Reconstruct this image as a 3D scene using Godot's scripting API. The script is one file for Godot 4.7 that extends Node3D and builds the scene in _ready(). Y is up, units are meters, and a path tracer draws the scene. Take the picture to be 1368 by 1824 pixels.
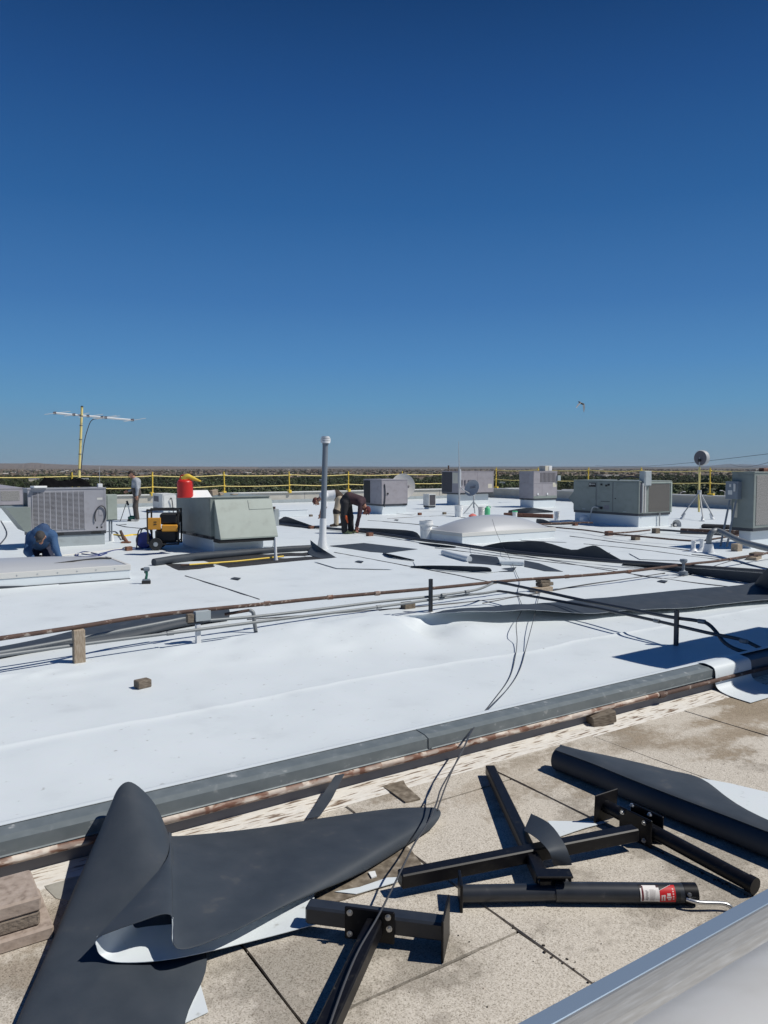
extends Node3D
# A re-roofing job on a flat commercial roof. x right, y up, -z away from the camera; the roof lies at y = 0.
# Pixels of the photograph (1368 x 1824) give directions; distances come from the roof plane (gp) or a known depth (dp).
const FOCAL := 1370.0
const EYE := Vector3(0, 1.87, 0)
const PITCH := 0.0583
const TURN := 0.5847                       # the building's axes are turned 33.5 degrees from the view
var U := Vector3(cos(TURN), 0, -sin(TURN)) # along the kerb, away to the right
var N := Vector3(sin(TURN), 0, cos(TURN))  # across it, towards the camera
var M := {}
var rng := RandomNumberGenerator.new()
var stain_uv := false   # while true, shapes carry the deck's stain map on their second UVs

# ---------- pixels to places ----------
func ray(x: float, y: float) -> Vector3:
	return Vector3((x - 684.0) / FOCAL, -(y - 912.0) / FOCAL, -1.0).rotated(Vector3.RIGHT, -PITCH)
func gp(x: float, y: float, h := 0.0) -> Vector3:
	var r := ray(x, y)
	return EYE + r * ((h - EYE.y) / r.y)
func dp(x: float, y: float, d: float) -> Vector3:
	var r := ray(x, y)
	return EYE + r * (d / -r.z)
func gps(list: Array, h := 0.0) -> Array:
	var o := []
	for q in list: o.append(gp(q[0], q[1], q[2] if q.size() > 2 else h))
	return o
func loc(a: float, b: float, h := 0.0) -> Vector3:   # building coordinates to the world
	return U * a + N * b + Vector3(0, h, 0)
func run_to(k: Vector3, dir: Vector3, px: float) -> float:   # how far along dir from k until pixel column px
	var m := (px - 684.0) / FOCAL
	return (-m * k.z - k.x) / (dir.x + m * dir.z)

# ---------- shapes ----------
func mb() -> SurfaceTool:
	var st := SurfaceTool.new()
	st.begin(Mesh.PRIMITIVE_TRIANGLES)
	return st
func tri(st: SurfaceTool, a: Vector3, b: Vector3, c: Vector3, na: Vector3, nb: Vector3, nc: Vector3) -> void:
	if (b - a).cross(c - a).dot(na + nb + nc) > 0.0:
		var t := b; b = c; c = t
		t = nb; nb = nc; nc = t
	for e in [[a, na], [b, nb], [c, nc]]:
		if stain_uv: st.set_uv2(Vector2((e[0].dot(U) + 1.0) / 9.0, (e[0].dot(N) + 4.0) / 4.5))
		st.set_normal(e[1])
		st.add_vertex(e[0])
func quad(st, a, b, c, d, na, nb, nc, nd) -> void:
	tri(st, a, b, c, na, nb, nc)
	tri(st, a, c, d, na, nc, nd)
func face(st: SurfaceTool, pts: Array, out: Vector3) -> void:
	var n := Vector3.ZERO
	for i in range(1, pts.size() - 1): n += (pts[i] - pts[0]).cross(pts[i + 1] - pts[0])
	n = n.normalized()
	if n.dot(out) < 0.0: n = -n
	for i in range(1, pts.size() - 1): tri(st, pts[0], pts[i], pts[i + 1], n, n, n)
func bx(st: SurfaceTool, c: Vector3, s: Vector3, bev := 0.004, bs := Basis()) -> void:
	var h := s * 0.5
	bev = minf(bev, minf(h.x, minf(h.y, h.z)) * 0.9)
	var v := {}
	for sx in [-1, 1]:
		for sy in [-1, 1]:
			for sz in [-1, 1]:
				for ax in 3:
					var p := Vector3(sx * (h.x - (0.0 if ax == 0 else bev)), sy * (h.y - (0.0 if ax == 1 else bev)), sz * (h.z - (0.0 if ax == 2 else bev)))
					v[Vector4i(sx, sy, sz, ax)] = c + bs * p
	for s1 in [-1, 1]:
		face(st, [v[Vector4i(s1, -1, -1, 0)], v[Vector4i(s1, 1, -1, 0)], v[Vector4i(s1, 1, 1, 0)], v[Vector4i(s1, -1, 1, 0)]], bs * Vector3(s1, 0, 0))
		face(st, [v[Vector4i(-1, s1, -1, 1)], v[Vector4i(1, s1, -1, 1)], v[Vector4i(1, s1, 1, 1)], v[Vector4i(-1, s1, 1, 1)]], bs * Vector3(0, s1, 0))
		face(st, [v[Vector4i(-1, -1, s1, 2)], v[Vector4i(1, -1, s1, 2)], v[Vector4i(1, 1, s1, 2)], v[Vector4i(-1, 1, s1, 2)]], bs * Vector3(0, 0, s1))
		for s2 in [-1, 1]:
			face(st, [v[Vector4i(s1, s2, -1, 0)], v[Vector4i(s1, s2, 1, 0)], v[Vector4i(s1, s2, 1, 1)], v[Vector4i(s1, s2, -1, 1)]], bs * Vector3(s1, s2, 0))
			face(st, [v[Vector4i(s1, -1, s2, 0)], v[Vector4i(s1, 1, s2, 0)], v[Vector4i(s1, 1, s2, 2)], v[Vector4i(s1, -1, s2, 2)]], bs * Vector3(s1, 0, s2))
			face(st, [v[Vector4i(-1, s1, s2, 1)], v[Vector4i(1, s1, s2, 1)], v[Vector4i(1, s1, s2, 2)], v[Vector4i(-1, s1, s2, 2)]], bs * Vector3(0, s1, s2))
			for s3 in [-1, 1]:
				face(st, [v[Vector4i(s1, s2, s3, 0)], v[Vector4i(s1, s2, s3, 1)], v[Vector4i(s1, s2, s3, 2)]], bs * Vector3(s1, s2, s3))
func beam(st: SurfaceTool, a: Vector3, b: Vector3, w: float, h: float, bev := 0.004) -> void:   # a box from a to b, h is its upright size
	var z := (b - a).normalized()
	var x := Vector3.UP.cross(z).normalized()
	if x.length() < 0.5: x = Vector3.RIGHT
	bx(st, (a + b) * 0.5, Vector3(w, h, a.distance_to(b)), bev, Basis(x, z.cross(x), z))
func tube(st: SurfaceTool, pts: Array, r, seg := 10, caps := true) -> void:   # r: one radius or one per point
	var n := pts.size()
	var side := Vector3.ZERO
	var rings := []
	var nors := []
	for i in n:
		var d: Vector3 = (pts[mini(i + 1, n - 1)] - pts[maxi(i - 1, 0)]).normalized()
		if i == 0: side = d.cross(Vector3.UP if absf(d.y) < 0.9 else Vector3.RIGHT).normalized()
		side = (side - d * side.dot(d)).normalized()
		var up := d.cross(side)
		var ring := []
		var nor := []
		var rad: float = r[i] if r is Array else r
		for k in seg:
			var q := side * cos(TAU * k / seg) + up * sin(TAU * k / seg)
			ring.append(pts[i] + q * rad)
			nor.append(q)
		rings.append(ring)
		nors.append(nor)
	for i in n - 1:
		for k in seg:
			var j := (k + 1) % seg
			quad(st, rings[i][k], rings[i][j], rings[i + 1][j], rings[i + 1][k], nors[i][k], nors[i][j], nors[i + 1][j], nors[i + 1][k])
	if caps:
		face(st, rings[0], pts[0] - pts[1])
		face(st, rings[n - 1], pts[n - 1] - pts[n - 2])
func lathe(st: SurfaceTool, at: Vector3, prof: Array, seg := 20, bs := Basis()) -> void:   # prof: [radius, height]; turned round bs.y
	for i in prof.size() - 1:
		var p0: Array = prof[i]
		var p1: Array = prof[i + 1]
		var sl := Vector2(p1[1] - p0[1], p0[0] - p1[0]).normalized()
		for k in seg:
			var a := TAU * k / seg
			var b := TAU * (k + 1) / seg
			var ca := Vector3(cos(a), 0, sin(a))
			var cb := Vector3(cos(b), 0, sin(b))
			var na := bs * (ca * sl.x + Vector3.UP * sl.y)
			var nb := bs * (cb * sl.x + Vector3.UP * sl.y)
			var y0 := Vector3(0, p0[1], 0)
			var y1 := Vector3(0, p1[1], 0)
			if p0[0] > 0.0: tri(st, at + bs * (ca * p0[0] + y0), at + bs * (cb * p0[0] + y0), at + bs * (cb * p1[0] + y1), na, nb, nb)
			if p1[0] > 0.0: tri(st, at + bs * (ca * p0[0] + y0), at + bs * (cb * p1[0] + y1), at + bs * (ca * p1[0] + y1), na, nb, na)
func prism(st: SurfaceTool, poly: Array, z0: float, z1: float, xf := Transform3D()) -> void:   # a 2D outline drawn out along z
	var pp := PackedVector2Array()
	for q in poly: pp.append(Vector2(q[0], q[1]))
	var ids := Geometry2D.triangulate_polygon(pp)
	var n0 := xf.basis * Vector3(0, 0, signf(z0 - z1))
	for i in range(0, ids.size(), 3):
		for z in [z0, z1]:
			var nn: Vector3 = n0 if z == z0 else -n0
			tri(st, xf * Vector3(pp[ids[i]].x, pp[ids[i]].y, z), xf * Vector3(pp[ids[i + 1]].x, pp[ids[i + 1]].y, z), xf * Vector3(pp[ids[i + 2]].x, pp[ids[i + 2]].y, z), nn, nn, nn)
	var cw := Geometry2D.is_polygon_clockwise(pp)
	for i in pp.size():
		var a := pp[i]
		var b := pp[(i + 1) % pp.size()]
		var e := (b - a).normalized()
		var o := Vector3(e.y, -e.x, 0) * (-1.0 if cw else 1.0)
		face(st, [xf * Vector3(a.x, a.y, z0), xf * Vector3(b.x, b.y, z0), xf * Vector3(b.x, b.y, z1), xf * Vector3(a.x, a.y, z1)], xf.basis * o)
func spline(pts: Array, sub := 6) -> Array:   # Catmull-Rom through the points
	var o := []
	var n := pts.size()
	for i in n - 1:
		for k in sub:
			o.append(cr(pts[maxi(i - 1, 0)], pts[i], pts[i + 1], pts[mini(i + 2, n - 1)], float(k) / sub))
	o.append(pts[n - 1])
	return o
func cr(a: Vector3, b: Vector3, c: Vector3, d: Vector3, t: float) -> Vector3:
	return 0.5 * (2.0 * b + (c - a) * t + (2.0 * a - 5.0 * b + 4.0 * c - d) * t * t + (3.0 * b - a - 3.0 * c + d) * t * t * t)
func net(ctrl: Array, sub := 5) -> Array:     # a smooth grid through a control net
	var rows := []
	for r in ctrl: rows.append(spline(r, sub))
	var out := []
	for i in (rows.size() - 1) * sub + 1: out.append([])
	for c in rows[0].size():
		var col := []
		for r in rows: col.append(r[c])
		var s := spline(col, sub)
		for i in s.size(): out[i].append(s[i])
	return out
func sheet(P: Array, th: float, flip := false) -> ArrayMesh:   # a thin two-faced sheet: surface 0 its upper face and edges, surface 1 its lower face
	var R := P.size()
	var C: int = P[0].size()
	var nor := []
	for i in R:
		var row := []
		for j in C:
			var n: Vector3 = (P[mini(i + 1, R - 1)][j] - P[maxi(i - 1, 0)][j]).cross(P[i][mini(j + 1, C - 1)] - P[i][maxi(j - 1, 0)]).normalized()
			row.append(-n if flip else n)
		nor.append(row)
	var a := mb()
	var b := mb()
	for i in R - 1:
		for j in C - 1:
			var q := [[i, j], [i, j + 1], [i + 1, j + 1], [i + 1, j]]
			var p := []
			var n := []
			var l := []
			for e in q:
				p.append(P[e[0]][e[1]])
				n.append(nor[e[0]][e[1]])
				l.append(P[e[0]][e[1]] - nor[e[0]][e[1]] * th)
			quad(a, p[0], p[1], p[2], p[3], n[0], n[1], n[2], n[3])
			quad(b, l[0], l[1], l[2], l[3], -n[0], -n[1], -n[2], -n[3])
	var rim := []
	for j in C: rim.append([0, j])
	for i in range(1, R): rim.append([i, C - 1])
	for j in range(C - 2, -1, -1): rim.append([R - 1, j])
	for i in range(R - 2, -1, -1): rim.append([i, 0])
	var mid: Vector3 = P[R / 2][C / 2]
	for k in rim.size() - 1:
		var e: Array = rim[k]
		var f: Array = rim[k + 1]
		var p0: Vector3 = P[e[0]][e[1]]
		var p1: Vector3 = P[f[0]][f[1]]
		face(a, [p0, p1, p1 - nor[f[0]][f[1]] * th, p0 - nor[e[0]][e[1]] * th], p0 - mid)
	var m := ArrayMesh.new()
	a.commit(m)
	b.commit(m)
	return m

# ---------- things and parts ----------
func tag(o: Node3D, label := "", category := "", group := "", kind := "") -> Node3D:
	if label: o.set_meta("label", label)
	if category: o.set_meta("category", category)
	if group: o.set_meta("group", group)
	if kind: o.set_meta("kind", kind)
	return o
func thing(called: String, label: String, category: String, at := Vector3.ZERO, turn := 0.0, group := "") -> Node3D:
	var o := Node3D.new()
	o.name = called
	add_child(o, true)
	o.position = at
	o.rotation.y = turn
	return tag(o, label, category, group)
func part(parent: Node3D, called: String, shape, mat, world := false) -> MeshInstance3D:   # world: the shape is given in world coordinates
	var o := MeshInstance3D.new()
	o.name = called
	o.mesh = shape.commit() if shape is SurfaceTool else shape
	parent.add_child(o, true)
	if world:
		var t := Transform3D()
		var p: Node = parent
		while p != self and p is Node3D:
			t = p.transform * t
			p = p.get_parent()
		o.transform = t.affine_inverse()
	var ms: Array = mat if mat is Array else [mat]
	for i in o.mesh.get_surface_count():
		var mm = ms[mini(i, ms.size() - 1)]
		o.set_surface_override_material(i, M[mm] if mm is String else mm)
	return o
func box_part(parent: Node3D, called: String, c: Vector3, s: Vector3, mat, bev := 0.004) -> MeshInstance3D:
	var st := mb()
	bx(st, c, s, bev)
	return part(parent, called, st, mat)
func tube_part(parent: Node3D, called: String, pts: Array, r, mat, world := false, seg := 10) -> MeshInstance3D:
	var st := mb()
	tube(st, pts, r, seg)
	return part(parent, called, st, mat, world)
func struct(called: String, shape, mat) -> MeshInstance3D:
	var o := part(self, called, shape, mat)
	o.set_meta("kind", "structure")
	return o

# ---------- materials ----------
func noise_tex(freq: float, ramp: Array, size := 512, oct := 4, sd := 1, type := FastNoiseLite.TYPE_SIMPLEX_SMOOTH, normal := 0.0) -> NoiseTexture2D:
	var n := FastNoiseLite.new()
	n.noise_type = type
	n.frequency = freq
	n.fractal_octaves = oct
	n.seed = sd
	var t := NoiseTexture2D.new()
	t.noise = n
	t.width = size
	t.height = size
	t.seamless = true
	if normal > 0.0:
		t.as_normal_map = true
		t.bump_strength = normal
	elif ramp.size():
		var g := Gradient.new()
		var off := PackedFloat32Array()
		var col := PackedColorArray()
		for e in ramp:
			off.append(e[0])
			col.append(e[1])
		g.offsets = off
		g.colors = col
		t.color_ramp = g
	return t
func lin(r: float, g: float, b: float) -> Color:   # a real-world base colour
	return Color(r, g, b).linear_to_srgb()
func mat(called: String, c: Color, rough := 0.6, metal := 0.0, spec := 0.5) -> StandardMaterial3D:
	var m := StandardMaterial3D.new()
	m.resource_name = called
	m.albedo_color = c
	m.roughness = rough
	m.metallic = metal
	m.metallic_specular = spec
	M[called] = m
	return m
func textured(called: String, tex: Texture2D, scale: float, rough := 0.7, metal := 0.0, world := true) -> StandardMaterial3D:
	var m := mat(called, Color.WHITE, rough, metal)
	m.albedo_texture = tex
	m.uv1_triplanar = true
	m.uv1_world_triplanar = world
	m.uv1_scale = Vector3.ONE * scale
	return m
func relief(m: StandardMaterial3D, tex: Texture2D, amount: float) -> void:
	m.normal_enabled = true
	m.normal_texture = tex
	m.normal_scale = amount
func g3(v: float, tint := Color.WHITE) -> Color:
	return Color(v * tint.r, v * tint.g, v * tint.b)

# ---------- the place ----------
func _ready() -> void:
	rng.seed = 7
	# camera
	var cam := Camera3D.new()
	cam.name = "camera"
	add_child(cam)
	cam.position = EYE
	cam.rotation.x = -PITCH
	cam.fov = rad_to_deg(2.0 * atan(912.0 / FOCAL))
	cam.near = 0.05
	cam.far = 90000.0
	cam.current = true
	# sky: a clear desert noon, deep blue overhead and pale at the horizon
	var env := Environment.new()
	env.background_mode = Environment.BG_SKY
	var pano := PanoramaSkyMaterial.new()
	pano.panorama = sky_picture()
	var sky := Sky.new()
	sky.sky_material = pano
	env.sky = sky
	env.tonemap_mode = Environment.TONE_MAPPER_LINEAR
	env.tonemap_exposure = 1.0
	env.sdfgi_enabled = true
	env.ssao_enabled = true
	env.ssil_enabled = true
	env.fog_enabled = true
	env.fog_density = 0.000012
	env.fog_light_color = Color(0.72, 0.78, 0.84)
	var we := WorldEnvironment.new()
	we.name = "environment"
	we.environment = env
	add_child(we)
	# sun: from the right, a little behind the camera
	var sun := DirectionalLight3D.new()
	sun.name = "sun"
	sun.light_energy = 1.36
	sun.light_color = Color(1.0, 0.985, 0.95)
	sun.light_angular_distance = 0.53
	sun.shadow_enabled = true
	add_child(sun)
	var el := deg_to_rad(52.0)
	var az := deg_to_rad(9.0)
	sun.look_at_from_position(Vector3(cos(az) * cos(el), sin(el), sin(az) * cos(el)) * 50.0, Vector3.ZERO)

	materials()
	roof()
	land()
	kerb()
	loose_sheet()
	near_roof_things()
	steel_frames()
	pipes()
	flaps()
	skylights()
	rooftop_units()
	rooftop_small()
	people()
	far_edge()
	trees()

func sky_picture() -> ImageTexture:
	var table := [[-90.0, 96, 92, 86], [-1.0, 122, 140, 155], [0.0, 124, 148, 166], [1.0, 120, 150, 172], [2.2, 114, 150, 177], [4.6, 97, 148, 187], [7.5, 82, 136, 187], [11.7, 65, 117, 174], [18.0, 46, 97, 155], [25.0, 34, 78, 135], [31.0, 23, 61, 111], [45.0, 19, 54, 103], [90.0, 16, 48, 96]]
	var img := Image.create(16, 1024, false, Image.FORMAT_RGBF)
	for y in 1024:
		var e := 90.0 - 180.0 * (y + 0.5) / 1024.0
		var c := Color.BLACK
		for i in table.size() - 1:
			if e >= table[i][0] and e <= table[i + 1][0]:
				var t: float = (e - table[i][0]) / (table[i + 1][0] - table[i][0])
				c = Color8(table[i][1], table[i][2], table[i][3]).srgb_to_linear().lerp(Color8(table[i + 1][1], table[i + 1][2], table[i + 1][3]).srgb_to_linear(), t)
		for x in 16: img.set_pixel(x, y, c)
	return ImageTexture.create_from_image(img)

func materials() -> void:
	var fine := noise_tex(0.09, [], 512, 4, 3, FastNoiseLite.TYPE_SIMPLEX, 6.0)
	var soft := noise_tex(0.012, [], 512, 4, 5, FastNoiseLite.TYPE_SIMPLEX, 4.0)
	# membranes
	var m := textured("membrane", noise_tex(0.006, [[0.0, lin(0.575, 0.615, 0.64)], [0.3, lin(0.635, 0.68, 0.705)], [0.6, lin(0.65, 0.695, 0.72)], [1.0, lin(0.66, 0.705, 0.73)]], 1024, 6, 11), 0.21, 0.5)
	relief(m, soft, 0.05)
	m.detail_enabled = true
	m.detail_blend_mode = BaseMaterial3D.BLEND_MODE_MUL
	m.detail_albedo = noise_tex(0.045, [[0.0, lin(0.5, 0.48, 0.45)], [0.10, lin(0.80, 0.79, 0.77)], [0.145, lin(0.98, 0.98, 0.98)], [0.24, lin(1, 1, 1)], [1.0, lin(1, 1, 1)]], 1024, 6, 14)
	m = textured("dark_membrane", noise_tex(0.01, [[0.0, lin(0.036, 0.045, 0.058)], [0.5, lin(0.044, 0.054, 0.068)], [0.8, lin(0.05, 0.059, 0.073)], [1.0, lin(0.08, 0.085, 0.09)]], 512, 6, 12), 0.9, 0.58)
	m.metallic_specular = 0.36
	relief(m, soft, 0.1)
	m = textured("old_membrane", noise_tex(0.02, [[0.0, lin(0.015, 0.015, 0.016)], [0.6, lin(0.025, 0.025, 0.027)], [1.0, lin(0.06, 0.055, 0.05)]], 512, 5, 13), 1.1, 0.75)
	# foreground deck
	m = textured("deck", noise_tex(0.42, [[0.0, lin(0.13, 0.11, 0.085)], [0.24, lin(0.29, 0.255, 0.21)], [0.38, lin(0.48, 0.435, 0.37)], [0.62, lin(0.58, 0.53, 0.46)], [1.0, lin(0.74, 0.70, 0.63)]], 1024, 4, 21, FastNoiseLite.TYPE_VALUE), 0.62, 0.92)
	m.detail_enabled = true
	m.detail_blend_mode = BaseMaterial3D.BLEND_MODE_MUL
	m.detail_uv_layer = BaseMaterial3D.DETAIL_UV_2
	m.detail_albedo = stain_map()
	relief(m, noise_tex(0.3, [], 512, 3, 25, FastNoiseLite.TYPE_VALUE, 3.0), 0.12)
	textured("deck_joint", noise_tex(0.05, [[0.0, lin(0.02, 0.017, 0.014)], [1.0, lin(0.07, 0.055, 0.045)]], 256, 4, 23), 2.0, 0.9)
	m = textured("peeling_paint", noise_tex(0.012, [[0.0, lin(0.07, 0.045, 0.03)], [0.29, lin(0.16, 0.105, 0.07)], [0.325, lin(0.46, 0.39, 0.31)], [0.40, lin(0.64, 0.605, 0.55)], [1.0, lin(0.72, 0.70, 0.665)]], 1024, 6, 24), 1.4, 0.8)
	m.uv1_world_triplanar = false
	m.uv1_scale = Vector3(0.34, 3.6, 3.6)
	relief(m, fine, 0.2)
	# metals
	m = textured("galvanised", noise_tex(0.02, [[0.0, lin(0.135, 0.16, 0.17)], [0.5, lin(0.165, 0.19, 0.20)], [0.78, lin(0.19, 0.215, 0.225)], [0.84, lin(0.36, 0.38, 0.38)], [1.0, lin(0.55, 0.56, 0.55)]], 1024, 6, 31), 0.4, 0.5, 0.2)
	m = textured("rust_paint", noise_tex(0.03, [[0.0, lin(0.07, 0.032, 0.022)], [0.45, lin(0.16, 0.075, 0.05)], [0.56, lin(0.20, 0.10, 0.065)], [0.60, lin(0.62, 0.54, 0.46)], [1.0, lin(0.72, 0.68, 0.62)]], 512, 5, 32), 1.2, 0.8, 0.0)
	m.uv1_scale = Vector3(0.35, 0.9, 0.35)
	relief(m, fine, 0.2)
	m = textured("rust_pipe", noise_tex(0.03, [[0.0, lin(0.045, 0.027, 0.022)], [0.5, lin(0.085, 0.05, 0.04)], [0.76, lin(0.12, 0.07, 0.052)], [0.80, lin(0.5, 0.45, 0.40)], [1.0, lin(0.62, 0.58, 0.53)]], 512, 5, 33), 0.5, 0.8, 0.0)
	mat("conduit", lin(0.21, 0.225, 0.235), 0.55, 0.25)
	mat("dark_conduit", lin(0.06, 0.065, 0.075), 0.45, 0.4)
	m = textured("black_steel", noise_tex(0.03, [[0.0, lin(0.004, 0.004, 0.006)], [0.7, lin(0.007, 0.007, 0.009)], [0.88, lin(0.02, 0.019, 0.018)], [1.0, lin(0.09, 0.085, 0.08)]], 512, 5, 34), 1.5, 0.42)
	m.metallic_specular = 0.36
	m = textured("charcoal_steel", noise_tex(0.03, [[0.0, lin(0.02, 0.024, 0.031)], [0.85, lin(0.033, 0.037, 0.045)], [1.0, lin(0.09, 0.09, 0.09)]], 256, 5, 35), 1.5, 0.36)
	mat("zinc", lin(0.62, 0.63, 0.64), 0.28, 0.9)
	mat("bolt", lin(0.5, 0.5, 0.5), 0.35, 0.9)
	mat("blue_alu", lin(0.22, 0.29, 0.385), 0.4, 0.35)  # blue of the reflected sky put into the metal's base colour
	mat("curb_grey", lin(0.17, 0.17, 0.185), 0.75)
	# unit paints
	for e in [["paint_green", 0.22, 0.25, 0.235, 41], ["paint_pale_green", 0.32, 0.365, 0.335, 42], ["paint_mauve", 0.32, 0.30, 0.325, 43], ["paint_dark_mauve", 0.20, 0.19, 0.215, 44], ["paint_grey", 0.34, 0.34, 0.375, 45], ["paint_white", 0.66, 0.66, 0.64, 46], ["paint_cream", 0.62, 0.58, 0.48, 47], ["box_grey", 0.36, 0.40, 0.42, 48]]:
		m = textured(e[0], noise_tex(0.012, [[0.0, lin(e[1] * 0.72, e[2] * 0.70, e[3] * 0.68)], [0.35, lin(e[1] * 0.95, e[2] * 0.95, e[3] * 0.94)], [1.0, lin(e[1] * 1.05, e[2] * 1.05, e[3] * 1.05)]], 512, 6, e[4]), 0.55, 0.48)
	m = textured("coil", noise_tex(0.14, [[0.0, lin(0.03, 0.028, 0.026)], [0.5, lin(0.085, 0.08, 0.075)], [0.72, lin(0.16, 0.15, 0.14)], [0.88, lin(0.42, 0.41, 0.38)], [1.0, lin(0.5, 0.5, 0.48)]], 512, 3, 51), 0.8, 0.7)
	m = textured("coil_pale", noise_tex(0.1, [[0.0, lin(0.05, 0.048, 0.045)], [0.4, lin(0.15, 0.145, 0.14)], [0.6, lin(0.30, 0.29, 0.28)], [1.0, lin(0.5, 0.5, 0.48)]], 512, 3, 52), 0.9, 0.7)
	mat("louver", lin(0.11, 0.105, 0.125), 0.6)
	mat("black", lin(0.012, 0.012, 0.013), 0.6)
	mat("black_cloth", lin(0.007, 0.007, 0.008), 0.95, 0.0, 0.15)
	mat("rubber", lin(0.02, 0.02, 0.022), 0.7)
	mat("cable", lin(0.05, 0.052, 0.06), 0.55)
	mat("blue_cable", lin(0.03, 0.045, 0.16), 0.5)
	mat("yellow", lin(0.72, 0.50, 0.06), 0.5)
	mat("rail_yellow", lin(0.74, 0.60, 0.22), 0.55)
	mat("orange_yellow", lin(0.66, 0.30, 0.03), 0.45)
	mat("red", lin(0.55, 0.02, 0.015), 0.4)
	mat("pink", lin(0.6, 0.16, 0.14), 0.5)
	mat("blue", lin(0.02, 0.035, 0.22), 0.4)
	mat("green", lin(0.10, 0.50, 0.24), 0.5)
	mat("dark_green", lin(0.01, 0.10, 0.07), 0.5)
	mat("white", lin(0.74, 0.75, 0.75), 0.5)
	mat("off_white", lin(0.58, 0.575, 0.55), 0.5)
	mat("pole_white", lin(0.72, 0.73, 0.74), 0.45)
	mat("pole_grey", lin(0.17, 0.20, 0.235), 0.5)
	mat("dome_grey", lin(0.40, 0.415, 0.44), 0.34)
	m = textured("near_dome", noise_tex(0.01, [[0.0, lin(0.50, 0.48, 0.45)], [0.35, lin(0.56, 0.55, 0.525)], [0.5, lin(0.58, 0.57, 0.55)], [1.0, lin(0.60, 0.595, 0.575)]], 1024, 5, 61), 0.3, 0.5)
	m = textured("dome_dust", noise_tex(0.02, [[0.0, lin(0.33, 0.315, 0.285)], [0.45, lin(0.39, 0.375, 0.345)], [0.7, lin(0.43, 0.42, 0.395)], [1.0, lin(0.52, 0.51, 0.49)]], 1024, 5, 62), 0.6, 0.5)
	m.uv1_world_triplanar = false
	m.uv1_scale = Vector3(0.3, 1.4, 2.6)
	mat("dish_grey", lin(0.40, 0.41, 0.42), 0.5)
	mat("dish_white", lin(0.56, 0.54, 0.51), 0.55)
	m = textured("wood", noise_tex(0.02, [[0.0, lin(0.06, 0.045, 0.032)], [0.5, lin(0.155, 0.125, 0.095)], [1.0, lin(0.26, 0.22, 0.17)]], 512, 5, 71), 1.0, 0.85)
	m.uv1_scale = Vector3(1.2, 9.0, 9.0)
	m.uv1_world_triplanar = false
	m = textured("wood_pale", noise_tex(0.02, [[0.0, lin(0.20, 0.15, 0.10)], [0.5, lin(0.34, 0.27, 0.20)], [1.0, lin(0.46, 0.40, 0.32)]], 512, 5, 72), 1.0, 0.85)
	m.uv1_scale = Vector3(9.0, 1.2, 9.0)
	m.uv1_world_triplanar = false
	m = textured("wood_red", noise_tex(0.03, [[0.0, lin(0.08, 0.03, 0.02)], [0.5, lin(0.17, 0.075, 0.05)], [1.0, lin(0.27, 0.14, 0.09)]], 256, 5, 73), 1.5, 0.85)
	m = textured("paver", noise_tex(0.05, [[0.0, lin(0.17, 0.13, 0.105)], [0.4, lin(0.33, 0.265, 0.22)], [1.0, lin(0.43, 0.355, 0.305)]], 512, 5, 74), 0.8, 0.9)
	relief(m, fine, 0.1)
	m = textured("paver_dark", noise_tex(0.06, [[0.0, lin(0.07, 0.055, 0.045)], [0.4, lin(0.18, 0.145, 0.115)], [1.0, lin(0.29, 0.24, 0.195)]], 512, 5, 75), 1.0, 0.92)
	relief(m, fine, 0.4)
	textured("mortar", noise_tex(0.02, [[0.0, lin(0.24, 0.23, 0.20)], [0.5, lin(0.33, 0.315, 0.275)], [1.0, lin(0.40, 0.38, 0.34)]], 512, 5, 78), 1.0, 0.9)
	textured("stain_board", noise_tex(0.02, [[0.0, lin(0.09, 0.07, 0.05)], [0.5, lin(0.17, 0.14, 0.105)], [0.8, lin(0.25, 0.21, 0.165)], [1.0, lin(0.38, 0.34, 0.28)]], 512, 5, 76), 1.6, 0.9)
	textured("parapet_face", noise_tex(0.01, [[0.0, lin(0.36, 0.34, 0.30)], [0.5, lin(0.43, 0.41, 0.365)], [1.0, lin(0.48, 0.46, 0.42)]], 512, 5, 77), 0.2, 0.85)
	mat("coping", lin(0.55, 0.55, 0.53), 0.6)

func stain_map() -> ImageTexture:
	# dirt on the old deck, laid out in the building's own coordinates: washed brown silt below the cant towards the right, mottled grey traffic marks elsewhere
	var w := 900
	var h := 450
	var im := Image.create(w, h, false, Image.FORMAT_RGB8)
	var n := FastNoiseLite.new()
	n.frequency = 0.007
	n.fractal_octaves = 6
	n.seed = 5
	var n2 := FastNoiseLite.new()
	n2.frequency = 0.023
	n2.fractal_octaves = 5
	n2.seed = 9
	var n3 := FastNoiseLite.new()
	n3.frequency = 0.17
	n3.fractal_octaves = 3
	for y in h:
		for x in w:
			var a := x / float(w) * 9.0 - 1.0
			var b := y / float(h) * 4.5 - 4.0
			var v := n.get_noise_2d(x, y)
			var q := n2.get_noise_2d(x * 0.7, y * 1.3)
			var g := n3.get_noise_2d(x, y)
			q += g * 0.35
			var silt := smoothstep(0.0, 0.5, v * 0.8 + q * 0.7 + 0.62 - absf(b + 3.15) * 1.7) * smoothstep(3.6, 5.2, a + q * 0.8)
			silt = maxf(silt, smoothstep(0.15, 0.6, q + v * 0.5 + 0.75 - absf(b + 3.3) * 2.2) * 0.45)
			var grime := smoothstep(0.0, 0.42, q * 0.9 + v * 0.8) * 0.62 + smoothstep(0.0, 0.3, v - 0.02) * 0.22
			var c := Color(1, 1, 1).lerp(Color(0.56, 0.545, 0.53), minf(grime, 1.0)).lerp(Color(0.50, 0.42, 0.32), silt * 0.75)
			im.set_pixel(x, y, c.linear_to_srgb())
	return ImageTexture.create_from_image(im)

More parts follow.
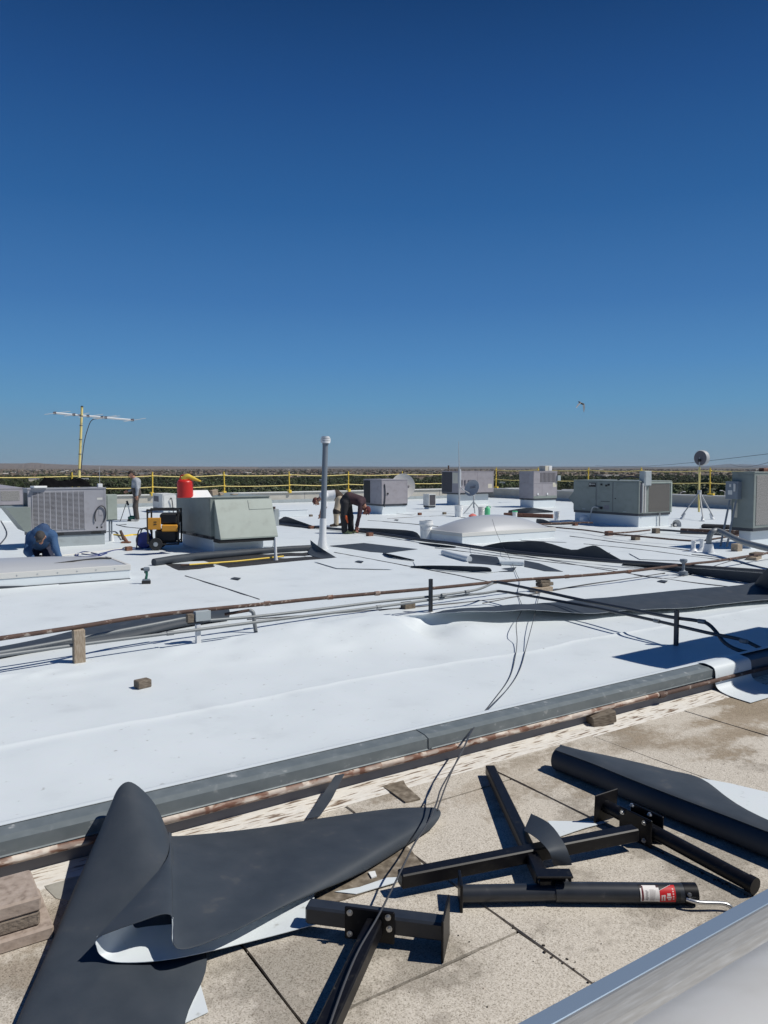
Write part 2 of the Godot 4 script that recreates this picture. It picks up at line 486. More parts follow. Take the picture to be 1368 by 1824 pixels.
func roof() -> void:
	# the white roof: strips of membrane welded side by side, each a piece of its own with a lapped edge
	var base := mb()
	bx(base, loc(6.0, -20.0, -6.012), Vector3(51.4, 12.0, 33.0), 0.0, Basis(Vector3.UP, TURN))
	var r := struct("white_roof", base, "membrane")
	var nz := FastNoiseLite.new()
	nz.frequency = 1.0
	nz.fractal_octaves = 3
	var cuts := [-19.5, -15.7, -12.7, -9.7, -6.7, -3.7, -0.7, 2.3, 5.3, 8.3, 11.3, 14.3, 17.3, 20.3, 23.3, 26.3, 29.3, 31.55]
	for i in cuts.size() - 1:
		var a0: float = cuts[i]
		var a1: float = cuts[i + 1] + 0.08
		var rows := []
		for bi in 260:
			var b := -36.25 + bi * 0.125
			var row := []
			for ai in 14:
				var t := ai / 13.0
				var a := lerpf(a0, a1, t)
				var h := nz.get_noise_2d(a * 0.35, b * 1.1) * 0.007 + nz.get_noise_2d(a * 1.6 + 40.0, b * 0.5) * 0.004 + nz.get_noise_2d(a * 0.16 + 90.0, b * 2.2) * 0.010 * smoothstep(-0.1, 0.35, nz.get_noise_2d(a * 0.12, b * 0.1 + 300.0))
				row.append(loc(a, b, h + 0.008 + 0.008 * t))
			rows.append(row)
		part(r, "membrane_sheet", sheet(rows, 0.003, false), ["membrane", "membrane"])
	# the old deck in front of the kerb, cap sheets about a metre wide with open joints
	base = mb()
	bx(base, loc(2.0, 0.3, -6.02), Vector3(24.0, 12.0, 8.2), 0.0, Basis(Vector3.UP, TURN))
	var d := struct("old_deck", base, "deck_joint")
	var ca := [-8.0, -6.9, -5.9, -4.9, -3.9, -2.9, -1.87, -0.86, 0.14, 1.14, 2.11, 3.13, 4.11, 5.13, 6.15, 7.2, 8.3, 9.4]
	for i in ca.size() - 1:
		var cb := [-3.78, -3.34 if i == 10 else (-2.2 if i % 3 == 0 else -1.4 if i % 3 == 1 else -0.3), 1.2 if i % 2 else 0.7, 4.0]
		for j in cb.size() - 1:
			var st := mb()
			var g := 0.007
			# edges wander a little
			var pts := []
			var corners := [[ca[i] + g, cb[j] + g], [ca[i + 1] - g, cb[j] + g], [ca[i + 1] - g, cb[j + 1] - g], [ca[i] + g, cb[j + 1] - g]]
			for e in 4:
				var p: Array = corners[e]
				var q: Array = corners[(e + 1) % 4]
				for s in 14:
					var t := s / 14.0
					var w := nz.get_noise_2d(lerpf(p[0], q[0], t) * 6.0, lerpf(p[1], q[1], t) * 6.0 + 9.0 * e) * 0.006
					pts.append(Vector2(lerpf(p[0], q[0], t) + (w if e % 2 else 0.0), lerpf(p[1], q[1], t) + (0.0 if e % 2 else w)))
			var pl := []
			for p in pts: pl.append([p.x, -p.y])
			stain_uv = true
			prism(st, pl, -0.012, 0.0015 * ((i * 7 + j * 3) % 3), Transform3D(Basis(U, -N, Vector3.UP), Vector3.ZERO))
			stain_uv = false
			part(d, "deck_sheet", st, "deck")
	# dark crumbs of mastic along the joints
	var crumbs := mb()
	for k in 700:
		var far := k % 3 > 0
		var b := rng.randf_range(-2.6, -0.95) if far else rng.randf_range(-2.3, -1.3)
		if rng.randf() > pow((b + 2.7) / 1.7, 2.0): continue
		var a: float = (3.13 if far else 2.11) + rng.randfn(0.0, 0.006 + 0.010 * (b + 2.6))
		var s := rng.randf_range(0.003, 0.009)
		bx(crumbs, loc(a, b, s * 0.4), Vector3(s, s * 0.8, s * 1.5), s * 0.3, Basis(Vector3.UP, rng.randf() * 6.0))
	for k in 160:
		var s := rng.randf_range(0.002, 0.006)
		bx(crumbs, loc(rng.randf_range(0.0, 6.0), rng.randf_range(-3.4, -1.0), s * 0.4), Vector3(s, s * 0.8, s * 1.3), s * 0.3, Basis(Vector3.UP, rng.randf() * 6.0))
	var grit := mb()
	for k in 900:
		var s := rng.randf_range(0.0015, 0.0045)
		bx(grit, loc(rng.randf_range(0.0, 6.5), rng.randf_range(-3.5, -0.9), s * 0.4), Vector3(s, s * 0.8, s * 1.3), s * 0.3, Basis(Vector3.UP, rng.randf() * 6.0))
	tag(part(self, "pale_grit", grit, "paver"), "pale grit scattered over the old deck", "grit", "", "stuff")
	var cr_o := part(self, "mastic_crumbs", crumbs, "deck_joint")
	tag(cr_o, "dark crumbs of old mastic scattered along the deck joints", "debris", "", "stuff")

func land() -> void:
	# the plain beyond the building: one sheet to the horizon, a valley below the roof
	var st := mb()
	var gy := -28.0
	var rings := [30.0, 120.0, 400.0, 900.0, 1600.0, 2600.0, 4000.0, 6000.0, 9000.0, 14000.0, 22000.0, 34000.0, 60000.0]
	var seg := 48
	for i in rings.size() - 1:
		for k in seg:
			var a := TAU * k / seg
			var b := TAU * (k + 1) / seg
			var p := []
			for e in [[rings[i], a], [rings[i], b], [rings[i + 1], b], [rings[i + 1], a]]:
				p.append(Vector3(cos(e[1]) * e[0], gy, sin(e[1]) * e[0]))
			face(st, p, Vector3.UP)
	var tx := noise_tex(0.012, [[0.0, lin(0.035, 0.042, 0.02)], [0.35, lin(0.065, 0.06, 0.035)], [0.48, lin(0.12, 0.09, 0.06)], [0.6, lin(0.185, 0.14, 0.095)], [0.78, lin(0.095, 0.075, 0.06)], [1.0, lin(0.06, 0.058, 0.04)]], 1024, 6, 81)
	textured("plain", tx, 1.0 / 2600.0, 0.95)
	struct("plain", st, "plain")
	# hills on the horizon
	textured("hill_tan", noise_tex(0.02, [[0.0, lin(0.08, 0.062, 0.05)], [0.5, lin(0.15, 0.115, 0.09)], [1.0, lin(0.21, 0.165, 0.125)]], 512, 5, 82), 1.0 / 3000.0, 0.95)
	textured("hill_dark", noise_tex(0.02, [[0.0, lin(0.045, 0.045, 0.045)], [1.0, lin(0.09, 0.08, 0.075)]], 512, 5, 83), 1.0 / 3000.0, 0.95)
	hill("mesa_slope", 20000.0, 7000.0, [[-400, 820], [-200, 822], [0, 825.5], [40, 825.5], [56, 824.2], [68, 824.6], [80, 826], [150, 828.5], [240, 830.3], [330, 831], [460, 831.8]], "hill_tan")
	hill("dark_ridge", 30000.0, 5000.0, [[150, 831], [300, 830.8], [420, 831.2], [620, 830.9], [760, 831.5], [900, 831], [1060, 831.2], [1200, 831.4], [1400, 831.0], [1700, 831.2]], "hill_dark")
	hill("far_mountain", 52000.0, 9000.0, [[1190, 831], [1240, 830.5], [1270, 829], [1285, 827.6], [1296, 826.4], [1310, 827.2], [1325, 826.8], [1345, 828], [1370, 828.6], [1420, 827], [1500, 829.6], [1600, 831]], "hill_dark")
	# streets and open fields seen edge-on as pale bands
	textured("pale_field", noise_tex(0.03, [[0.0, lin(0.09, 0.075, 0.05)], [0.4, lin(0.20, 0.155, 0.105)], [1.0, lin(0.32, 0.255, 0.18)]], 512, 5, 84), 1.0 / 900.0, 0.95)
	for f in [[2500.0, 2900.0, -900.0, 1500.0], [3400.0, 4300.0, 300.0, 2600.0], [3600.0, 4100.0, -2500.0, -400.0], [6500.0, 9500.0, -5200.0, -2200.0], [2100.0, 2300.0, -1300.0, -300.0]]:
		var q := mb()
		face(q, [Vector3(f[2], gy + 0.8, -f[0]), Vector3(f[3], gy + 0.8, -f[0] * 1.05), Vector3(f[3] * 1.15, gy + 0.8, -f[1]), Vector3(f[2] * 1.1, gy + 0.8, -f[1] * 0.97)], Vector3.UP)
		struct("field", q, "pale_field")

func hill(called: String, d: float, depth: float, crest: Array, m: String) -> void:
	var cs := []
	for i in crest.size() - 1:
		for k in 5:
			var t := k / 5.0
			cs.append([lerpf(crest[i][0], crest[i + 1][0], t), lerpf(crest[i][1], crest[i + 1][1], t)])
	cs.append(crest[-1])
	var rows := [[], [], [], []]
	for i in cs.size():
		var top := dp(cs[i][0], cs[i][1] + rng.randf_range(-0.15, 0.15), d)
		top.y = maxf(top.y, 6.0)
		var x: float = top.x / d
		rows[0].append(Vector3(x * (d - depth), -28.5, -(d - depth)))
		rows[1].append(Vector3(x * (d - depth * 0.45), lerpf(-28.0, top.y, 0.42 + rng.randf_range(-0.06, 0.06)), -(d - depth * 0.45)))
		rows[2].append(top)
		rows[3].append(Vector3(x * (d + depth), -28.5, -(d + depth)))
	var st := mb()
	for r in 3:
		for i in cs.size() - 1:
			face(st, [rows[r][i], rows[r][i + 1], rows[r + 1][i + 1]], Vector3.UP)
			face(st, [rows[r][i], rows[r + 1][i + 1], rows[r + 1][i]], Vector3.UP)
	struct(called, st, m)

func kerb() -> void:
	# the raised divider between the new white roof and the old deck
	var k := thing("roof_kerb", "low grey roof kerb capped with galvanised coping between white and old roofing", "kerb", loc(2.0, -3.85), TURN)
	box_part(k, "kerb_body", Vector3(0, 0.095, 0), Vector3(24.0, 0.19, 0.2), "curb_grey", 0.003)
	# coping lengths, butted, with a folded seam cover on each joint
	var x := -12.0
	var n := 0
	for w in [4.0, 3.05, 2.72, 3.05, 3.05, 0.0]:
		if w == 0.0: break
		var st := mb()
		var prof := [[-0.02, 0.206], [0.065, 0.200], [0.101, 0.188], [0.1035, 0.128], [0.1085, 0.122], [0.1105, 0.124], [0.1065, 0.130], [0.1045, 0.191], [0.066, 0.204], [-0.02, 0.21]]
		prism(st, prof, x + 0.002, x + w - 0.002, Transform3D(Basis(Vector3(0, 0, 1), Vector3(0, 1, 0), Vector3(1, 0, 0)), Vector3.ZERO))
		part(k, "coping", st, "galvanised")
		x += w
		n += 1
	for sx in [-8.0, -4.95, -2.23, 0.82]:
		var st := mb()
		prism(st, [[-0.02, 0.211], [0.067, 0.205], [0.1065, 0.193], [0.1085, 0.13], [0.1125, 0.13], [0.1105, 0.195], [0.068, 0.2085], [-0.02, 0.2145]], sx - 0.014, sx + 0.014, Transform3D(Basis(Vector3(0, 0, 1), Vector3(0, 1, 0), Vector3(1, 0, 0)), Vector3.ZERO))
		part(k, "seam_cover", st, "galvanised")
	# painted cant at its foot
	var st2 := mb()
	prism(st2, [[0.1, 0.0], [0.1, 0.024], [0.13, 0.021], [0.19, 0.011], [0.25, 0.005], [0.28, 0.0]], -12.0, 12.0, Transform3D(Basis(Vector3(0, 0, 1), Vector3(0, 1, 0), Vector3(1, 0, 0)), Vector3.ZERO))
	part(k, "painted_cant", st2, "peeling_paint")
	# rusty line along the kerb
	var p := thing("rusty_kerb_pipe", "rusty pipe with flaking cream paint running along the kerb under the coping", "pipe", loc(2.0, -3.722), TURN)
	tube_part(p, "pipe", [Vector3(-12, 0.106, 0), Vector3(2.9, 0.108, 0), Vector3(3.05, 0.108, 0)], 0.018, "rust_paint")
	tube_part(p, "pipe", [Vector3(3.05, 0.104, 0), Vector3(5.1, 0.108, 0.012)], 0.0165, "rust_pipe")
	for cx in [3.05, 5.08]:
		tube_part(p, "coupling", [Vector3(cx - 0.04, 0.104, 0.003), Vector3(cx - 0.015, 0.104, 0.003), Vector3(cx + 0.015, 0.104, 0.003), Vector3(cx + 0.04, 0.104, 0.003)], [0.023, 0.027, 0.027, 0.023], "rust_pipe", false, 12)
	tube_part(p, "pipe", [Vector3(5.1, 0.108, 0.012), Vector3(5.4, 0.108, 0.012), Vector3(9.0, 0.108, 0.02)], 0.019, "dark_conduit")
	# valve body at the end of the rusty run
	var v := mb()
	lathe(v, Vector3(5.52, 0.02, 0.02), [[0.0, 0.0], [0.05, 0.0], [0.055, 0.05], [0.045, 0.1], [0.06, 0.11], [0.06, 0.14], [0.0, 0.15]], 16)
	part(p, "valve", v, "rust_pipe")
	# new white membrane wrapped over the kerb
	for w in [[6.02, 0.52], [-0.98, 0.16]]:
		var rows := []
		var sec := [[-0.42, 0.03], [-0.2, 0.16], [-0.02, 0.222], [0.06, 0.222], [0.115, 0.20], [0.128, 0.13], [0.13, 0.07], [0.17, 0.03], [0.28, 0.012], [0.46, 0.011]]
		if w[1] < 0.3: sec = [[-0.42, 0.03], [-0.2, 0.16], [-0.02, 0.222], [0.06, 0.222], [0.115, 0.20], [0.125, 0.16], [0.127, 0.14]]
		for t in 7:
			var r := []
			var f := t / 6.0
			for s in sec: r.append(Vector3(w[0] + (f - 0.5) * w[1] * (1.0 + maxf(0.0, s[0] - 0.15) * 0.5), s[1] + (0.0 if s[1] > 0.02 else 0.0), -3.85 + s[0]))
			rows.append(r)
		var o := thing("membrane_flashing", "short white membrane strip folded over the kerb, %s" % ("its apron lying on the old deck" if w[1] > 0.3 else "beside the curled dark sheet"), "membrane", loc(w[0], -3.85), TURN)
		var mi := part(o, "strip", sheet(net(rows, 3), 0.003, true), ["membrane", "dark_membrane"])
		mi.position = Vector3(-w[0], 0, 3.85)

func loose_sheet() -> void:
	# the loose new sheet between the kerb and the pipes; its far edge stands up on the left and is folded back, dark side up, on the right
	var rows := []
	var nz := FastNoiseLite.new()
	nz.frequency = 0.9
	var keys := [-9.0, 1.5, 2.7, 3.8, 4.7, 5.0, 5.4, 6.2, 7.4, 9.0, 11.0, 13.0]
	var secs := [
		[[-6.6, 0.02], [-6.8, 0.024], [-7.0, 0.034], [-7.12, 0.046], [-7.22, 0.06], [-7.3, 0.07]],
		[[-6.6, 0.02], [-6.8, 0.026], [-7.0, 0.036], [-7.12, 0.048], [-7.22, 0.062], [-7.3, 0.072]],
		[[-6.55, 0.025], [-6.75, 0.045], [-6.95, 0.07], [-7.1, 0.095], [-7.22, 0.118], [-7.3, 0.13]],
		[[-6.45, 0.04], [-6.65, 0.085], [-6.85, 0.13], [-7.05, 0.165], [-7.2, 0.185], [-7.3, 0.19]],
		[[-6.4, 0.07], [-6.65, 0.13], [-6.85, 0.18], [-7.05, 0.20], [-7.2, 0.20], [-7.3, 0.19]],
		[[-6.45, 0.03], [-6.65, 0.025], [-6.82, 0.06], [-6.95, 0.13], [-7.0, 0.18], [-7.0, 0.2]],
		[[-6.45, 0.12], [-6.7, 0.13], [-6.9, 0.165], [-6.92, 0.22], [-6.8, 0.25], [-6.65, 0.25]],
		[[-6.5, 0.04], [-6.8, 0.06], [-6.98, 0.11], [-6.98, 0.18], [-6.8, 0.21], [-6.55, 0.20]],
		[[-6.5, 0.02], [-6.85, 0.03], [-7.05, 0.06], [-7.05, 0.11], [-6.7, 0.13], [-6.28, 0.09]],
		[[-6.4, 0.02], [-6.7, 0.025], [-6.85, 0.06], [-6.84, 0.11], [-6.4, 0.12], [-5.9, 0.08]],
		[[-6.25, 0.02], [-6.45, 0.025], [-6.6, 0.06], [-6.58, 0.11], [-6.1, 0.12], [-5.55, 0.08]],
		[[-6.2, 0.02], [-6.35, 0.025], [-6.45, 0.06], [-6.43, 0.11], [-5.95, 0.12], [-5.4, 0.08]]]
	var a := -9.0
	while a <= 13.0:
		var i := 0
		while i < keys.size() - 2 and a > keys[i + 1]: i += 1
		var t := clampf((a - keys[i]) / (keys[i + 1] - keys[i]), 0, 1)
		t = t * t * (3.0 - 2.0 * t)
		var row := []
		for s in [[-3.875, 0.214], [-3.95, 0.20], [-4.12, 0.09], [-4.35, 0.035], [-4.8, 0.022], [-5.3, 0.02], [-5.52, 0.022], [-5.6, 0.034], [-5.66, 0.018], [-6.1, 0.02]]:
			var w := nz.get_noise_2d(a * 0.8, s[0] * 2.0) * (0.018 if s[0] < -4.5 and s[0] > -5.4 else 0.006) if s[0] < -4.0 else 0.0
			row.append(loc(a, s[0] + nz.get_noise_2d(a * 0.5, 77.0) * (0.12 if s[0] < -5.5 and s[0] > -5.7 else 0.0), maxf(s[1] + w, 0.017)))
		for k in 6:
			var b := lerpf(secs[i][k][0], secs[i + 1][k][0], t)
			var h := lerpf(secs[i][k][1], secs[i + 1][k][1], t)
			row.append(loc(a, b, maxf(0.017, h + nz.get_noise_2d(a * 1.3, k * 3.0) * 0.012 + nz.get_noise_2d(a * 3.4, k * 0.6 + 50.0) * 0.02 * (k / 5.0) * smoothstep(6.2, 4.8, a))))
		rows.append(spline(row, 4))
		a += 0.125
	var o := thing("loose_membrane_sheet", "wide loose white membrane sheet along the kerb with its far edge folded back", "membrane", loc(2.0, -5.6), TURN)
	part(o, "sheet", sheet(rows, 0.003, false), ["membrane", "dark_membrane"], true)

# ---------- in front of the kerb ----------
func pix_net(ctrl: Array) -> Array:
	var o := []
	for r in ctrl: o.append(gps(r))
	return o
func flat(called: String, label: String, category: String, pix: Array, m, th := 0.004, h := 0.006, group := "") -> Node3D:   # a thin flat piece lying on the roof
	var pts := gps(pix, h)
	var c := Vector3.ZERO
	for p in pts: c += p / pts.size()
	var o := thing(called, label, category, Vector3(c.x, 0, c.z), 0.0, group)
	var pl := []
	for p in pts: pl.append([p.x, -p.z])
	var st := mb()
	prism(st, pl, h - th, h, Transform3D(Basis(Vector3(1, 0, 0), Vector3(0, 0, -1), Vector3(0, 1, 0)), Vector3.ZERO))
	part(o, "piece", st, m, true)
	return o

func near_roof_things() -> void:
	# two curled offcuts, dark underside out
	var o := thing("curled_membrane_strip", "long dark grey membrane strip folded over itself, rising against the kerb", "membrane", gp(210, 1640))
	var A := pix_net([
		[[280, 1930, 0.010], [180, 1930, 0.010], [20, 1935, 0.012], [-8, 1925, 0.03], [20, 1905, 0.055], [150, 1910, 0.06], [290, 1915, 0.04], [322, 1935, 0.014]],
		[[290, 1810, 0.010], [190, 1810, 0.010], [62, 1815, 0.012], [38, 1805, 0.035], [66, 1792, 0.065], [190, 1795, 0.07], [300, 1805, 0.045], [330, 1818, 0.014]],
		[[300, 1690, 0.010], [220, 1690, 0.010], [118, 1692, 0.012], [92, 1684, 0.045], [116, 1668, 0.08], [220, 1670, 0.085], [330, 1690, 0.05], [368, 1715, 0.016]],
		[[310, 1590, 0.010], [250, 1590, 0.010], [164, 1592, 0.03], [138, 1578, 0.085], [160, 1550, 0.16], [240, 1552, 0.18], [312, 1590, 0.12], [340, 1620, 0.03]],
		[[290, 1520, 0.010], [260, 1515, 0.02], [220, 1500, 0.10], [199, 1455, 0.225], [208, 1410, 0.335], [234, 1394, 0.365], [276, 1434, 0.26], [304, 1500, 0.13]]])
	part(o, "sheet", sheet(net(A, 6), 0.0025), ["membrane", "dark_membrane"], true)
	flat("membrane_scrap", "white scrap of membrane poking from under the long folded strip", "membrane", [[300, 1835], [330, 1740], [350, 1728], [371, 1802]], "membrane", 0.003, 0.01)
	o = thing("curled_membrane_sheet", "wide dark grey membrane sheet folded over, white inside showing at its open mouth", "membrane", gp(430, 1620))
	var B := pix_net([
		[[300, 1482, 0.13], [303, 1483, 0.125], [306, 1484, 0.12], [318, 1489, 0.1], [450, 1476, 0.035], [580, 1456, 0.035], [700, 1440, 0.05], [772, 1438, 0.07]],
		[[299, 1526, 0.19], [303, 1528, 0.19], [306, 1530, 0.18], [317, 1555, 0.14], [440, 1545, 0.07], [570, 1508, 0.07], [690, 1478, 0.08], [784, 1444, 0.06]],
		[[250, 1586, 0.21], [275, 1584, 0.225], [306, 1580, 0.21], [316, 1620, 0.155], [425, 1610, 0.1], [558, 1558, 0.09], [675, 1512, 0.075], [783, 1456, 0.045]],
		[[178, 1663, 0.18], [245, 1639, 0.22], [304, 1626, 0.22], [316, 1684, 0.15], [405, 1660, 0.12], [524, 1603, 0.085], [655, 1548, 0.03], [768, 1476, 0.02]],
		[[176, 1667, 0.17], [244, 1643, 0.21], [304, 1629, 0.21], [315, 1688, 0.14], [403, 1664, 0.11], [521, 1607, 0.07], [635, 1556, 0.013], [745, 1490, 0.012]]])
	part(o, "upper_layer", sheet(net(B, 6), 0.0025), ["dark_membrane", "membrane"], true)
	var L := pix_net([
		[[171, 1682, 0.152], [180, 1702, 0.105], [215, 1714, 0.085], [310, 1707, 0.075], [440, 1678, 0.035], [563, 1646, 0.03]],
		[[178, 1670, 0.165], [205, 1690, 0.10], [240, 1690, 0.09], [330, 1680, 0.075], [450, 1650, 0.035], [560, 1610, 0.03]],
		[[236, 1634, 0.175], [240, 1652, 0.12], [265, 1650, 0.095], [345, 1640, 0.08], [465, 1610, 0.035], [560, 1570, 0.03]]])
	part(o, "lower_layer", sheet(net(L, 6), 0.0025, true), ["membrane", "dark_membrane"], true)
	# loose roll at the right
	o = thing("membrane_roll", "loose roll of dark membrane lying on the old deck, widening into a flap", "membrane", gp(1150, 1400))
	var ridge := gps([[996, 1330, 0.145], [1060, 1353, 0.15], [1130, 1381, 0.15], [1200, 1408, 0.15], [1270, 1434, 0.15], [1368, 1471, 0.15], [1460, 1506, 0.15]])
	var axis := []
	for p in spline(ridge, 4): axis.append(p - Vector3(0, 0.074, 0))
	tube_part(o, "roll", axis, 0.074, "dark_membrane", true, 26)
	var back := gps([[1000, 1329, 0.13], [1060, 1341, 0.115], [1120, 1354, 0.095], [1190, 1371, 0.08], [1250, 1387, 0.07], [1318, 1436, 0.11], [1420, 1486, 0.135]])
	var mid := []
	for i in 7: mid.append(ridge[i].lerp(back[i], 0.45) + Vector3(0, 0.012, 0))
	var lip := []
	for p in ridge: lip.append(p + Vector3(-0.03, -0.006, 0.04))
	part(o, "flap", sheet(net([back, mid, ridge, lip], 5), 0.0025), ["dark_membrane", "membrane"], true)
	flat("white_membrane_offcut", "white membrane offcut lying flat behind the dark roll", "membrane", [[1215, 1382], [1255, 1387], [1300, 1395], [1368, 1411], [1500, 1445], [1500, 1530], [1368, 1488], [1290, 1450]], "membrane", 0.003, 0.009)
	# small strips
	o = thing("membrane_strip", "short dark membrane strip draped over the black square tube", "membrane", gp(980, 1500))
	part(o, "sheet", sheet(net(pix_net([[[946, 1449, 0.12], [980, 1468, 0.17], [1007, 1506, 0.145], [1019, 1541, 0.07]], [[940, 1463, 0.11], [969, 1482, 0.16], [992, 1511, 0.14], [1003, 1542, 0.065]], [[933, 1479, 0.10], [957, 1494, 0.15], [978, 1517, 0.135], [986, 1542, 0.06]]]), 5), 0.0025), ["dark_membrane", "membrane"], true)
	flat("white_membrane_sliver", "white pointed membrane sliver beside the draped dark strip", "membrane", [[975, 1462], [1085, 1463], [1040, 1475], [996, 1490]], "membrane", 0.003, 0.012)
	o = thing("membrane_strip", "narrow dark membrane strip leaning against the kerb pipe", "membrane", gp(575, 1440))
	part(o, "sheet", sheet(net(pix_net([[[597, 1381, 0.128], [585, 1400, 0.10], [568, 1425, 0.06], [546, 1458, 0.045]], [[614, 1378, 0.132], [604, 1397, 0.10], [590, 1424, 0.06], [569, 1454, 0.045]]]), 5), 0.0025, true), ["dark_membrane", "membrane"], true)
	flat("stained_board", "brown stained board scrap lying under the edge of the curled sheet", "board", [[545, 1606], [640, 1545], [716, 1498], [734, 1516], [750, 1537], [704, 1570], [640, 1592], [590, 1608]], "stain_board", 0.006, 0.008)
	flat("white_membrane_sliver", "thin white membrane sliver between the stained board and the black tubes", "membrane", [[596, 1588], [634, 1592], [706, 1571], [716, 1562], [690, 1563], [640, 1580]], "membrane", 0.003, 0.013)
	flat("paper_scrap", "tiny crumpled white scrap on the stained board", "scrap", [[656, 1553], [668, 1551], [671, 1560], [662, 1563]], "white", 0.006, 0.016)
	flat("mortar_patch", "brown patch of old mortar at the foot of the cant", "patch", [[663, 1390], [690, 1380], [712, 1377], [724, 1400], [749, 1422], [722, 1428], [694, 1408]], "stain_board", 0.008, 0.012)
	# concrete pavers stacked at the left
	var k := gp(97, 1672)
	for e in [[0.0, 0.0, 0.055, "paver", "widest brown concrete paver at the bottom of the stack by the folded strip"], [-0.045, 0.03, 0.058, "paver_dark", "rough brown concrete paver in the middle of the stack"], [-0.04, 0.028, 0.06, "paver", "smooth pinkish concrete paver on top of the stack"]]:
		var y: float = 0.0 if e[1] == 0.0 else (0.0555 if e[3] == "paver_dark" else 0.114)
		var l := 0.62
		var w: float = 0.34 if e[1] == 0.0 else 0.25
		var pv := thing("concrete_paver", e[4], "paver", k + U * (e[0] - l * 0.5) - N * (w * 0.5 + e[1]), TURN)
		box_part(pv, "block", Vector3(0, y + e[2] * 0.5, 0), Vector3(l, e[2], w), e[3], 0.008)
	flat("deck_patch", "smooth grey mortar patch on the old deck behind the stacked pavers", "patch", [[60, 1560], [90, 1530], [168, 1502], [150, 1560], [126, 1605], [100, 1600]], "mortar", 0.004, 0.006)
	# wood block under the kerb pipe
	var wb := thing("wood_block", "weathered square timber block tilted beneath the rusty kerb pipe", "wood block", gp(1070, 1292), deg_to_rad(22))
	var st := mb()
	bx(st, Vector3(0, 0.052, 0), Vector3(0.21, 0.09, 0.095), 0.008, Basis(Vector3(0, 0, 1), deg_to_rad(9)))
	part(wb, "block", st, "wood")
	# doubled cord running from the far pipes down to the camera
	var cd := thing("electric_cord", "thin dark doubled cord trailing from the pipes over kerb and curled sheet", "cord", gp(850, 1280))
	tube_part(cd, "strand", spline(gps([[877, 925, 0.665], [880, 936, 0.63], [883, 945, 0.5], [888, 957, 0.28], [893, 968, 0.08], [900, 980, 0.13], [906, 991, 0.08], [914, 1008, 0.04], [921, 1024, 0.04], [926, 1036, 0.03], [922, 1056, 0.03], [930, 1082, 0.05], [920, 1108, 0.16], [921, 1140, 0.06], [918, 1168, 0.04], [908, 1206, 0.04], [880, 1246, 0.05], [848, 1286, 0.15], [832, 1318, 0.235], [822, 1342, 0.235], [808, 1366, 0.21], [786, 1404, 0.17], [777, 1432, 0.16], [762, 1466, 0.18], [738, 1503, 0.19], [722, 1535, 0.175], [706, 1568, 0.16], [684, 1612, 0.15], [668, 1642, 0.15], [640, 1690, 0.14], [618, 1740, 0.13], [596, 1800, 0.12], [576, 1860, 0.11]])), 0.0042, "cable", true, 7)
	tube_part(cd, "strand", spline(gps([[966, 1040, 0.06], [958, 1070, 0.06], [952, 1096, 0.14], [938, 1150, 0.05], [926, 1192, 0.04], [905, 1226, 0.05], [866, 1266, 0.11], [842, 1300, 0.2], [829, 1326, 0.245], [815, 1352, 0.225], [797, 1392, 0.16], [783, 1430, 0.13], [779, 1444, 0.125]])), 0.0040, "cable", true, 7)

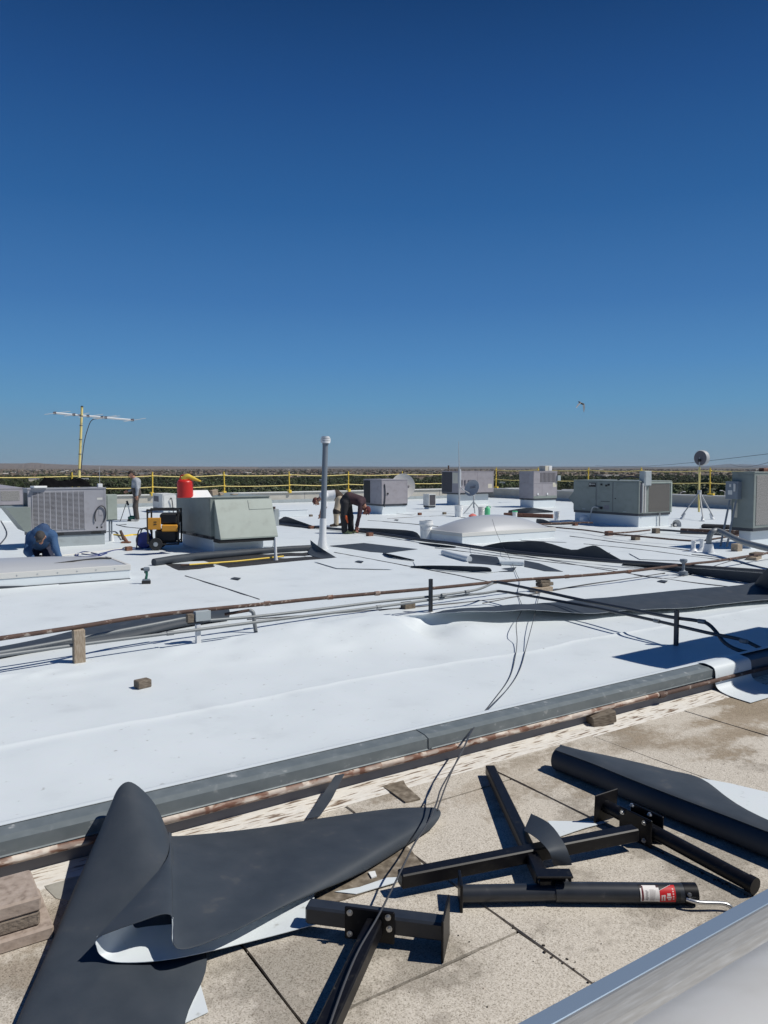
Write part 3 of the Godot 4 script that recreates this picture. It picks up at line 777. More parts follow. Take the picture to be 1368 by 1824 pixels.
# ---------- black steel stands on the deck ----------
func plate(st: SurfaceTool, c: Vector3, along: Vector3, w: float, h: float, th: float) -> void:
	var z := along.normalized()
	var x := Vector3.UP.cross(z).normalized()
	bx(st, c, Vector3(w, h, th), 0.003, Basis(x, z.cross(x), z))
func bolt(o: Node3D, at: Vector3, dir: Vector3, r := 0.009) -> void:
	var st := mb()
	var z := dir.normalized()
	tube(st, [at, at + z * 0.005], r * 1.5, 12)
	tube(st, [at + z * 0.005, at + z * 0.013], r, 6)
	part(o, "bolt", st, "bolt", true)
func steel_frames() -> void:
	var s := 0.064
	# stand by the roll: long square tube, cross tube with a foot plate, bolted clamp
	var o := thing("steel_stand", "black steel T stand with bolted clamp and round arm beside the dark roll", "stand", gp(1000, 1540))
	var a := gp(712, 1566, 0.075)
	var b := gp(1132, 1483, 0.085)
	var st := mb()
	beam(st, a, b, s, s, 0.006)
	part(o, "square_tube", st, "black_steel", true)
	var c0 := gp(1080, 1436, 0.085)
	var c1 := gp(1344, 1578, 0.048)
	var dir := (c1 - c0).normalized()
	tube_part(o, "round_arm", [c0, c0.lerp(c1, 0.35), c1], 0.034, "black_steel", true, 20)
	tube_part(o, "end_cap", [c1 - dir * 0.03, c1 + dir * 0.004], 0.0375, "black_steel", true, 20)
	st = mb()
	plate(st, c0 - dir * 0.004, dir, 0.17, 0.155, 0.008)
	part(o, "foot_plate", st, "black_steel", true)
	var cc := c0.lerp(c1, 0.27)
	var side := Vector3.UP.cross(dir).normalized()
	if side.z < 0: side = -side
	st = mb()
	for sg in [-1, 1]: bx(st, cc + side * sg * 0.042, Vector3(0.012, 0.14, 0.2), 0.004, Basis(side, Vector3.UP, side.cross(Vector3.UP)))
	part(o, "clamp_plate", st, "black_steel", true)
	for e in [[-0.075, 0.045], [0.06, 0.05], [0.06, -0.04], [-0.07, -0.045]]: bolt(o, cc + dir * e[0] + Vector3(0, e[1], 0) + side * 0.048, side, 0.008)
	for e in [-0.06, 0.05]: bolt(o, cc + dir * e + Vector3(0, 0.07, 0), Vector3.UP, 0.008)
	# bar lying across it
	o = thing("steel_bar", "black square steel bar with a two-bolt end bracket lying across the deck", "bar", gp(910, 1460))
	a = gp(873, 1371, 0.04)
	b = gp(972, 1580, 0.075)
	st = mb()
	beam(st, a, b, 0.058, 0.058, 0.006)
	part(o, "square_tube", st, "black_steel", true)
	st = mb()
	bx(st, gp(986, 1567, 0.09), Vector3(0.155, 0.055, 0.012), 0.004)
	bx(st, gp(986, 1556, 0.13), Vector3(0.155, 0.01, 0.07), 0.003)
	part(o, "bracket", st, "black_steel", true)
	for px in [968, 1008]: bolt(o, gp(px, 1566, 0.09) + Vector3(0, 0, 0.005), Vector3(0, 0, 1), 0.008)
	# jack
	o = thing("trailer_jack", "charcoal tubular screw jack with red and white sticker and bent crank", "jack", gp(1020, 1605))
	a = gp(822, 1592, 0.047)
	b = gp(988, 1589, 0.047)
	var c := gp(1238, 1591, 0.047)
	tube_part(o, "inner_tube", [a, b], 0.036, "charcoal_steel", true, 28)
	tube_part(o, "outer_tube", [b, c], 0.0415, "charcoal_steel", true, 28)
	dir = (c - b).normalized()
	tube_part(o, "end_collar", [c - dir * 0.055, c + dir * 0.003], 0.0428, "black_steel", true, 28)
	st = mb()
	plate(st, a - dir * 0.005, dir, 0.13, 0.145, 0.012)
	part(o, "foot_plate", st, "black_steel", true)
	bolt(o, c - dir * 0.04 + Vector3(0, 0.016, 0.039), Vector3(0, 0.35, 1), 0.006)
	var h0 := c + Vector3(-0.055, 0.0, 0.045)
	crank(o, h0)
	sticker(o, b, c, 0.0418)
	# stand under the curled sheet
	o = thing("steel_stand", "black steel T stand with square foot plate, its leg reaching towards the skylight", "stand", gp(650, 1700))
	a = gp(548, 1622, 0.085)
	b = gp(792, 1653, 0.085)
	st = mb()
	beam(st, a, b, 0.072, 0.072, 0.008)
	part(o, "cross_tube", st, "charcoal_steel", true)
	dir = (b - a).normalized()
	st = mb()
	plate(st, b + dir * 0.004, dir, 0.19, 0.165, 0.009)
	part(o, "foot_plate", st, "black_steel", true)
	var l0 := gp(668, 1648, 0.085)
	var l1 := gp(535, 1935, 0.06)
	st = mb()
	beam(st, l0, l1, 0.064, 0.064, 0.006)
	part(o, "leg", st, "black_steel", true)
	side = Vector3.UP.cross(dir).normalized()
	if side.z < 0: side = -side
	st = mb()
	var pc := a.lerp(b, 0.48) + side * 0.043
	bx(st, pc, Vector3(0.20, 0.13, 0.011), 0.004, Basis(dir, Vector3.UP, dir.cross(Vector3.UP)))
	part(o, "clamp_plate", st, "black_steel", true)
	for e in [[-0.078, 0.045], [0.075, 0.045], [-0.078, -0.04], [0.08, 0.0]]: bolt(o, pc + dir * e[0] + Vector3(0, e[1], 0) + side * 0.006, side, 0.008)
func crank(o: Node3D, h0: Vector3) -> MeshInstance3D:
	return tube_part(o, "crank", spline([h0, h0 + Vector3(0.03, -0.004, 0.012), h0 + Vector3(0.065, -0.008, 0.014), h0 + Vector3(0.145, -0.012, 0.012), h0 + Vector3(0.172, -0.018, 0.016), h0 + Vector3(0.185, -0.032, 0.02)], 5), 0.0085, "zinc", true, 12)
func sticker(o: Node3D, b: Vector3, c: Vector3, r: float) -> void:
	# printed paper label: white panel with small print, red badge
	var w := 256
	var h := 128
	var im := Image.create(w, h, false, Image.FORMAT_RGB8)
	im.fill(Color8(24, 26, 30))
	im.fill_rect(Rect2i(6, 8, 118, 112), Color8(232, 228, 224))
	im.fill_rect(Rect2i(14, 12, 12, 104), Color8(96, 24, 34))
	im.fill_rect(Rect2i(6, 8, 14, 22), Color8(40, 30, 34))
	im.fill_rect(Rect2i(108, 8, 16, 18), Color8(60, 34, 40))
	for i in 11: im.fill_rect(Rect2i(38 + (i * 7) % 3, 46 + i * 6, 12 + (i * 5) % 6, 3), Color8(90, 84, 86))
	for i in 13: im.fill_rect(Rect2i(64, 40 + i * 6, 28 + (i * 11) % 12, 2), Color8(120, 112, 112))
	for y in range(4, 124):
		var left := int(maxf(126.0, 206.0 - (y - 4) * 1.9))
		im.fill_rect(Rect2i(left, y, 226 - left, 1), Color8(198, 28, 34))
		im.fill_rect(Rect2i(maxi(left - 6, 120), y, 5, 1), Color8(235, 230, 228))
	for q in [[136, 78, 8, 34], [150, 72, 10, 40], [136, 74, 26, 8], [172, 62, 22, 16], [168, 82, 30, 12], [176, 98, 18, 10]]: im.fill_rect(Rect2i(q[0], q[1], q[2], q[3]), Color8(222, 210, 206))
	for i in 5: im.fill_rect(Rect2i(206, 30 + i * 16, 9, 9), Color8(236, 200, 196))
	var m := mat("sticker", Color.WHITE, 0.45)
	m.albedo_texture = ImageTexture.create_from_image(im)
	var d := (c - b).normalized()
	var side := d.cross(Vector3.UP).normalized()
	if side.z < 0: side = -side
	var x0 := b.distance_to(gp(1134, 1590, 0.047))
	var x1 := b.distance_to(gp(1206, 1590, 0.047))
	var st := mb()
	for i in 10:
		for j in 10:
			for e in [[0, 0], [1, 0], [1, 1], [0, 0], [1, 1], [0, 1]]:
				var u: float = (i + e[0]) / 10.0
				var v: float = (j + e[1]) / 10.0
				var an := lerpf(deg_to_rad(80), deg_to_rad(-28), v)
				var n := side * cos(an) + Vector3.UP * sin(an)
				st.set_normal(n)
				st.set_uv(Vector2(u, v))
				st.add_vertex(b + d * lerpf(x0, x1, u) + n * (r + 0.0006))
	part(o, "sticker", st, m, true)

# ---------- pipes over the roof ----------
func block(px: float, py: float, w: float, h: float, d: float, m, label: String, turn := 0.0, y0 := 0.0, group := "") -> Node3D:
	var o := thing("wood_block", label, "wood block", gp(px, py) + Vector3(0, y0, 0), TURN + turn, group)
	box_part(o, "block", Vector3(0, h * 0.5 + 0.004, -d * 0.5), Vector3(w, h, d), m, 0.006)
	return o
func strut_post(px: float, py: float, h: float, label: String) -> Node3D:
	var o := thing("strut_post", label, "post", gp(px, py), TURN + 0.3)
	var st := mb()
	bx(st, Vector3(0, h * 0.5, -0.018), Vector3(0.041, h, 0.004), 0.001)
	for s in [-1, 1]:
		bx(st, Vector3(s * 0.0195, h * 0.5, 0.001), Vector3(0.003, h, 0.036), 0.001)
		bx(st, Vector3(s * 0.0145, h * 0.5, 0.0195), Vector3(0.009, h, 0.003), 0.001)
	part(o, "channel", st, "dark_conduit")
	box_part(o, "base_plate", Vector3(0, 0.012, 0), Vector3(0.09, 0.012, 0.09), "pole_white", 0.003)
	return o
func pipe_run(called: String, label: String, pix: Array, r: float, m, sub := 3, cat := "pipe") -> Node3D:
	var pts := gps(pix)
	var o := thing(called, label, cat, Vector3(pts[0].x, 0, pts[0].z))
	tube_part(o, "pipe", spline(pts, sub), r, m, true, 10)
	return o
func couplings(o: Node3D, pix: Array, r: float, m) -> void:
	for e in pix:
		var a := gp(e[0], e[1], e[2])
		var d := (gp(e[0] + 3, e[1] + e[3] * 3, e[2]) - a).normalized()
		tube_part(o, "coupling", [a - d * 0.035, a + d * 0.035], r, m, true, 12)

func pipes() -> void:
	var gas := pipe_run("gas_pipe", "long rusty gas pipe with paint flakes crossing the white roof on blocks", [[-60, 1146, 0.345], [131, 1118, 0.35], [235, 1101, 0.34], [336, 1089, 0.33], [460, 1077, 0.31], [588, 1064, 0.28], [760, 1049, 0.25], [900, 1035, 0.22], [967, 1030, 0.205], [1040, 1025, 0.2], [1136, 1016, 0.19], [1232, 1004, 0.18], [1280, 999, 0.17], [1368, 985, 0.16], [1450, 976, 0.16]], 0.022, "rust_pipe")
	couplings(gas, [[476, 1075, 0.305, -0.09], [588, 1064, 0.28, -0.09], [672, 1057, 0.265, -0.09], [880, 1037, 0.225, -0.09], [1010, 1027, 0.2, -0.09], [1120, 1018, 0.19, -0.09], [1300, 996, 0.17, -0.15]], 0.029, "rust_paint")
	var c2 := pipe_run("conduit_run", "lower grey electrical conduit bending towards the black cables", [[-60, 1176, 0.19], [135, 1149, 0.18], [303, 1128, 0.17], [450, 1109, 0.165], [563, 1095, 0.165], [675, 1081, 0.165], [763, 1069, 0.165], [830, 1060, 0.17], [860, 1057, 0.18], [884, 1053, 0.2]], 0.0165, "conduit")
	tube_part(c2, "flexible_section", spline(gps([[884, 1053, 0.2], [905, 1055, 0.2], [1033, 1077, 0.2], [1110, 1093, 0.21], [1183, 1109, 0.22], [1260, 1127, 0.24], [1319, 1139, 0.24], [1345, 1150, 0.2], [1368, 1160, 0.17], [1420, 1170, 0.1]]), 3), 0.017, "dark_conduit", true)
	couplings(c2, [[303, 1128, 0.17, -0.12], [675, 1081, 0.165, -0.13], [785, 1066, 0.165, -0.13], [1170, 1106, 0.22, 0.22], [1325, 1142, 0.24, 0.25]], 0.023, "conduit")
	var c3 := pipe_run("conduit_run", "upper grey electrical conduit from the junction box to the black cables", [[374, 1105, 0.24], [457, 1098, 0.22], [563, 1086, 0.215], [675, 1072, 0.21], [763, 1063, 0.205], [830, 1054, 0.22], [857, 1048, 0.24], [877, 1039, 0.27]], 0.0165, "conduit")
	tube_part(c3, "flexible_section", spline(gps([[877, 1039, 0.27], [887, 1037, 0.28], [960, 1052, 0.28], [1033, 1068, 0.28], [1110, 1083, 0.29], [1194, 1099, 0.3], [1245, 1106, 0.31], [1262, 1112, 0.29], [1276, 1126, 0.22], [1291, 1145, 0.15], [1315, 1158, 0.12], [1345, 1163, 0.11], [1420, 1166, 0.1]]), 3), 0.019, "dark_conduit", true)
	couplings(c3, [[790, 1060, 0.21, -0.13], [832, 1054, 0.22, -0.15], [1250, 1107, 0.31, 0.15]], 0.024, "conduit")
	pipe_run("conduit_run", "short grey conduit rising along the white roof into the junction box", [[-60, 1172, 0.16], [60, 1152, 0.18], [200, 1126, 0.22], [300, 1107, 0.255], [338, 1099, 0.26]], 0.0165, "conduit")
	# junction box on a painted stub
	var jb := thing("junction_box", "grey junction box on a white painted stub by the rusty pipe", "junction box", gp(353, 1148), TURN)
	box_part(jb, "stub", Vector3(0, 0.11, 0), Vector3(0.05, 0.22, 0.045), "pole_white", 0.004)
	box_part(jb, "bracket", Vector3(-0.03, 0.245, -0.01), Vector3(0.16, 0.03, 0.05), "dark_conduit", 0.003)
	box_part(jb, "box", Vector3(0.045, 0.305, 0), Vector3(0.16, 0.10, 0.075), "box_grey", 0.005)
	box_part(jb, "lid", Vector3(0.045, 0.305, 0.041), Vector3(0.165, 0.105, 0.006), "box_grey", 0.003)
	box_part(jb, "clamp_block", Vector3(-0.085, 0.29, 0), Vector3(0.07, 0.09, 0.06), "wood", 0.004)
	var el := thing("drain_elbow", "thin grey elbow pipe turning down to the roof near the junction box", "pipe", gp(456, 1128))
	var g0 := gp(456, 1128)
	tube_part(el, "elbow", spline([g0, g0 + Vector3(-0.02, 0.15, 0), g0 + Vector3(-0.03, 0.235, 0), g0 + Vector3(-0.07, 0.262, 0)], 4), 0.022, "conduit", true)
	tube_part(el, "rusty_stub", [g0 + Vector3(-0.07, 0.262, 0), g0 + Vector3(-0.33, 0.235, 0.1)], 0.017, "rust_pipe", true)
	var wp := thing("wood_post", "upright pale timber post carrying the rusty gas pipe", "post", gp(141, 1182), TURN)
	box_part(wp, "timber", Vector3(0, 0.165, 0.0), Vector3(0.105, 0.33, 0.085), "wood_pale", 0.005)
	strut_post(767, 1092, 0.44, "dark steel strut post holding two grey conduits by a dark wood block")
	strut_post(1204, 1153, 0.39, "dark steel strut post holding black cables in the shade")
	block(259, 1231, 0.12, 0.066, 0.09, "wood", "small dark wood offcut lying alone on the loose white sheet", 0.2, 0.02)
	block(731, 1086, 0.17, 0.09, 0.11, "wood", "dark wood block beside the strut post under the conduits")
	# stack under the gas pipe
	block(970, 1056, 0.36, 0.075, 0.14, "wood_pale", "lowest pale board of the wood stack under the gas pipe", 0.0, 0.0)
	block(976, 1054, 0.27, 0.05, 0.13, "wood", "middle dark board of the wood stack under the gas pipe", 0.1, 0.08)
	block(972, 1054, 0.2, 0.04, 0.12, "wood", "short top board of the wood stack touching the gas pipe", -0.05, 0.132)
	for e in [[557, 943, 0.16, "reddish wood block beside the tall vent pipe"], [661, 956, 0.17, "reddish wood block beside the worker in dark clothes"], [345, 1010, 0.0, ""]]:
		if e[2] > 0.0: block(e[0], e[1], e[2], 0.10, 0.12, "wood_red", e[3], 0.1)
	block(555, 921, 0.12, 0.09, 0.1, "wood", "small dark block on the roof behind the bent worker in the white shirt", 0.1)
	block(749, 918, 0.14, 0.1, 0.1, "wood_red", "small red-brown block near the mini split condenser")
	block(793, 917, 0.14, 0.1, 0.1, "wood", "small dark block between the condenser and the white bucket")
	block(1088, 955, 0.2, 0.13, 0.14, "wood_red", "rust-coloured block where two thin pipes meet before the green unit")
	block(1136, 963, 0.2, 0.13, 0.14, "wood", "brown block under the thin pipe in front of the green unit")
	block(1172, 951, 0.2, 0.15, 0.14, "wood", "dark block at the corner of the green unit's white kerb")
	block(1318, 983, 0.19, 0.17, 0.16, "wood_pale", "pale wood cube under the grey pipe by the cooling unit")
	block(1027, 937, 0.15, 0.1, 0.12, "wood_red", "rusty block under the pipe beside the white globe vent")
	block(1352, 998, 0.42, 0.07, 0.2, "wood_pale", "lower board of the pale wood pile under the end of the gas pipe", 0.3)
	block(1356, 997, 0.36, 0.06, 0.18, "wood", "upper board of the pale wood pile under the end of the gas pipe", 0.2, 0.075)
	# rusty small-bore lines before the green unit
	pipe_run("branch_pipe", "thin rusty pipe running to the corner of the green unit", [[1082, 950, 0.12], [1120, 948, 0.12], [1158, 944, 0.12]], 0.022, "rust_pipe")
	pipe_run("branch_pipe", "thin rusty pipe crossing in front of the green unit towards the cooling unit", [[1082, 951, 0.12], [1136, 955, 0.15], [1210, 962, 0.12], [1250, 963, 0.1], [1290, 957, 0.1], [1330, 952, 0.1]], 0.022, "rust_pipe")
	pipe_run("branch_pipe", "thin rusty pipe from the pale dome skylight to the rust-coloured block", [[955, 934, 0.1], [986, 939, 0.1], [1040, 944, 0.1], [1082, 950, 0.12]], 0.02, "rust_pipe")
	pipe_run("branch_pipe", "short rusty pipe beside the white globe vent", [[957, 934, 0.12], [1000, 932, 0.12], [1026, 931, 0.12], [1056, 931, 0.12]], 0.026, "rust_pipe")
	pipe_run("branch_pipe", "black and white insulated pipe behind the horn speaker", [[1175, 944, 0.12], [1195, 945, 0.12], [1252, 950, 0.12], [1296, 953, 0.12]], 0.028, "dark_conduit")
	pipe_run("long_conduit", "long dark conduit running diagonally past the workers and the dome skylight", [[440, 926, 0.06], [496, 933, 0.06], [608, 943, 0.07], [669, 950, 0.07], [760, 963, 0.08], [797, 967, 0.08], [859, 976, 0.08], [929, 985, 0.08], [1060, 997, 0.1], [1160, 1004, 0.11], [1270, 1012, 0.12], [1361, 1018, 0.12], [1440, 1025, 0.12]], 0.038, "dark_conduit")
	# pipe stand with a round foot
	var ps := thing("pipe_stand", "blue-grey pipe stand with round head by the long dark conduit", "pipe stand", gp(1217, 1026))
	var st := mb()
	lathe(st, Vector3.ZERO, [[0.0, 0.0], [0.075, 0.0], [0.075, 0.08], [0.04, 0.09], [0.025, 0.11], [0.025, 0.22], [0.05, 0.235], [0.065, 0.26], [0.06, 0.29], [0.0, 0.3]], 18)
	part(ps, "stand", st, "pole_grey")
	# gooseneck vent and stubs
	var gv := thing("gooseneck_pipe", "grey gooseneck pipe leaving a white roof boot towards the cooling unit", "pipe", gp(1262, 985))
	var b0 := gp(1262, 985)
	tube_part(gv, "boot", [b0, b0 + Vector3(0, 0.2, 0)], [0.13, 0.085], "pole_white", true, 16)
	tube_part(gv, "bend", spline([b0 + Vector3(0, 0.18, 0), b0 + Vector3(0.01, 0.35, 0), b0 + Vector3(0.08, 0.47, 0.02), b0 + Vector3(0.22, 0.48, 0.06), dp(1320, 964, 15.6), dp(1368, 977, 14.4), dp(1430, 993, 13.2)], 4), 0.06, "conduit", true, 14)
	for e in [[1235, 983, 0.22, "left"], [1250, 981, 0.24, "middle"]]:
		var v := thing("vent_stub", "short white vent stub with a sloped boot %s" % ("farthest from the gooseneck pipe" if e[3] == "left" else "closest to the gooseneck pipe"), "vent", gp(e[0], e[1]))
		var s2 := mb()
		lathe(s2, Vector3.ZERO, [[0.0, 0.0], [0.11, 0.0], [0.06, 0.06], [0.045, 0.09], [0.045, e[2]], [0.055, e[2]], [0.055, e[2] + 0.03], [0.0, e[2] + 0.035]], 16)
		part(v, "stub", s2, "pole_white")
	pipe_run("vent_link", "white curved pipe joining the two short vent stubs", [[1235, 964, 0.2], [1242, 963, 0.22], [1251, 962, 0.24]], 0.028, "pole_white")
	# cables lying on the roof; some dark roof seams are drawn as cables too
	for e in [
		[[[595, 984], [660, 996], [740, 1011], [800, 1022], [862, 1035], [900, 1042]], "dark roof seam shaped as a cable from the tall vent pipe to the conduits"],
		[[[1015, 955], [1100, 966], [1180, 975], [1228, 981]], "thin black cable running to the vent stubs"],
		[[[900, 985], [980, 998], [1040, 1009], [1120, 1022], [1210, 1035], [1304, 1046], [1368, 1052]], "black cable crossing under the gas pipe to the dark fold"],
		[[[860, 1075], [940, 1060], [1040, 1042], [1120, 1031], [1184, 1021]], "thin black cable from the wood stack to the pipe stand"],
		[[[1130, 1024], [1200, 1030], [1300, 1000], [1368, 985]], "thin black cable beyond the pipe stand"],
		[[[1232, 988], [1270, 992], [1330, 1005], [1368, 1013]], "thin dark cable leading away from the vent stubs"],
		[[[690, 924], [740, 921], [800, 919], [850, 926]], "thin black cable lying behind the mini split condenser"],
		[[[655, 927], [720, 932], [800, 940], [850, 947]], "thin dark roof seam shaped as a cable from the bent workers to the pale dome skylight"],
		[[[1040, 969], [1140, 979], [1230, 991], [1300, 999]], "thin dark cable passing under the gooseneck pipe"],
		[[[775, 976], [900, 992], [1010, 1005], [1100, 1015]], "thin dark cable following the long dark conduit"],
		[[[190, 927], [260, 924], [320, 920]], "thin dark cable lying near the far parapet"],
		[[[330, 1026], [395, 1046], [462, 1068]], "thin faint roof seam shaped as a cable between the drill and the gas pipe"],
		[[[440, 1104], [580, 1094], [720, 1083], [860, 1070], [960, 1058]], "thin dark cable lying beneath the grey conduits"]]:
		pipe_run("cable_or_seam", e[1], e[0].map(func(q): return [q[0], q[1], 0.015]), 0.011, "cable", 4, "cable")

# ---------- lifted and cut membranes ----------
func flap(label: String, pix: Array, m = ["membrane", "dark_membrane"], lean := 0.06) -> void:   # [foot x, foot y, lip x, lip y] along an edge that stands up
	var low := []
	var mid := []
	var top := []
	for e in pix:
		var b := gp(e[0], e[1], 0.012)
		var t := dp(e[2], e[3], -b.z - lean)
		if t.y < 0.02: t = gp(e[2], e[3], 0.02)
		low.append(b)
		mid.append(b.lerp(t, 0.5) + Vector3(0, 0.0, -0.03))
		top.append(t)
	var o := thing("membrane_flap", label, "membrane", Vector3(low[0].x, 0, low[0].z))
	part(o, "sheet", sheet(net([low, mid, top], 3), 0.003), m, true)
func flaps() -> void:
	# opened strip before the hooded unit
	flat("exposed_strip", "black strip of exposed old roofing before the hooded unit", "roofing", [[285, 1001], [318, 1016], [352, 1016], [440, 1008], [520, 1000], [600, 993], [560, 982], [420, 990]], "old_membrane", 0.003, 0.016)
	var o := thing("membrane_roll", "dark membrane rolled back beside the exposed black strip", "membrane", gp(420, 990))
	var pts := []
	var rad := []
	for i in 9:
		var t := i / 8.0
		pts.append(gp(lerpf(274, 556, t), lerpf(1002, 976, t) - 3.0 * sin(t * PI), 0.075) + Vector3(0, 0.01 * sin(t * 9.0), 0))
		rad.append(0.075 + 0.012 * sin(t * 5.0))
	tube_part(o, "roll", pts, rad, "dark_membrane", true, 18)
	part(o, "curled_end", sheet(net([[gp(553, 962, 0.20), gp(570, 975, 0.17), gp(597, 992, 0.03)], [gp(553, 975, 0.10), gp(566, 985, 0.06), gp(588, 994, 0.02)], [gp(548, 986, 0.03), gp(560, 992, 0.02), gp(575, 995, 0.02)]], 5), 0.003, true), ["dark_membrane", "dark_membrane"], true)
	var pole := thing("yellow_pole", "yellow handle of a long tool lying on the exposed strip", "pole", gp(420, 1000))
	tube_part(pole, "shaft", gps([[336, 1006, 0.06], [420, 1000, 0.06], [505, 991, 0.06]]), 0.017, "yellow", true)
	tube_part(pole, "tip", gps([[322, 1007, 0.06], [337, 1006, 0.06]]), 0.02, "rust_pipe", true)
	flat("dark_patch", "flat dark rectangle of upturned membrane before the workers", "membrane", [[587, 972], [648, 967], [744, 978], [688, 985], [660, 983], [627, 978]], "dark_membrane", 0.003, 0.018)
	flap("small dark flap at the edge of the flat dark rectangle", [[682, 987, 682, 985], [700, 993, 696, 987], [738, 999, 738, 997]])
	flap("dark membrane peak lifted along the conduit behind the tall vent pipe", [[490, 932, 490, 929], [500, 933, 500, 924], [512, 935, 509, 920], [530, 938, 530, 927], [556, 942, 556, 936]], ["membrane", "dark_membrane"])
	flap("long black lifted edge beside the worker in dark clothes", [[640, 946, 640, 940], [690, 952, 690, 942], [728, 957, 736, 946], [750, 961, 748, 955]])
	flap("black lifted edge before the pale dome skylight, rising to a hump", [[855, 976, 856, 974], [892, 980, 892, 966], [930, 985, 930, 964], [969, 990, 969, 965], [1018, 994, 1018, 979], [1040, 996, 1044, 974], [1062, 998, 1062, 972], [1085, 1000, 1085, 985], [1110, 1003, 1110, 999]])
	flap("long low strip standing dark face out beneath the far end of the long conduit", [[1108, 1007, 1110, 1004], [1174, 1014, 1174, 1008], [1240, 1024, 1240, 1012], [1337, 1039, 1337, 1019], [1400, 1044, 1400, 1024]])  # dark-faced strip set along the black band below the pipe
	flap("thin dark lifted seam between the white bucket and the long conduit", [[747, 968, 747, 966], [780, 974, 780, 969], [812, 976, 812, 973]])
	flap("long thin black lip of a cut sheet behind the strut post", [[732, 1011, 732, 1008], [770, 1014, 770, 1007], [827, 1018, 827, 1008], [866, 1019, 868, 1010], [876, 1019, 876, 1016]])
	flap("brown-grey upturned membrane corner at the end of the dark fold", [[1340, 1049, 1341, 1046], [1356, 1058, 1354, 1026], [1400, 1072, 1396, 985]], ["membrane", "dark_membrane"])
	o = thing("membrane_roll", "small white membrane roll with a black open end behind the wood stack", "membrane", gp(850, 1000))
	tube_part(o, "roll", gps([[790, 984, 0.06], [812, 990, 0.065], [836, 996, 0.065]]), 0.062, "membrane", true, 16)
	part(o, "black_fold", sheet(net(pix_net([[[838, 987, 0.09], [862, 989, 0.10], [886, 992, 0.09]], [[832, 996, 0.03], [862, 999, 0.03], [892, 1003, 0.05]], [[836, 1003, 0.018], [862, 1005, 0.018], [893, 1008, 0.02]]]), 4), 0.003), ["dark_membrane", "membrane"], true)
	tube_part(o, "curl", gps([[890, 1002, 0.06], [912, 1002, 0.065], [933, 1003, 0.06]]), 0.055, "membrane", true, 16)
	flat("dark_tongue", "dark pointed tongue of membrane beyond the small white roll", "membrane", [[934, 998], [960, 1003], [1003, 1018], [970, 1017], [934, 1009]], "dark_membrane", 0.003, 0.02)
	flat("dark_tongue", "tiny dark tongue of membrane under the small white roll", "membrane", [[874, 1018], [898, 1012], [920, 1010], [914, 1018]], "dark_membrane", 0.003, 0.02)
	flat("white_sheet_piece", "white cut sheet lying between the flat dark rectangle and the small roll", "membrane", [[736, 1000], [790, 1003], [870, 1009], [905, 1016], [868, 1020], [740, 1008]], "membrane", 0.003, 0.022)
	# dark roll under the left end of the gas pipe
	o = thing("membrane_roll", "long flattened dark membrane roll lying beneath the rusty gas pipe", "membrane", gp(230, 1125))
	var rows := pix_net([
		[[-80, 1170, 0.02], [60, 1146, 0.02], [182, 1119, 0.03], [336, 1095, 0.03], [398, 1088, 0.03]],
		[[-80, 1166, 0.07], [60, 1140, 0.08], [182, 1112, 0.10], [336, 1087, 0.11], [402, 1079, 0.10]],
		[[-80, 1175, 0.08], [60, 1150, 0.09], [200, 1122, 0.11], [336, 1098, 0.12], [409, 1088, 0.10]],
		[[-80, 1190, 0.03], [27, 1166, 0.03], [210, 1137, 0.04], [336, 1112, 0.05], [408, 1101, 0.05]],
		[[-80, 1192, 0.012], [27, 1168, 0.012], [210, 1140, 0.012], [336, 1115, 0.012], [404, 1104, 0.012]]])
	part(o, "sheet", sheet(net(rows, 5), 0.003), ["dark_membrane", "membrane"], true)

# ---------- skylights ----------
func dome(st: SurfaceTool, hx: float, hz: float, y0: float, rise: float, pw := 1.0) -> void:
	var n := 20
	var P := []
	for i in n + 1:
		var row := []
		for j in n + 1:
			var u := -1.0 + 2.0 * i / n
			var v := -1.0 + 2.0 * j / n
			row.append(Vector3(u * hx, y0 + rise * pow(maxf(0.0, (1.0 - pow(absf(u), 2.2)) * (1.0 - pow(absf(v), 2.2))), pw), v * hz))
		P.append(row)
	for i in n:
		for j in n:
			var nn := []
			for e in [[i, j], [i + 1, j], [i + 1, j + 1], [i, j + 1]]:
				var a: Vector3 = P[mini(e[0] + 1, n)][e[1]] - P[maxi(e[0] - 1, 0)][e[1]]
				var b: Vector3 = P[e[0]][mini(e[1] + 1, n)] - P[e[0]][maxi(e[1] - 1, 0)]
				nn.append(b.cross(a).normalized())
			quad(st, P[i][j], P[i + 1][j], P[i + 1][j + 1], P[i][j + 1], nn[0], nn[1], nn[2], nn[3])
func skylight(label: String, c: Vector3, l: float, w: float, curb: float, frame: float, rise: float, dm: String, fm: String, pw := 1.0) -> Node3D:
	var o := thing("dome_skylight", label, "skylight", c, TURN)
	box_part(o, "curb", Vector3(0, curb * 0.5, 0), Vector3(l, curb, w), "membrane", 0.006)
	var st := mb()
	var t := 0.055
	for s in [-1, 1]:
		bx(st, Vector3(0, curb + frame * 0.5, s * (w * 0.5 - t * 0.5 + 0.012)), Vector3(l + 0.024, frame, t), 0.004)
		bx(st, Vector3(s * (l * 0.5 - t * 0.5 + 0.012), curb + frame * 0.5, 0), Vector3(t, frame, w + 0.024 - 2.0 * t), 0.004)
	part(o, "frame", st, fm)
	st = mb()
	dome(st, l * 0.5 - t + 0.016, w * 0.5 - t + 0.016, curb + frame - 0.012, rise, pw)
	part(o, "dome", st, dm)
	return o
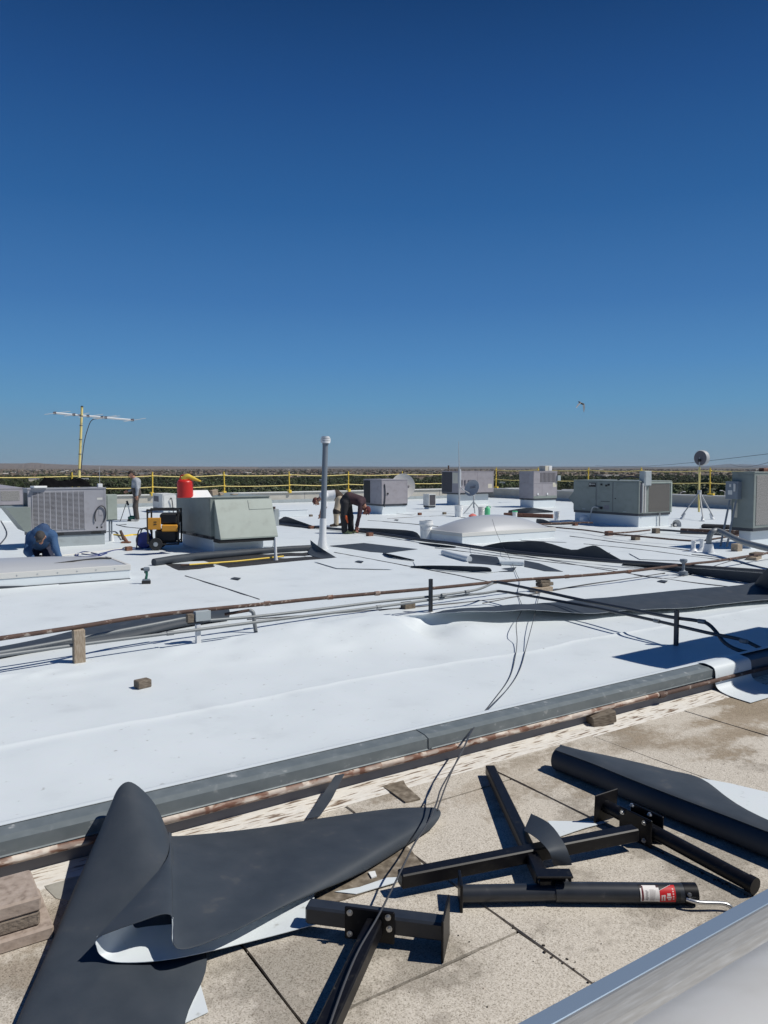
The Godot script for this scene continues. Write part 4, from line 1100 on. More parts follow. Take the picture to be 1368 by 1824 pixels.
func skylights() -> void:
	var k := gp(823, 971)
	var a := run_to(k, U, 990)
	var b := run_to(k, -N, 757)
	skylight("pale grey domed skylight on a white kerb before the workers' buckets", k + U * a * 0.5 - N * b * 0.5, a, b, 0.2, 0.09, 0.36, "dome_grey", "off_white", 0.8)
	k = gp(232, 1032)
	a = 4.2
	b = 1.5
	var s := skylight("long low grey domed skylight with screwed white flashing beside the kneeling worker", k - U * a * 0.5 - N * b * 0.5, a, b, 0.16, 0.09, 0.15, "dome_grey", "off_white", 0.7)
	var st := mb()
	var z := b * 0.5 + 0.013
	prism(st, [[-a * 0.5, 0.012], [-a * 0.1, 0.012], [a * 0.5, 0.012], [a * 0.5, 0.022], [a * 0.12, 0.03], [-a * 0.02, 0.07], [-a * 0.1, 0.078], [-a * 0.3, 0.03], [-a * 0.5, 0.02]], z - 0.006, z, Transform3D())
	part(s, "gap_shade_strip", st, "dark_membrane")  # shade of the gap under the flashing, drawn as a dark strip
	for i in 14:
		var sc := mb()
		lathe(sc, Vector3(-a * 0.47 + i * a * 0.07, 0.20, b * 0.5 + 0.012), [[0.012, 0.0], [0.012, 0.004], [0.006, 0.006], [0.0, 0.006]], 8, Basis(Vector3.RIGHT, PI * 0.5))
		part(s, "screw", sc, "bolt")
	st = mb()
	tube(st, [Vector3(a * 0.13, 0.285, b * 0.36), Vector3(a * 0.3, 0.33, b * 0.30), Vector3(a * 0.42, 0.32, b * 0.1), Vector3(a * 0.48, 0.27, -b * 0.1)], 0.014, 8)
	part(s, "dark_seal", st, "rubber")
	# the near skylight at the camera's feet
	var e0 := gp(915, 1824, 0.32)
	var la := e0.dot(U)
	var lb := e0.dot(N)
	var o := thing("dome_skylight", "large dusty grey domed skylight with blue-grey metal frame on the old deck", "skylight", loc(la + 0.75, lb + 0.62), TURN)
	box_part(o, "curb", Vector3(0, 0.13, 0.015), Vector3(2.36, 0.26, 1.2), "curb_grey", 0.006)
	st = mb()
	for sg in [-1, 1]:
		bx(st, Vector3(0, 0.29, sg * 0.588), Vector3(2.4, 0.06, 0.064), 0.006)
		bx(st, Vector3(sg * 1.168, 0.29, 0), Vector3(0.064, 0.06, 1.112), 0.006)
	part(o, "frame", st, "blue_alu")
	st = mb()
	for sg in [-1, 1]:
		prism(st, [[0.553, 0.305], [0.553, 0.325], [0.52, 0.352], [0.46, 0.378], [0.41, 0.392], [0.37, 0.398], [0.37, 0.32]], -1.13, 1.13, Transform3D(Basis(Vector3(0, 0, sg), Vector3(0, 1, 0), Vector3(1, 0, 0)), Vector3.ZERO))
	part(o, "dusty_rim", st, "dome_dust")
	st = mb()
	dome(st, 1.13, 0.378, 0.393, 0.11, 0.8)
	part(o, "dome", st, "near_dome")

# ---------- rooftop units ----------
# A unit stands square to the building: its front (local +z) faces right and towards us, its side (local -x) faces left.
func unit(called: String, label: String, category: String, kx: float, ky: float, xl: float, xr: float, yt: float, curb: float, cm: String, side_m := "", curb_in := 0.06) -> Dictionary:
	var k := gp(kx, ky)
	var a := run_to(k, U, xr)
	var b := run_to(k, -N, xl)
	var h := dp(kx, yt, -k.z).y
	var o := thing(called, label, category, k + U * a * 0.5 - N * b * 0.5, TURN)
	if curb > 0.0:
		box_part(o, "curb", Vector3(0, curb * 0.5, 0), Vector3(a - curb_in, curb, b - curb_in), "membrane", 0.012)
		box_part(o, "base_rail", Vector3(0, curb + 0.035, 0), Vector3(a - 0.01, 0.07, b - 0.01), "dark_conduit", 0.003)
	var y0 := curb + (0.07 if curb > 0.0 else 0.0)
	box_part(o, "cabinet", Vector3(0, (y0 + h) * 0.5, 0), Vector3(a, h - y0, b), cm, 0.008)
	box_part(o, "top_cover", Vector3(0, h + 0.008, 0), Vector3(a + 0.03, 0.03, b + 0.03), cm, 0.006)
	for sx in [-1, 1]:
		for sz in [-1, 1]:
			if sx > 0 and sz < 0: continue
			box_part(o, "corner_trim", Vector3(sx * (a * 0.5 - 0.018), (y0 + h) * 0.5, sz * (b * 0.5 - 0.018)), Vector3(0.044, h - y0 - 0.02, 0.044), cm, 0.003)
	return {"o": o, "a": a, "b": b, "h": h, "y0": y0}
func on_front(d: Dictionary, called: String, u0: float, u1: float, v0: float, v1: float, m, proud := 0.008, th := 0.012) -> MeshInstance3D:
	var hh: float = d.h - d.y0
	return box_part(d.o, called, Vector3(((u0 + u1) * 0.5 - 0.5) * d.a, d.y0 + (v0 + v1) * 0.5 * hh, d.b * 0.5 + proud - th * 0.5), Vector3((u1 - u0) * d.a, (v1 - v0) * hh, th), m, 0.003)
func on_side(d: Dictionary, called: String, u0: float, u1: float, v0: float, v1: float, m, proud := 0.008, th := 0.012) -> MeshInstance3D:   # u from the far end to the near corner
	var hh: float = d.h - d.y0
	return box_part(d.o, called, Vector3(-d.a * 0.5 - proud + th * 0.5, d.y0 + (v0 + v1) * 0.5 * hh, ((u0 + u1) * 0.5 - 0.5) * d.b), Vector3(th, (v1 - v0) * hh, (u1 - u0) * d.b), m, 0.003)
func louver(d: Dictionary, front: bool, u0: float, u1: float, v0: float, v1: float, count: int, m = "louver", upright := false) -> void:   # one panel of fixed slats
	var hh: float = d.h - d.y0
	var st := mb()
	for i in count:
		var t := (i + 0.5) / count
		var s: Vector3
		var c: Vector3
		var span: float = d.a if front else d.b
		if upright:
			c = Vector3((lerpf(u0, u1, t) - 0.5) * span, d.y0 + (v0 + v1) * 0.5 * hh, 0)
			s = Vector3((u1 - u0) * span / count * 0.45, (v1 - v0) * hh, 0.02)
		else:
			c = Vector3(((u0 + u1) * 0.5 - 0.5) * span, d.y0 + lerpf(v0, v1, t) * hh, 0)
			s = Vector3((u1 - u0) * span, (v1 - v0) * hh / count * 0.5, 0.02)
		if front: bx(st, c + Vector3(0, 0, d.b * 0.5 + 0.004), s, 0.001)
		else: bx(st, Vector3(-d.a * 0.5 - 0.004, c.y, c.x), Vector3(s.z, s.y, s.x), 0.001)
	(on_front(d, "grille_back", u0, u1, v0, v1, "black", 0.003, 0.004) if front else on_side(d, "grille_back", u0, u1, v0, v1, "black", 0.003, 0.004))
	part(d.o, "louver_panel", st, m)

func rooftop_units() -> void:
	# condensing unit with tall louvres
	var d := unit("condensing_unit", "large mauve-grey condensing unit with nine tall louvre panels and a black jacket on it", "air conditioner", 52, 978, 41, 188, 872, 0.28, "paint_grey")
	d.o.get_node("curb").set_surface_override_material(0, M["box_grey"])
	for i in 10: on_front(d, "louver_post", 0.045 + i * 0.0735, 0.059 + i * 0.0735, 0.05, 0.94, "paint_grey", 0.014, 0.02)
	for i in 9: louver(d, true, 0.06 + i * 0.0735, 0.118 + i * 0.0735, 0.06, 0.93, 30, "paint_grey")
	on_front(d, "data_plate", 0.88, 0.955, 0.73, 0.78, "off_white", 0.004, 0.006)
	on_front(d, "access_plate", 0.90, 0.945, 0.36, 0.48, "paint_grey", 0.006, 0.006)
	for q in [[0.875, 0.08], [0.935, 0.08]]: on_front(d, "knockout_shade", q[0] - 0.012, q[0] + 0.012, q[1] - 0.02, q[1] + 0.02, "black", 0.003, 0.004)  # black blocks painted in for the dark of the holes
	for q in [[0.31, 0.44], [0.80, 0.93]]: box_part(d.o, "fork_slot_shade", Vector3(((q[0] + q[1]) * 0.5 - 0.5) * d.a, 0.315, d.b * 0.5 - 0.005), Vector3((q[1] - q[0]) * d.a, 0.045, 0.012), "black", 0.002)  # shade inside the fork openings drawn as black blocks
	var loop := []
	for i in 15:
		var t := lerpf(0.6, 5.4, i / 14.0)
		loop.append(Vector3((0.92 + 0.075 * sin(t + 3.6)) * d.a - d.a * 0.5, d.y0 + (0.37 + 0.22 * cos(t + 3.4)) * (d.h - d.y0), d.b * 0.5 + 0.03))
	tube_part(d.o, "cable_loop", spline(loop, 3), 0.014, "cable")
	on_side(d, "coil", 0.08, 0.92, 0.06, 0.92, "coil", 0.005, 0.01)
	# its intake hood, left
	var st := mb()
	prism(st, [[0.0, 0.0], [0.0, 0.55], [-0.5, 0.55], [-0.12, 0.0]], -0.2, 0.9, Transform3D(Basis(Vector3(1, 0, 0), Vector3(0, 1, 0), Vector3(0, 0, 1)), Vector3(-d.a * 0.5 - 0.002, 0.42, -d.b * 0.5 + 0.1)))
	part(d.o, "intake_hood", st, "paint_green")
	# black jacket and paper on top
	var rows := []
	var nz := FastNoiseLite.new()
	nz.frequency = 3.0
	for i in 9:
		var r := []
		for j in 15:
			var u := j / 14.0
			var v := i / 8.0
			var edge := minf(minf(u, 1.0 - u) * 7.0, minf(v, 1.0 - v) * 4.0)
			r.append(Vector3(lerpf(-0.62, 0.55, u) + nz.get_noise_2d(i * 3.0, j) * 0.05, d.h + 0.045 + clampf(edge, 0, 1) * (0.11 + 0.10 * absf(nz.get_noise_2d(u * 2.4, v * 1.3 + 5.0)) * 2.0 + 0.03 * sin(u * 9.0)), lerpf(0.05, d.b * 0.5 - 0.03, v) + nz.get_noise_2d(j * 2.0, i + 30.0) * 0.05))
		rows.append(r)
	var jk := thing("black_jacket", "crumpled black jacket thrown on the condensing unit", "jacket", d.o.position + Vector3(0, d.h + 0.02, 0), TURN)
	var mi := part(jk, "cloth", sheet(net(rows, 2), 0.004, true), "black_cloth")
	mi.position = Vector3(0, -d.h - 0.02, 0)
	var pp := thing("white_paper", "white sheet of paper beside the black jacket on the condensing unit", "paper", d.o.position + Vector3(0, d.h + 0.024, 0) - U * 0.62 + N * 0.3, TURN + 0.2)
	box_part(pp, "sheet", Vector3(0, 0.03, 0), Vector3(0.3, 0.05, 0.24), "white", 0.01)
	var bc := thing("white_antenna_base", "small white box with a thin upright rod on the condensing unit's corner", "antenna", d.o.position + Vector3(0, d.h + 0.023, 0) + U * d.a * 0.44 + N * 0.2, TURN)
	box_part(bc, "box", Vector3(0, 0.045, 0), Vector3(0.11, 0.09, 0.1), "white", 0.01)
	tube_part(bc, "rod", [Vector3(0, 0.08, 0), Vector3(0, 0.5, 0)], 0.006, "dish_grey")
	# grey switch box on legs
	var eb := thing("electrical_box", "pale green switch box on two conduit legs beside the condensing unit", "electrical box", gp(199, 965), TURN + 0.12)
	var ez := -gp(199, 965).z
	var s := ez / FOCAL
	box_part(eb, "box", Vector3(-0.01, (965 - 903) * s, 0), Vector3(20 * s, 46 * s, 0.14), "paint_pale_green", 0.006)
	box_part(eb, "door", Vector3(-0.0, (965 - 903) * s, 0.078), Vector3(17.5 * s, 43 * s, 0.012), "paint_pale_green", 0.004)
	for x in [-3.5, 0.5]: tube_part(eb, "leg", [Vector3(x * s, 0, 0), Vector3(x * s, (965 - 926) * s, 0)], 0.02, "pole_grey")
	tube_part(eb, "boot", [Vector3(0.5 * s, 0, 0), Vector3(0.5 * s, 0.2, 0)], [0.06, 0.03], "pole_white")

	# unit behind at the left edge
	d = unit("rooftop_unit", "small mauve unit with a mesh grille behind the condensing unit", "air conditioner", -20, 930, -60, 42, 871, 0.5, "paint_mauve")
	on_front(d, "mesh_grille", 0.35, 0.88, 0.25, 0.85, "coil_pale", 0.01, 0.014)
	var cap := thing("cream_cap", "cream capped box on the mauve unit at the roof's left", "box", d.o.position + Vector3(0, d.h + 0.024, 0) + U * 0.1, TURN)
	box_part(cap, "box", Vector3(0, 0.06, 0), Vector3(0.3, 0.12, 0.25), "off_white", 0.02)
	box_part(cap, "foot", Vector3(-0.12, 0.03, 0.16), Vector3(0.5, 0.05, 0.12), "wood_red", 0.006)

	# hooded unit
	d = unit("rooftop_unit", "grey-green unit with a large sloped intake hood and a red can on top", "air conditioner", 376, 986, 314, 479, 887, 0.30, "paint_green", "", 0.2)
	st = mb()
	var hh: float = d.h - d.y0
	var bx0: float = d.b * 0.5
	prism(st, [[bx0 + 0.002, d.y0 + 0.95 * hh], [bx0 + 0.03, d.y0 + 0.95 * hh], [bx0 + 0.36, d.y0 - 0.02], [bx0 + 0.36, d.y0 - 0.05], [bx0 + 0.002, d.y0 - 0.05]], -d.a * 0.44, d.a * 0.53, Transform3D(Basis(Vector3(0, 0, 1), Vector3(0, 1, 0), Vector3(1, 0, 0)), Vector3.ZERO))
	part(d.o, "intake_hood", st, "paint_pale_green")
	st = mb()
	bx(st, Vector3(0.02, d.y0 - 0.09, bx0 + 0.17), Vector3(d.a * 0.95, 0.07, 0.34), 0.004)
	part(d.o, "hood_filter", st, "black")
	st = mb()
	var sl := Vector3(0, 0.33, (0.95 * hh + 0.02)).normalized()
	var slope := Basis(Vector3(1, 0, 0), Vector3(0, (0.95 * hh + 0.02), -0.33).normalized(), sl)
	bx(st, Vector3(d.a * 0.31, d.y0 + 0.80 * hh, bx0 + 0.03 + 0.33 * (0.15 * hh) / (0.97 * hh) + 0.005), Vector3(d.a * 0.40, 0.26 * hh, 0.01), 0.003, slope)
	part(d.o, "hood_plate", st, "paint_pale_green")
	on_side(d, "side_panel", 0.03, 0.97, 0.05, 0.97, "paint_green", 0.006, 0.008)
	for u in [0.2, 0.55, 0.86]: box_part(d.o, "rail_slot_shade", Vector3(-d.a * 0.5 + 0.0, 0.335, (u - 0.5) * d.b), Vector3(0.014, 0.04, 0.28), "black", 0.002)  # no recess cut: black blocks give the shade of the slots
	# things on it
	var top := Vector3(0, d.h + 0.024, 0)
	var gc := thing("fuel_can", "red metal fuel can with a yellow funnel spout on the hooded unit", "fuel can", gp(330, 886.5, d.h + 0.024))
	st = mb()
	lathe(st, Vector3.ZERO, [[0.0, 0.0], [0.155, 0.0], [0.165, 0.012], [0.165, 0.33], [0.155, 0.35], [0.12, 0.375], [0.05, 0.40], [0.04, 0.40], [0.04, 0.43], [0.0, 0.435]], 28)
	part(gc, "can", st, "red")
	tube_part(gc, "spout", spline([Vector3(-0.02, 0.36, 0.02), Vector3(0.05, 0.43, 0.02), Vector3(0.12, 0.425, 0.02), Vector3(0.34, 0.34, 0.02)], 4), [0.075, 0.075, 0.075, 0.075, 0.075, 0.07, 0.065, 0.06, 0.05, 0.04, 0.03, 0.02, 0.015], "yellow", false, 14)
	tube_part(gc, "handle", spline([Vector3(-0.11, 0.37, 0), Vector3(-0.08, 0.46, 0), Vector3(0.03, 0.47, 0)], 4), 0.012, "red")
	var wp := thing("sheet_metal_offcut", "white sheet metal offcut leaning on the hooded unit's top", "sheet metal", gp(353, 886, d.h + 0.024), TURN)
	st = mb()
	bx(st, Vector3(0, 0.075, 0), Vector3(0.52, 0.008, 0.3), 0.003, Basis(Vector3.RIGHT, 0.5))
	part(wp, "sheet", st, "white")
	for e in [[365, 885, 0.08, 0.09, "pale wood offcut upright on the hooded unit beside the white panel"], [381, 884.5, 0.16, 0.15, "pale wood block tilted on the hooded unit"], [393, 884, 0.1, 0.08, "short brown wood block on the hooded unit"], [417, 882.5, 0.16, 0.03, "thin wood slat lying on the hooded unit"]]:
		var wbk := thing("wood_block", e[4], "wood block", gp(e[0], e[1], d.h + 0.024), TURN + 0.3)
		st = mb()
		bx(st, Vector3(0, e[3] * 0.5 + 0.012, 0), Vector3(e[2], e[3] * 0.8, 0.1), 0.006, Basis(Vector3(0, 0, 1), 0.15 if e[3] > 0.05 else 0.0))
		part(wbk, "block", st, "wood_pale")
	# box on a post at its right
	eb = thing("electrical_box", "narrow grey box on a white booted post beside the hooded unit", "electrical box", gp(489, 975), TURN)
	s = -gp(489, 975).z / FOCAL
	box_part(eb, "box", Vector3(0, (975 - 921) * s, 0), Vector3(14 * s, 30 * s, 0.12), "box_grey", 0.006)
	tube_part(eb, "post", [Vector3(0, 0.2, 0), Vector3(0, (975 - 938) * s, 0)], 0.02, "dish_grey")
	tube_part(eb, "boot", [Vector3.ZERO, Vector3(0, 0.04, 0), Vector3(0, 0.12, 0), Vector3(0, 0.3, 0)], [0.06, 0.045, 0.03, 0.025], "pole_white")
	var vs := thing("vent_stub", "thin white pipe with a flared boot at the edge of the exposed black strip", "vent", gp(491, 999))
	tube_part(vs, "stub", [Vector3.ZERO, Vector3(0, 0.04, 0), Vector3(0, 0.12, 0), Vector3(0, 0.46, 0)], [0.06, 0.045, 0.03, 0.022], "pole_white")
	tube_part(eb, "cap", [Vector3(0, (975 - 906) * s, 0), Vector3(0, (975 - 902) * s, 0)], 0.03, "rust_pipe")

	# mauve unit at the middle, big white dish behind
	d = unit("rooftop_unit", "square mauve unit on a white kerb with a white dish behind it", "air conditioner", 680, 917, 648, 726, 855, 0.34, "paint_mauve")
	on_side(d, "coil", 0.02, 0.36, 0.02, 0.97, "black", 0.012, 0.02)
	on_side(d, "side_panel", 0.38, 0.98, 0.03, 0.97, "paint_mauve", 0.008, 0.01)
	tube_part(d.o, "cable", spline([Vector3(-d.a * 0.42, 0.3, d.b * 0.5 + 0.03), Vector3(-d.a * 0.38, 0.8, d.b * 0.5 + 0.03), Vector3(-d.a * 0.4, 1.2, d.b * 0.5 + 0.02)], 4), 0.02, "cable")
	on_front(d, "knob", 0.2, 0.25, 0.4, 0.47, "black", 0.03, 0.03)
	for q in [[0.84, 0.0], [0.9, 0.0]]: on_front(d, "foot_bracket", q[0], q[0] + 0.03, -0.06, 0.0, "black", 0.01, 0.02)
	# long mauve unit at the corner of the roof
	d = unit("rooftop_unit", "long mauve unit with a dark coil end standing by the parapet corner", "air conditioner", 816, 901, 787, 879, 840, 0.55, "paint_mauve", "", 0.35)
	on_side(d, "coil", 0.02, 0.62, 0.03, 0.97, "black", 0.01, 0.02)
	louver(d, false, 0.04, 0.6, 0.05, 0.95, 12, "louver", true)
	on_side(d, "end_panel", 0.66, 0.98, 0.45, 0.95, "paint_cream", 0.008, 0.01)
	on_front(d, "panel_seam", 0.53, 0.535, 0.02, 0.98, "louver", 0.002, 0.004)
	for q in [0.08, 0.17, 0.27, 0.33]: on_front(d, "fitting", q, q + 0.035, 0.35, 0.6, "louver", 0.03, 0.03)
	on_front(d, "data_plate", 0.84, 0.96, 0.2, 0.4, "paint_cream", 0.004, 0.006)
	tube_part(d.o, "stack", [Vector3(-d.a * 0.45, d.h, -d.b * 0.2), Vector3(-d.a * 0.45, d.h + 0.3, -d.b * 0.2)], 0.04, "rust_pipe")
	# upright unit on the right half
	d = unit("rooftop_unit", "upright two-tone mauve unit with louvred top half and a tan box on it", "air conditioner", 950, 905, 925, 992, 840, 0.36, "paint_mauve")
	on_side(d, "side_upper", 0.02, 0.98, 0.55, 0.98, "paint_mauve", 0.006, 0.01)
	on_side(d, "side_lower", 0.02, 0.98, 0.12, 0.53, "paint_mauve", 0.006, 0.01)
	louver(d, false, 0.12, 0.66, 0.56, 0.93, 6, "paint_mauve", true)
	louver(d, true, 0.28, 0.95, 0.6, 0.96, 12, "paint_mauve", true)
	on_front(d, "middle_seam", 0.0, 1.0, 0.545, 0.555, "louver", 0.002, 0.004)
	on_front(d, "upright_seam", 0.36, 0.366, 0.15, 0.54, "louver", 0.002, 0.004)
	on_front(d, "skirt", 0.0, 1.0, 0.0, 0.1, "paint_green", 0.006, 0.01)
	on_front(d, "data_plate", 0.82, 0.99, 0.42, 0.58, "paint_cream", 0.004, 0.006)
	for q in [0.15, 0.55]: on_front(d, "white_fitting", q, q + 0.05, 0.13, 0.2, "white", 0.03, 0.03)
	on_front(d, "outlet_box", 0.98, 1.1, 0.65, 0.85, "box_grey", 0.09, 0.1)
	cap = thing("tan_box", "tan and white cap box standing on the upright mauve unit", "box", d.o.position + Vector3(0, d.h + 0.024, 0) + U * d.a * 0.3, TURN)
	box_part(cap, "box", Vector3(0, 0.12, 0), Vector3(0.42, 0.24, 0.4), "paint_cream", 0.01)
	box_part(cap, "white_end", Vector3(0.12, 0.122, 0.21), Vector3(0.2, 0.22, 0.02), "white", 0.005)
	# long green unit
	d = unit("rooftop_unit", "long dark green unit on a white kerb with a brown coil end", "air conditioner", 1137, 940, 1022, 1195, 858, 0.36, "paint_green")
	for q in [0.37, 0.62]: on_side(d, "panel_seam", q, q + 0.006, 0.02, 0.98, "louver", 0.003, 0.005)
	on_side(d, "near_door", 0.635, 0.985, 0.03, 0.97, "paint_green", 0.012, 0.014)
	on_side(d, "far_door", 0.015, 0.36, 0.03, 0.97, "paint_green", 0.012, 0.014)
	on_side(d, "control_panel", 0.385, 0.615, 0.74, 0.97, "paint_green", 0.012, 0.014)
	on_side(d, "lower_panel", 0.385, 0.615, 0.02, 0.73, "paint_green", 0.009, 0.012)
	on_side(d, "recess_panel", 0.44, 0.58, 0.36, 0.62, "paint_green", 0.013, 0.006)
	on_side(d, "handle_slot_shade", 0.44, 0.58, 0.33, 0.345, "black", 0.012, 0.006)  # black bar in place of the shaded recess below the handle
	on_side(d, "data_plate", 0.49, 0.57, 0.08, 0.22, "paint_dark_mauve", 0.011, 0.006)
	on_side(d, "badge", 0.25, 0.36, 0.80, 0.94, "black", 0.016, 0.006)
	# white lettering marks on the badge
	for i in 4: on_side(d, "badge_mark", 0.285 + i * 0.017, 0.296 + i * 0.017, 0.875, 0.905, "off_white", 0.018, 0.004)
	on_side(d, "badge_mark", 0.262, 0.278, 0.86, 0.92, "off_white", 0.018, 0.004)
	for q in [[0.45, 0.885], [0.56, 0.885], [0.525, 0.855]]: on_side(d, "gauge", q[0] - 0.014, q[0] + 0.014, q[1] - 0.03, q[1] + 0.03, "black", 0.03, 0.03)
	on_side(d, "lock", 0.655, 0.67, 0.43, 0.46, "black", 0.02, 0.02)
	on_side(d, "drain_valve", 0.44, 0.47, 0.08, 0.16, "black", 0.06, 0.06)
	for q in [[0.15, 0.06], [0.78, 0.045]]: on_side(d, "lift_lug", q[0], q[0] + 0.05, q[1] - 0.015, q[1] + 0.01, "box_grey", 0.02, 0.02)
	tube_part(d.o, "drain_line", spline([Vector3(-d.a * 0.5 - 0.06, d.y0 + 0.12, -0.08 * d.b), Vector3(-d.a * 0.5 - 0.09, d.y0 + 0.11, -0.16 * d.b), Vector3(-d.a * 0.5 - 0.1, 0.1, -0.2 * d.b)], 4), 0.02, "off_white")
	on_front(d, "coil", 0.3, 0.96, 0.04, 0.92, "coil", 0.006, 0.012)
	on_front(d, "pipe_cover", 0.03, 0.22, 0.03, 0.95, "paint_dark_mauve", 0.006, 0.012)
	for q in [0.08, 0.15]: tube_part(d.o, "riser", [Vector3((q - 0.5) * d.a, d.y0 + 0.03, d.b * 0.5 + 0.04), Vector3((q - 0.5) * d.a, d.y0 + 0.95 * (d.h - d.y0), d.b * 0.5 + 0.04)], 0.03, "off_white")
	on_front(d, "frame_top", 0.2, 1.03, 0.94, 0.985, "paint_pale_green", 0.02, 0.03)
	on_front(d, "frame_post", 0.985, 1.03, 0.0, 0.94, "paint_pale_green", 0.02, 0.03)
	tube_part(d.o, "kerb_pipe", [Vector3(d.a * 0.13, 0.0, d.b * 0.5 + 0.03), Vector3(d.a * 0.13, 0.42, d.b * 0.5 + 0.03)], 0.02, "dish_grey")
	st = mb()
	prism(st, [[0.0, 0.25], [0.0, 1.0], [-0.12, 1.0], [-0.5, 0.62]], -0.4, 0.5, Transform3D(Basis(Vector3(0, 0, 1), Vector3(0, 1, 0), Vector3(1, 0, 0)), Vector3(-0.1, 0.18, -d.b * 0.5)))
	part(d.o, "intake_hood", st, "paint_green")
	eb = thing("electrical_box", "tall pale grey switch box fixed above the green unit's corner", "electrical box", d.o.position + Vector3(0, d.h - 0.12, 0) + N * (d.b * 0.5 - 0.02) - U * (d.a * 0.5 - 0.32), TURN)
	box_part(eb, "box", Vector3(0, 0.22, 0), Vector3(0.34, 0.46, 0.2), "box_grey", 0.01)
	box_part(eb, "door", Vector3(0.01, 0.22, 0.105), Vector3(0.28, 0.42, 0.014), "box_grey", 0.004)
	tube_part(d.o, "loop_cable", spline([Vector3(-0.3, d.h + 0.03, 0.1), Vector3(-0.2, d.h + 0.14, 0.4), Vector3(-0.15, d.h + 0.12, 0.8), Vector3(-0.2, d.h + 0.04, 1.0)], 5), 0.022, "cable")
	# cooling unit at the right edge
	d = unit("evaporative_cooler", "tall grey-green cooler with a pale coil face and a blue-grey switch box", "air conditioner", 1340, 980, 1304, 1440, 842, 0.42, "paint_green", "", 0.24)
	on_front(d, "coil", 0.04, 0.96, 0.05, 0.95, "coil_pale", 0.01, 0.02)
	on_side(d, "side_panel", 0.03, 0.97, 0.03, 0.97, "paint_green", 0.006, 0.01)
	on_side(d, "warning_plate", 0.08, 0.28, 0.18, 0.45, "paint_cream", 0.01, 0.006)
	var sb := on_side(d, "switch_box", -0.12, 0.45, 0.52, 0.84, "pole_grey", 0.16, 0.16)
	on_side(d, "switch_label", 0.0, 0.2, 0.60, 0.68, "off_white", 0.163, 0.006)
	on_side(d, "switch_label", 0.05, 0.14, 0.74, 0.79, "off_white", 0.163, 0.006)
	on_side(d, "switch_handle", 0.28, 0.36, 0.66, 0.8, "off_white", 0.19, 0.03)
	for q in [0.0, 0.3]: tube_part(d.o, "conduit_leg", [Vector3(-d.a * 0.5 - 0.08, d.y0 + 0.5 * (d.h - d.y0), (q - 0.5) * d.b), Vector3(-d.a * 0.5 - 0.3, 0.05, (q - 0.62) * d.b)], 0.022, "pole_grey")
	box_part(d.o, "junction", Vector3(-d.a * 0.25, d.h + 0.06, d.b * 0.3), Vector3(0.26, 0.09, 0.12), "wood_red", 0.01)
	box_part(d.o, "junction_end", Vector3(-d.a * 0.25 + 0.16, d.h + 0.06, d.b * 0.3), Vector3(0.05, 0.1, 0.1), "white", 0.01)
	# covered kerb and cut sheets on the roof between the units
	var kk := gp(497, 922)
	var ka := run_to(kk, U, 548)
	var kb := run_to(kk, -N, 474)
	var ko := thing("covered_kerb", "low white membrane-covered kerb behind the tall vent pipe", "kerb", kk + U * ka * 0.5 - N * kb * 0.5, TURN)
	box_part(ko, "body", Vector3(0, 0.13, 0), Vector3(ka, 0.26, kb), "membrane", 0.02)
	box_part(ko, "cap", Vector3(0, 0.27, 0), Vector3(ka + 0.03, 0.02, kb + 0.03), "membrane", 0.006)
	for e in [
		[[[660, 905], [700, 908], [742, 913], [735, 917], [690, 913]], "white cut sheet lying before the square mauve unit"],
		[[[900, 950], [985, 957], [1010, 966], [930, 962]], "white cut sheet lying beside the pale dome skylight"],
		[[[1120, 985], [1200, 990], [1225, 999], [1140, 996]], "white cut sheet lying before the vent stubs"],
		[[[560, 1000], [640, 1003], [700, 1014], [600, 1012]], "white cut sheet lying beyond the rusty gas pipe"],
		[[[130, 1004], [160, 1003], [185, 1006], [150, 1009]], "white scrap of sheet behind the long low skylight"]]:
		flat("cut_sheet", e[1], "membrane", e[0], "membrane", 0.004, 0.03)
	for e in [[706, 926, "torn dark scrap near the square mauve unit"], [930, 942, "torn dark scrap behind the pale dome skylight"], [1080, 985, "torn dark scrap before the green unit"], [640, 1000, "torn dark scrap beyond the gas pipe"], [1180, 1035, "torn dark scrap beside the dark fold"], [420, 1030, "torn dark scrap near the cordless drill"]]:
		var w: float = 0.012 * (e[1] - 832.0)
		flat("membrane_scrap", e[2], "scrap", [[e[0] - 4 * w, e[1]], [e[0] - w, e[1] - 0.9 * w], [e[0] + 4 * w, e[1] - 0.3 * w], [e[0] + 2 * w, e[1] + w]], "dark_membrane", 0.003, 0.03)
	# cabinet by the far parapet
	d = unit("equipment_cabinet", "small off-white cabinet with a vent grille near the far parapet", "cabinet", 290, 914, 272, 314, 881, 0.12, "paint_white")
	on_side(d, "vent", 0.1, 0.6, 0.45, 0.85, "louver", 0.008, 0.012)
	on_front(d, "cover", 0.08, 0.9, 0.06, 0.94, "paint_white", 0.02, 0.03)
	tube_part(d.o, "cable", spline([Vector3(0, 0.55, d.b * 0.5 + 0.05), Vector3(0.05, 0.6, d.b * 0.5 + 0.1), Vector3(0.1, 0.3, d.b * 0.5 + 0.08), Vector3(0.12, 0.0, d.b * 0.5 + 0.1)], 4), 0.02, "cable")
	# unit out of the frame whose shade falls across the loose sheet at the right
	var o := thing("rooftop_unit", "tall grey-green unit on the white roof beyond the picture's edge, shading the loose sheet", "air conditioner", Vector3(3.95, 0, -7.15) + U * 1.25 + N * 0.72, TURN)
	box_part(o, "curb", Vector3(0, 0.17, 0), Vector3(2.4, 0.34, 1.34), "membrane", 0.01)
	box_part(o, "cabinet", Vector3(0, 1.27, 0), Vector3(2.5, 1.86, 1.44), "paint_green", 0.01)
	box_part(o, "top_cover", Vector3(0, 2.215, 0), Vector3(2.54, 0.03, 1.48), "paint_green", 0.006)

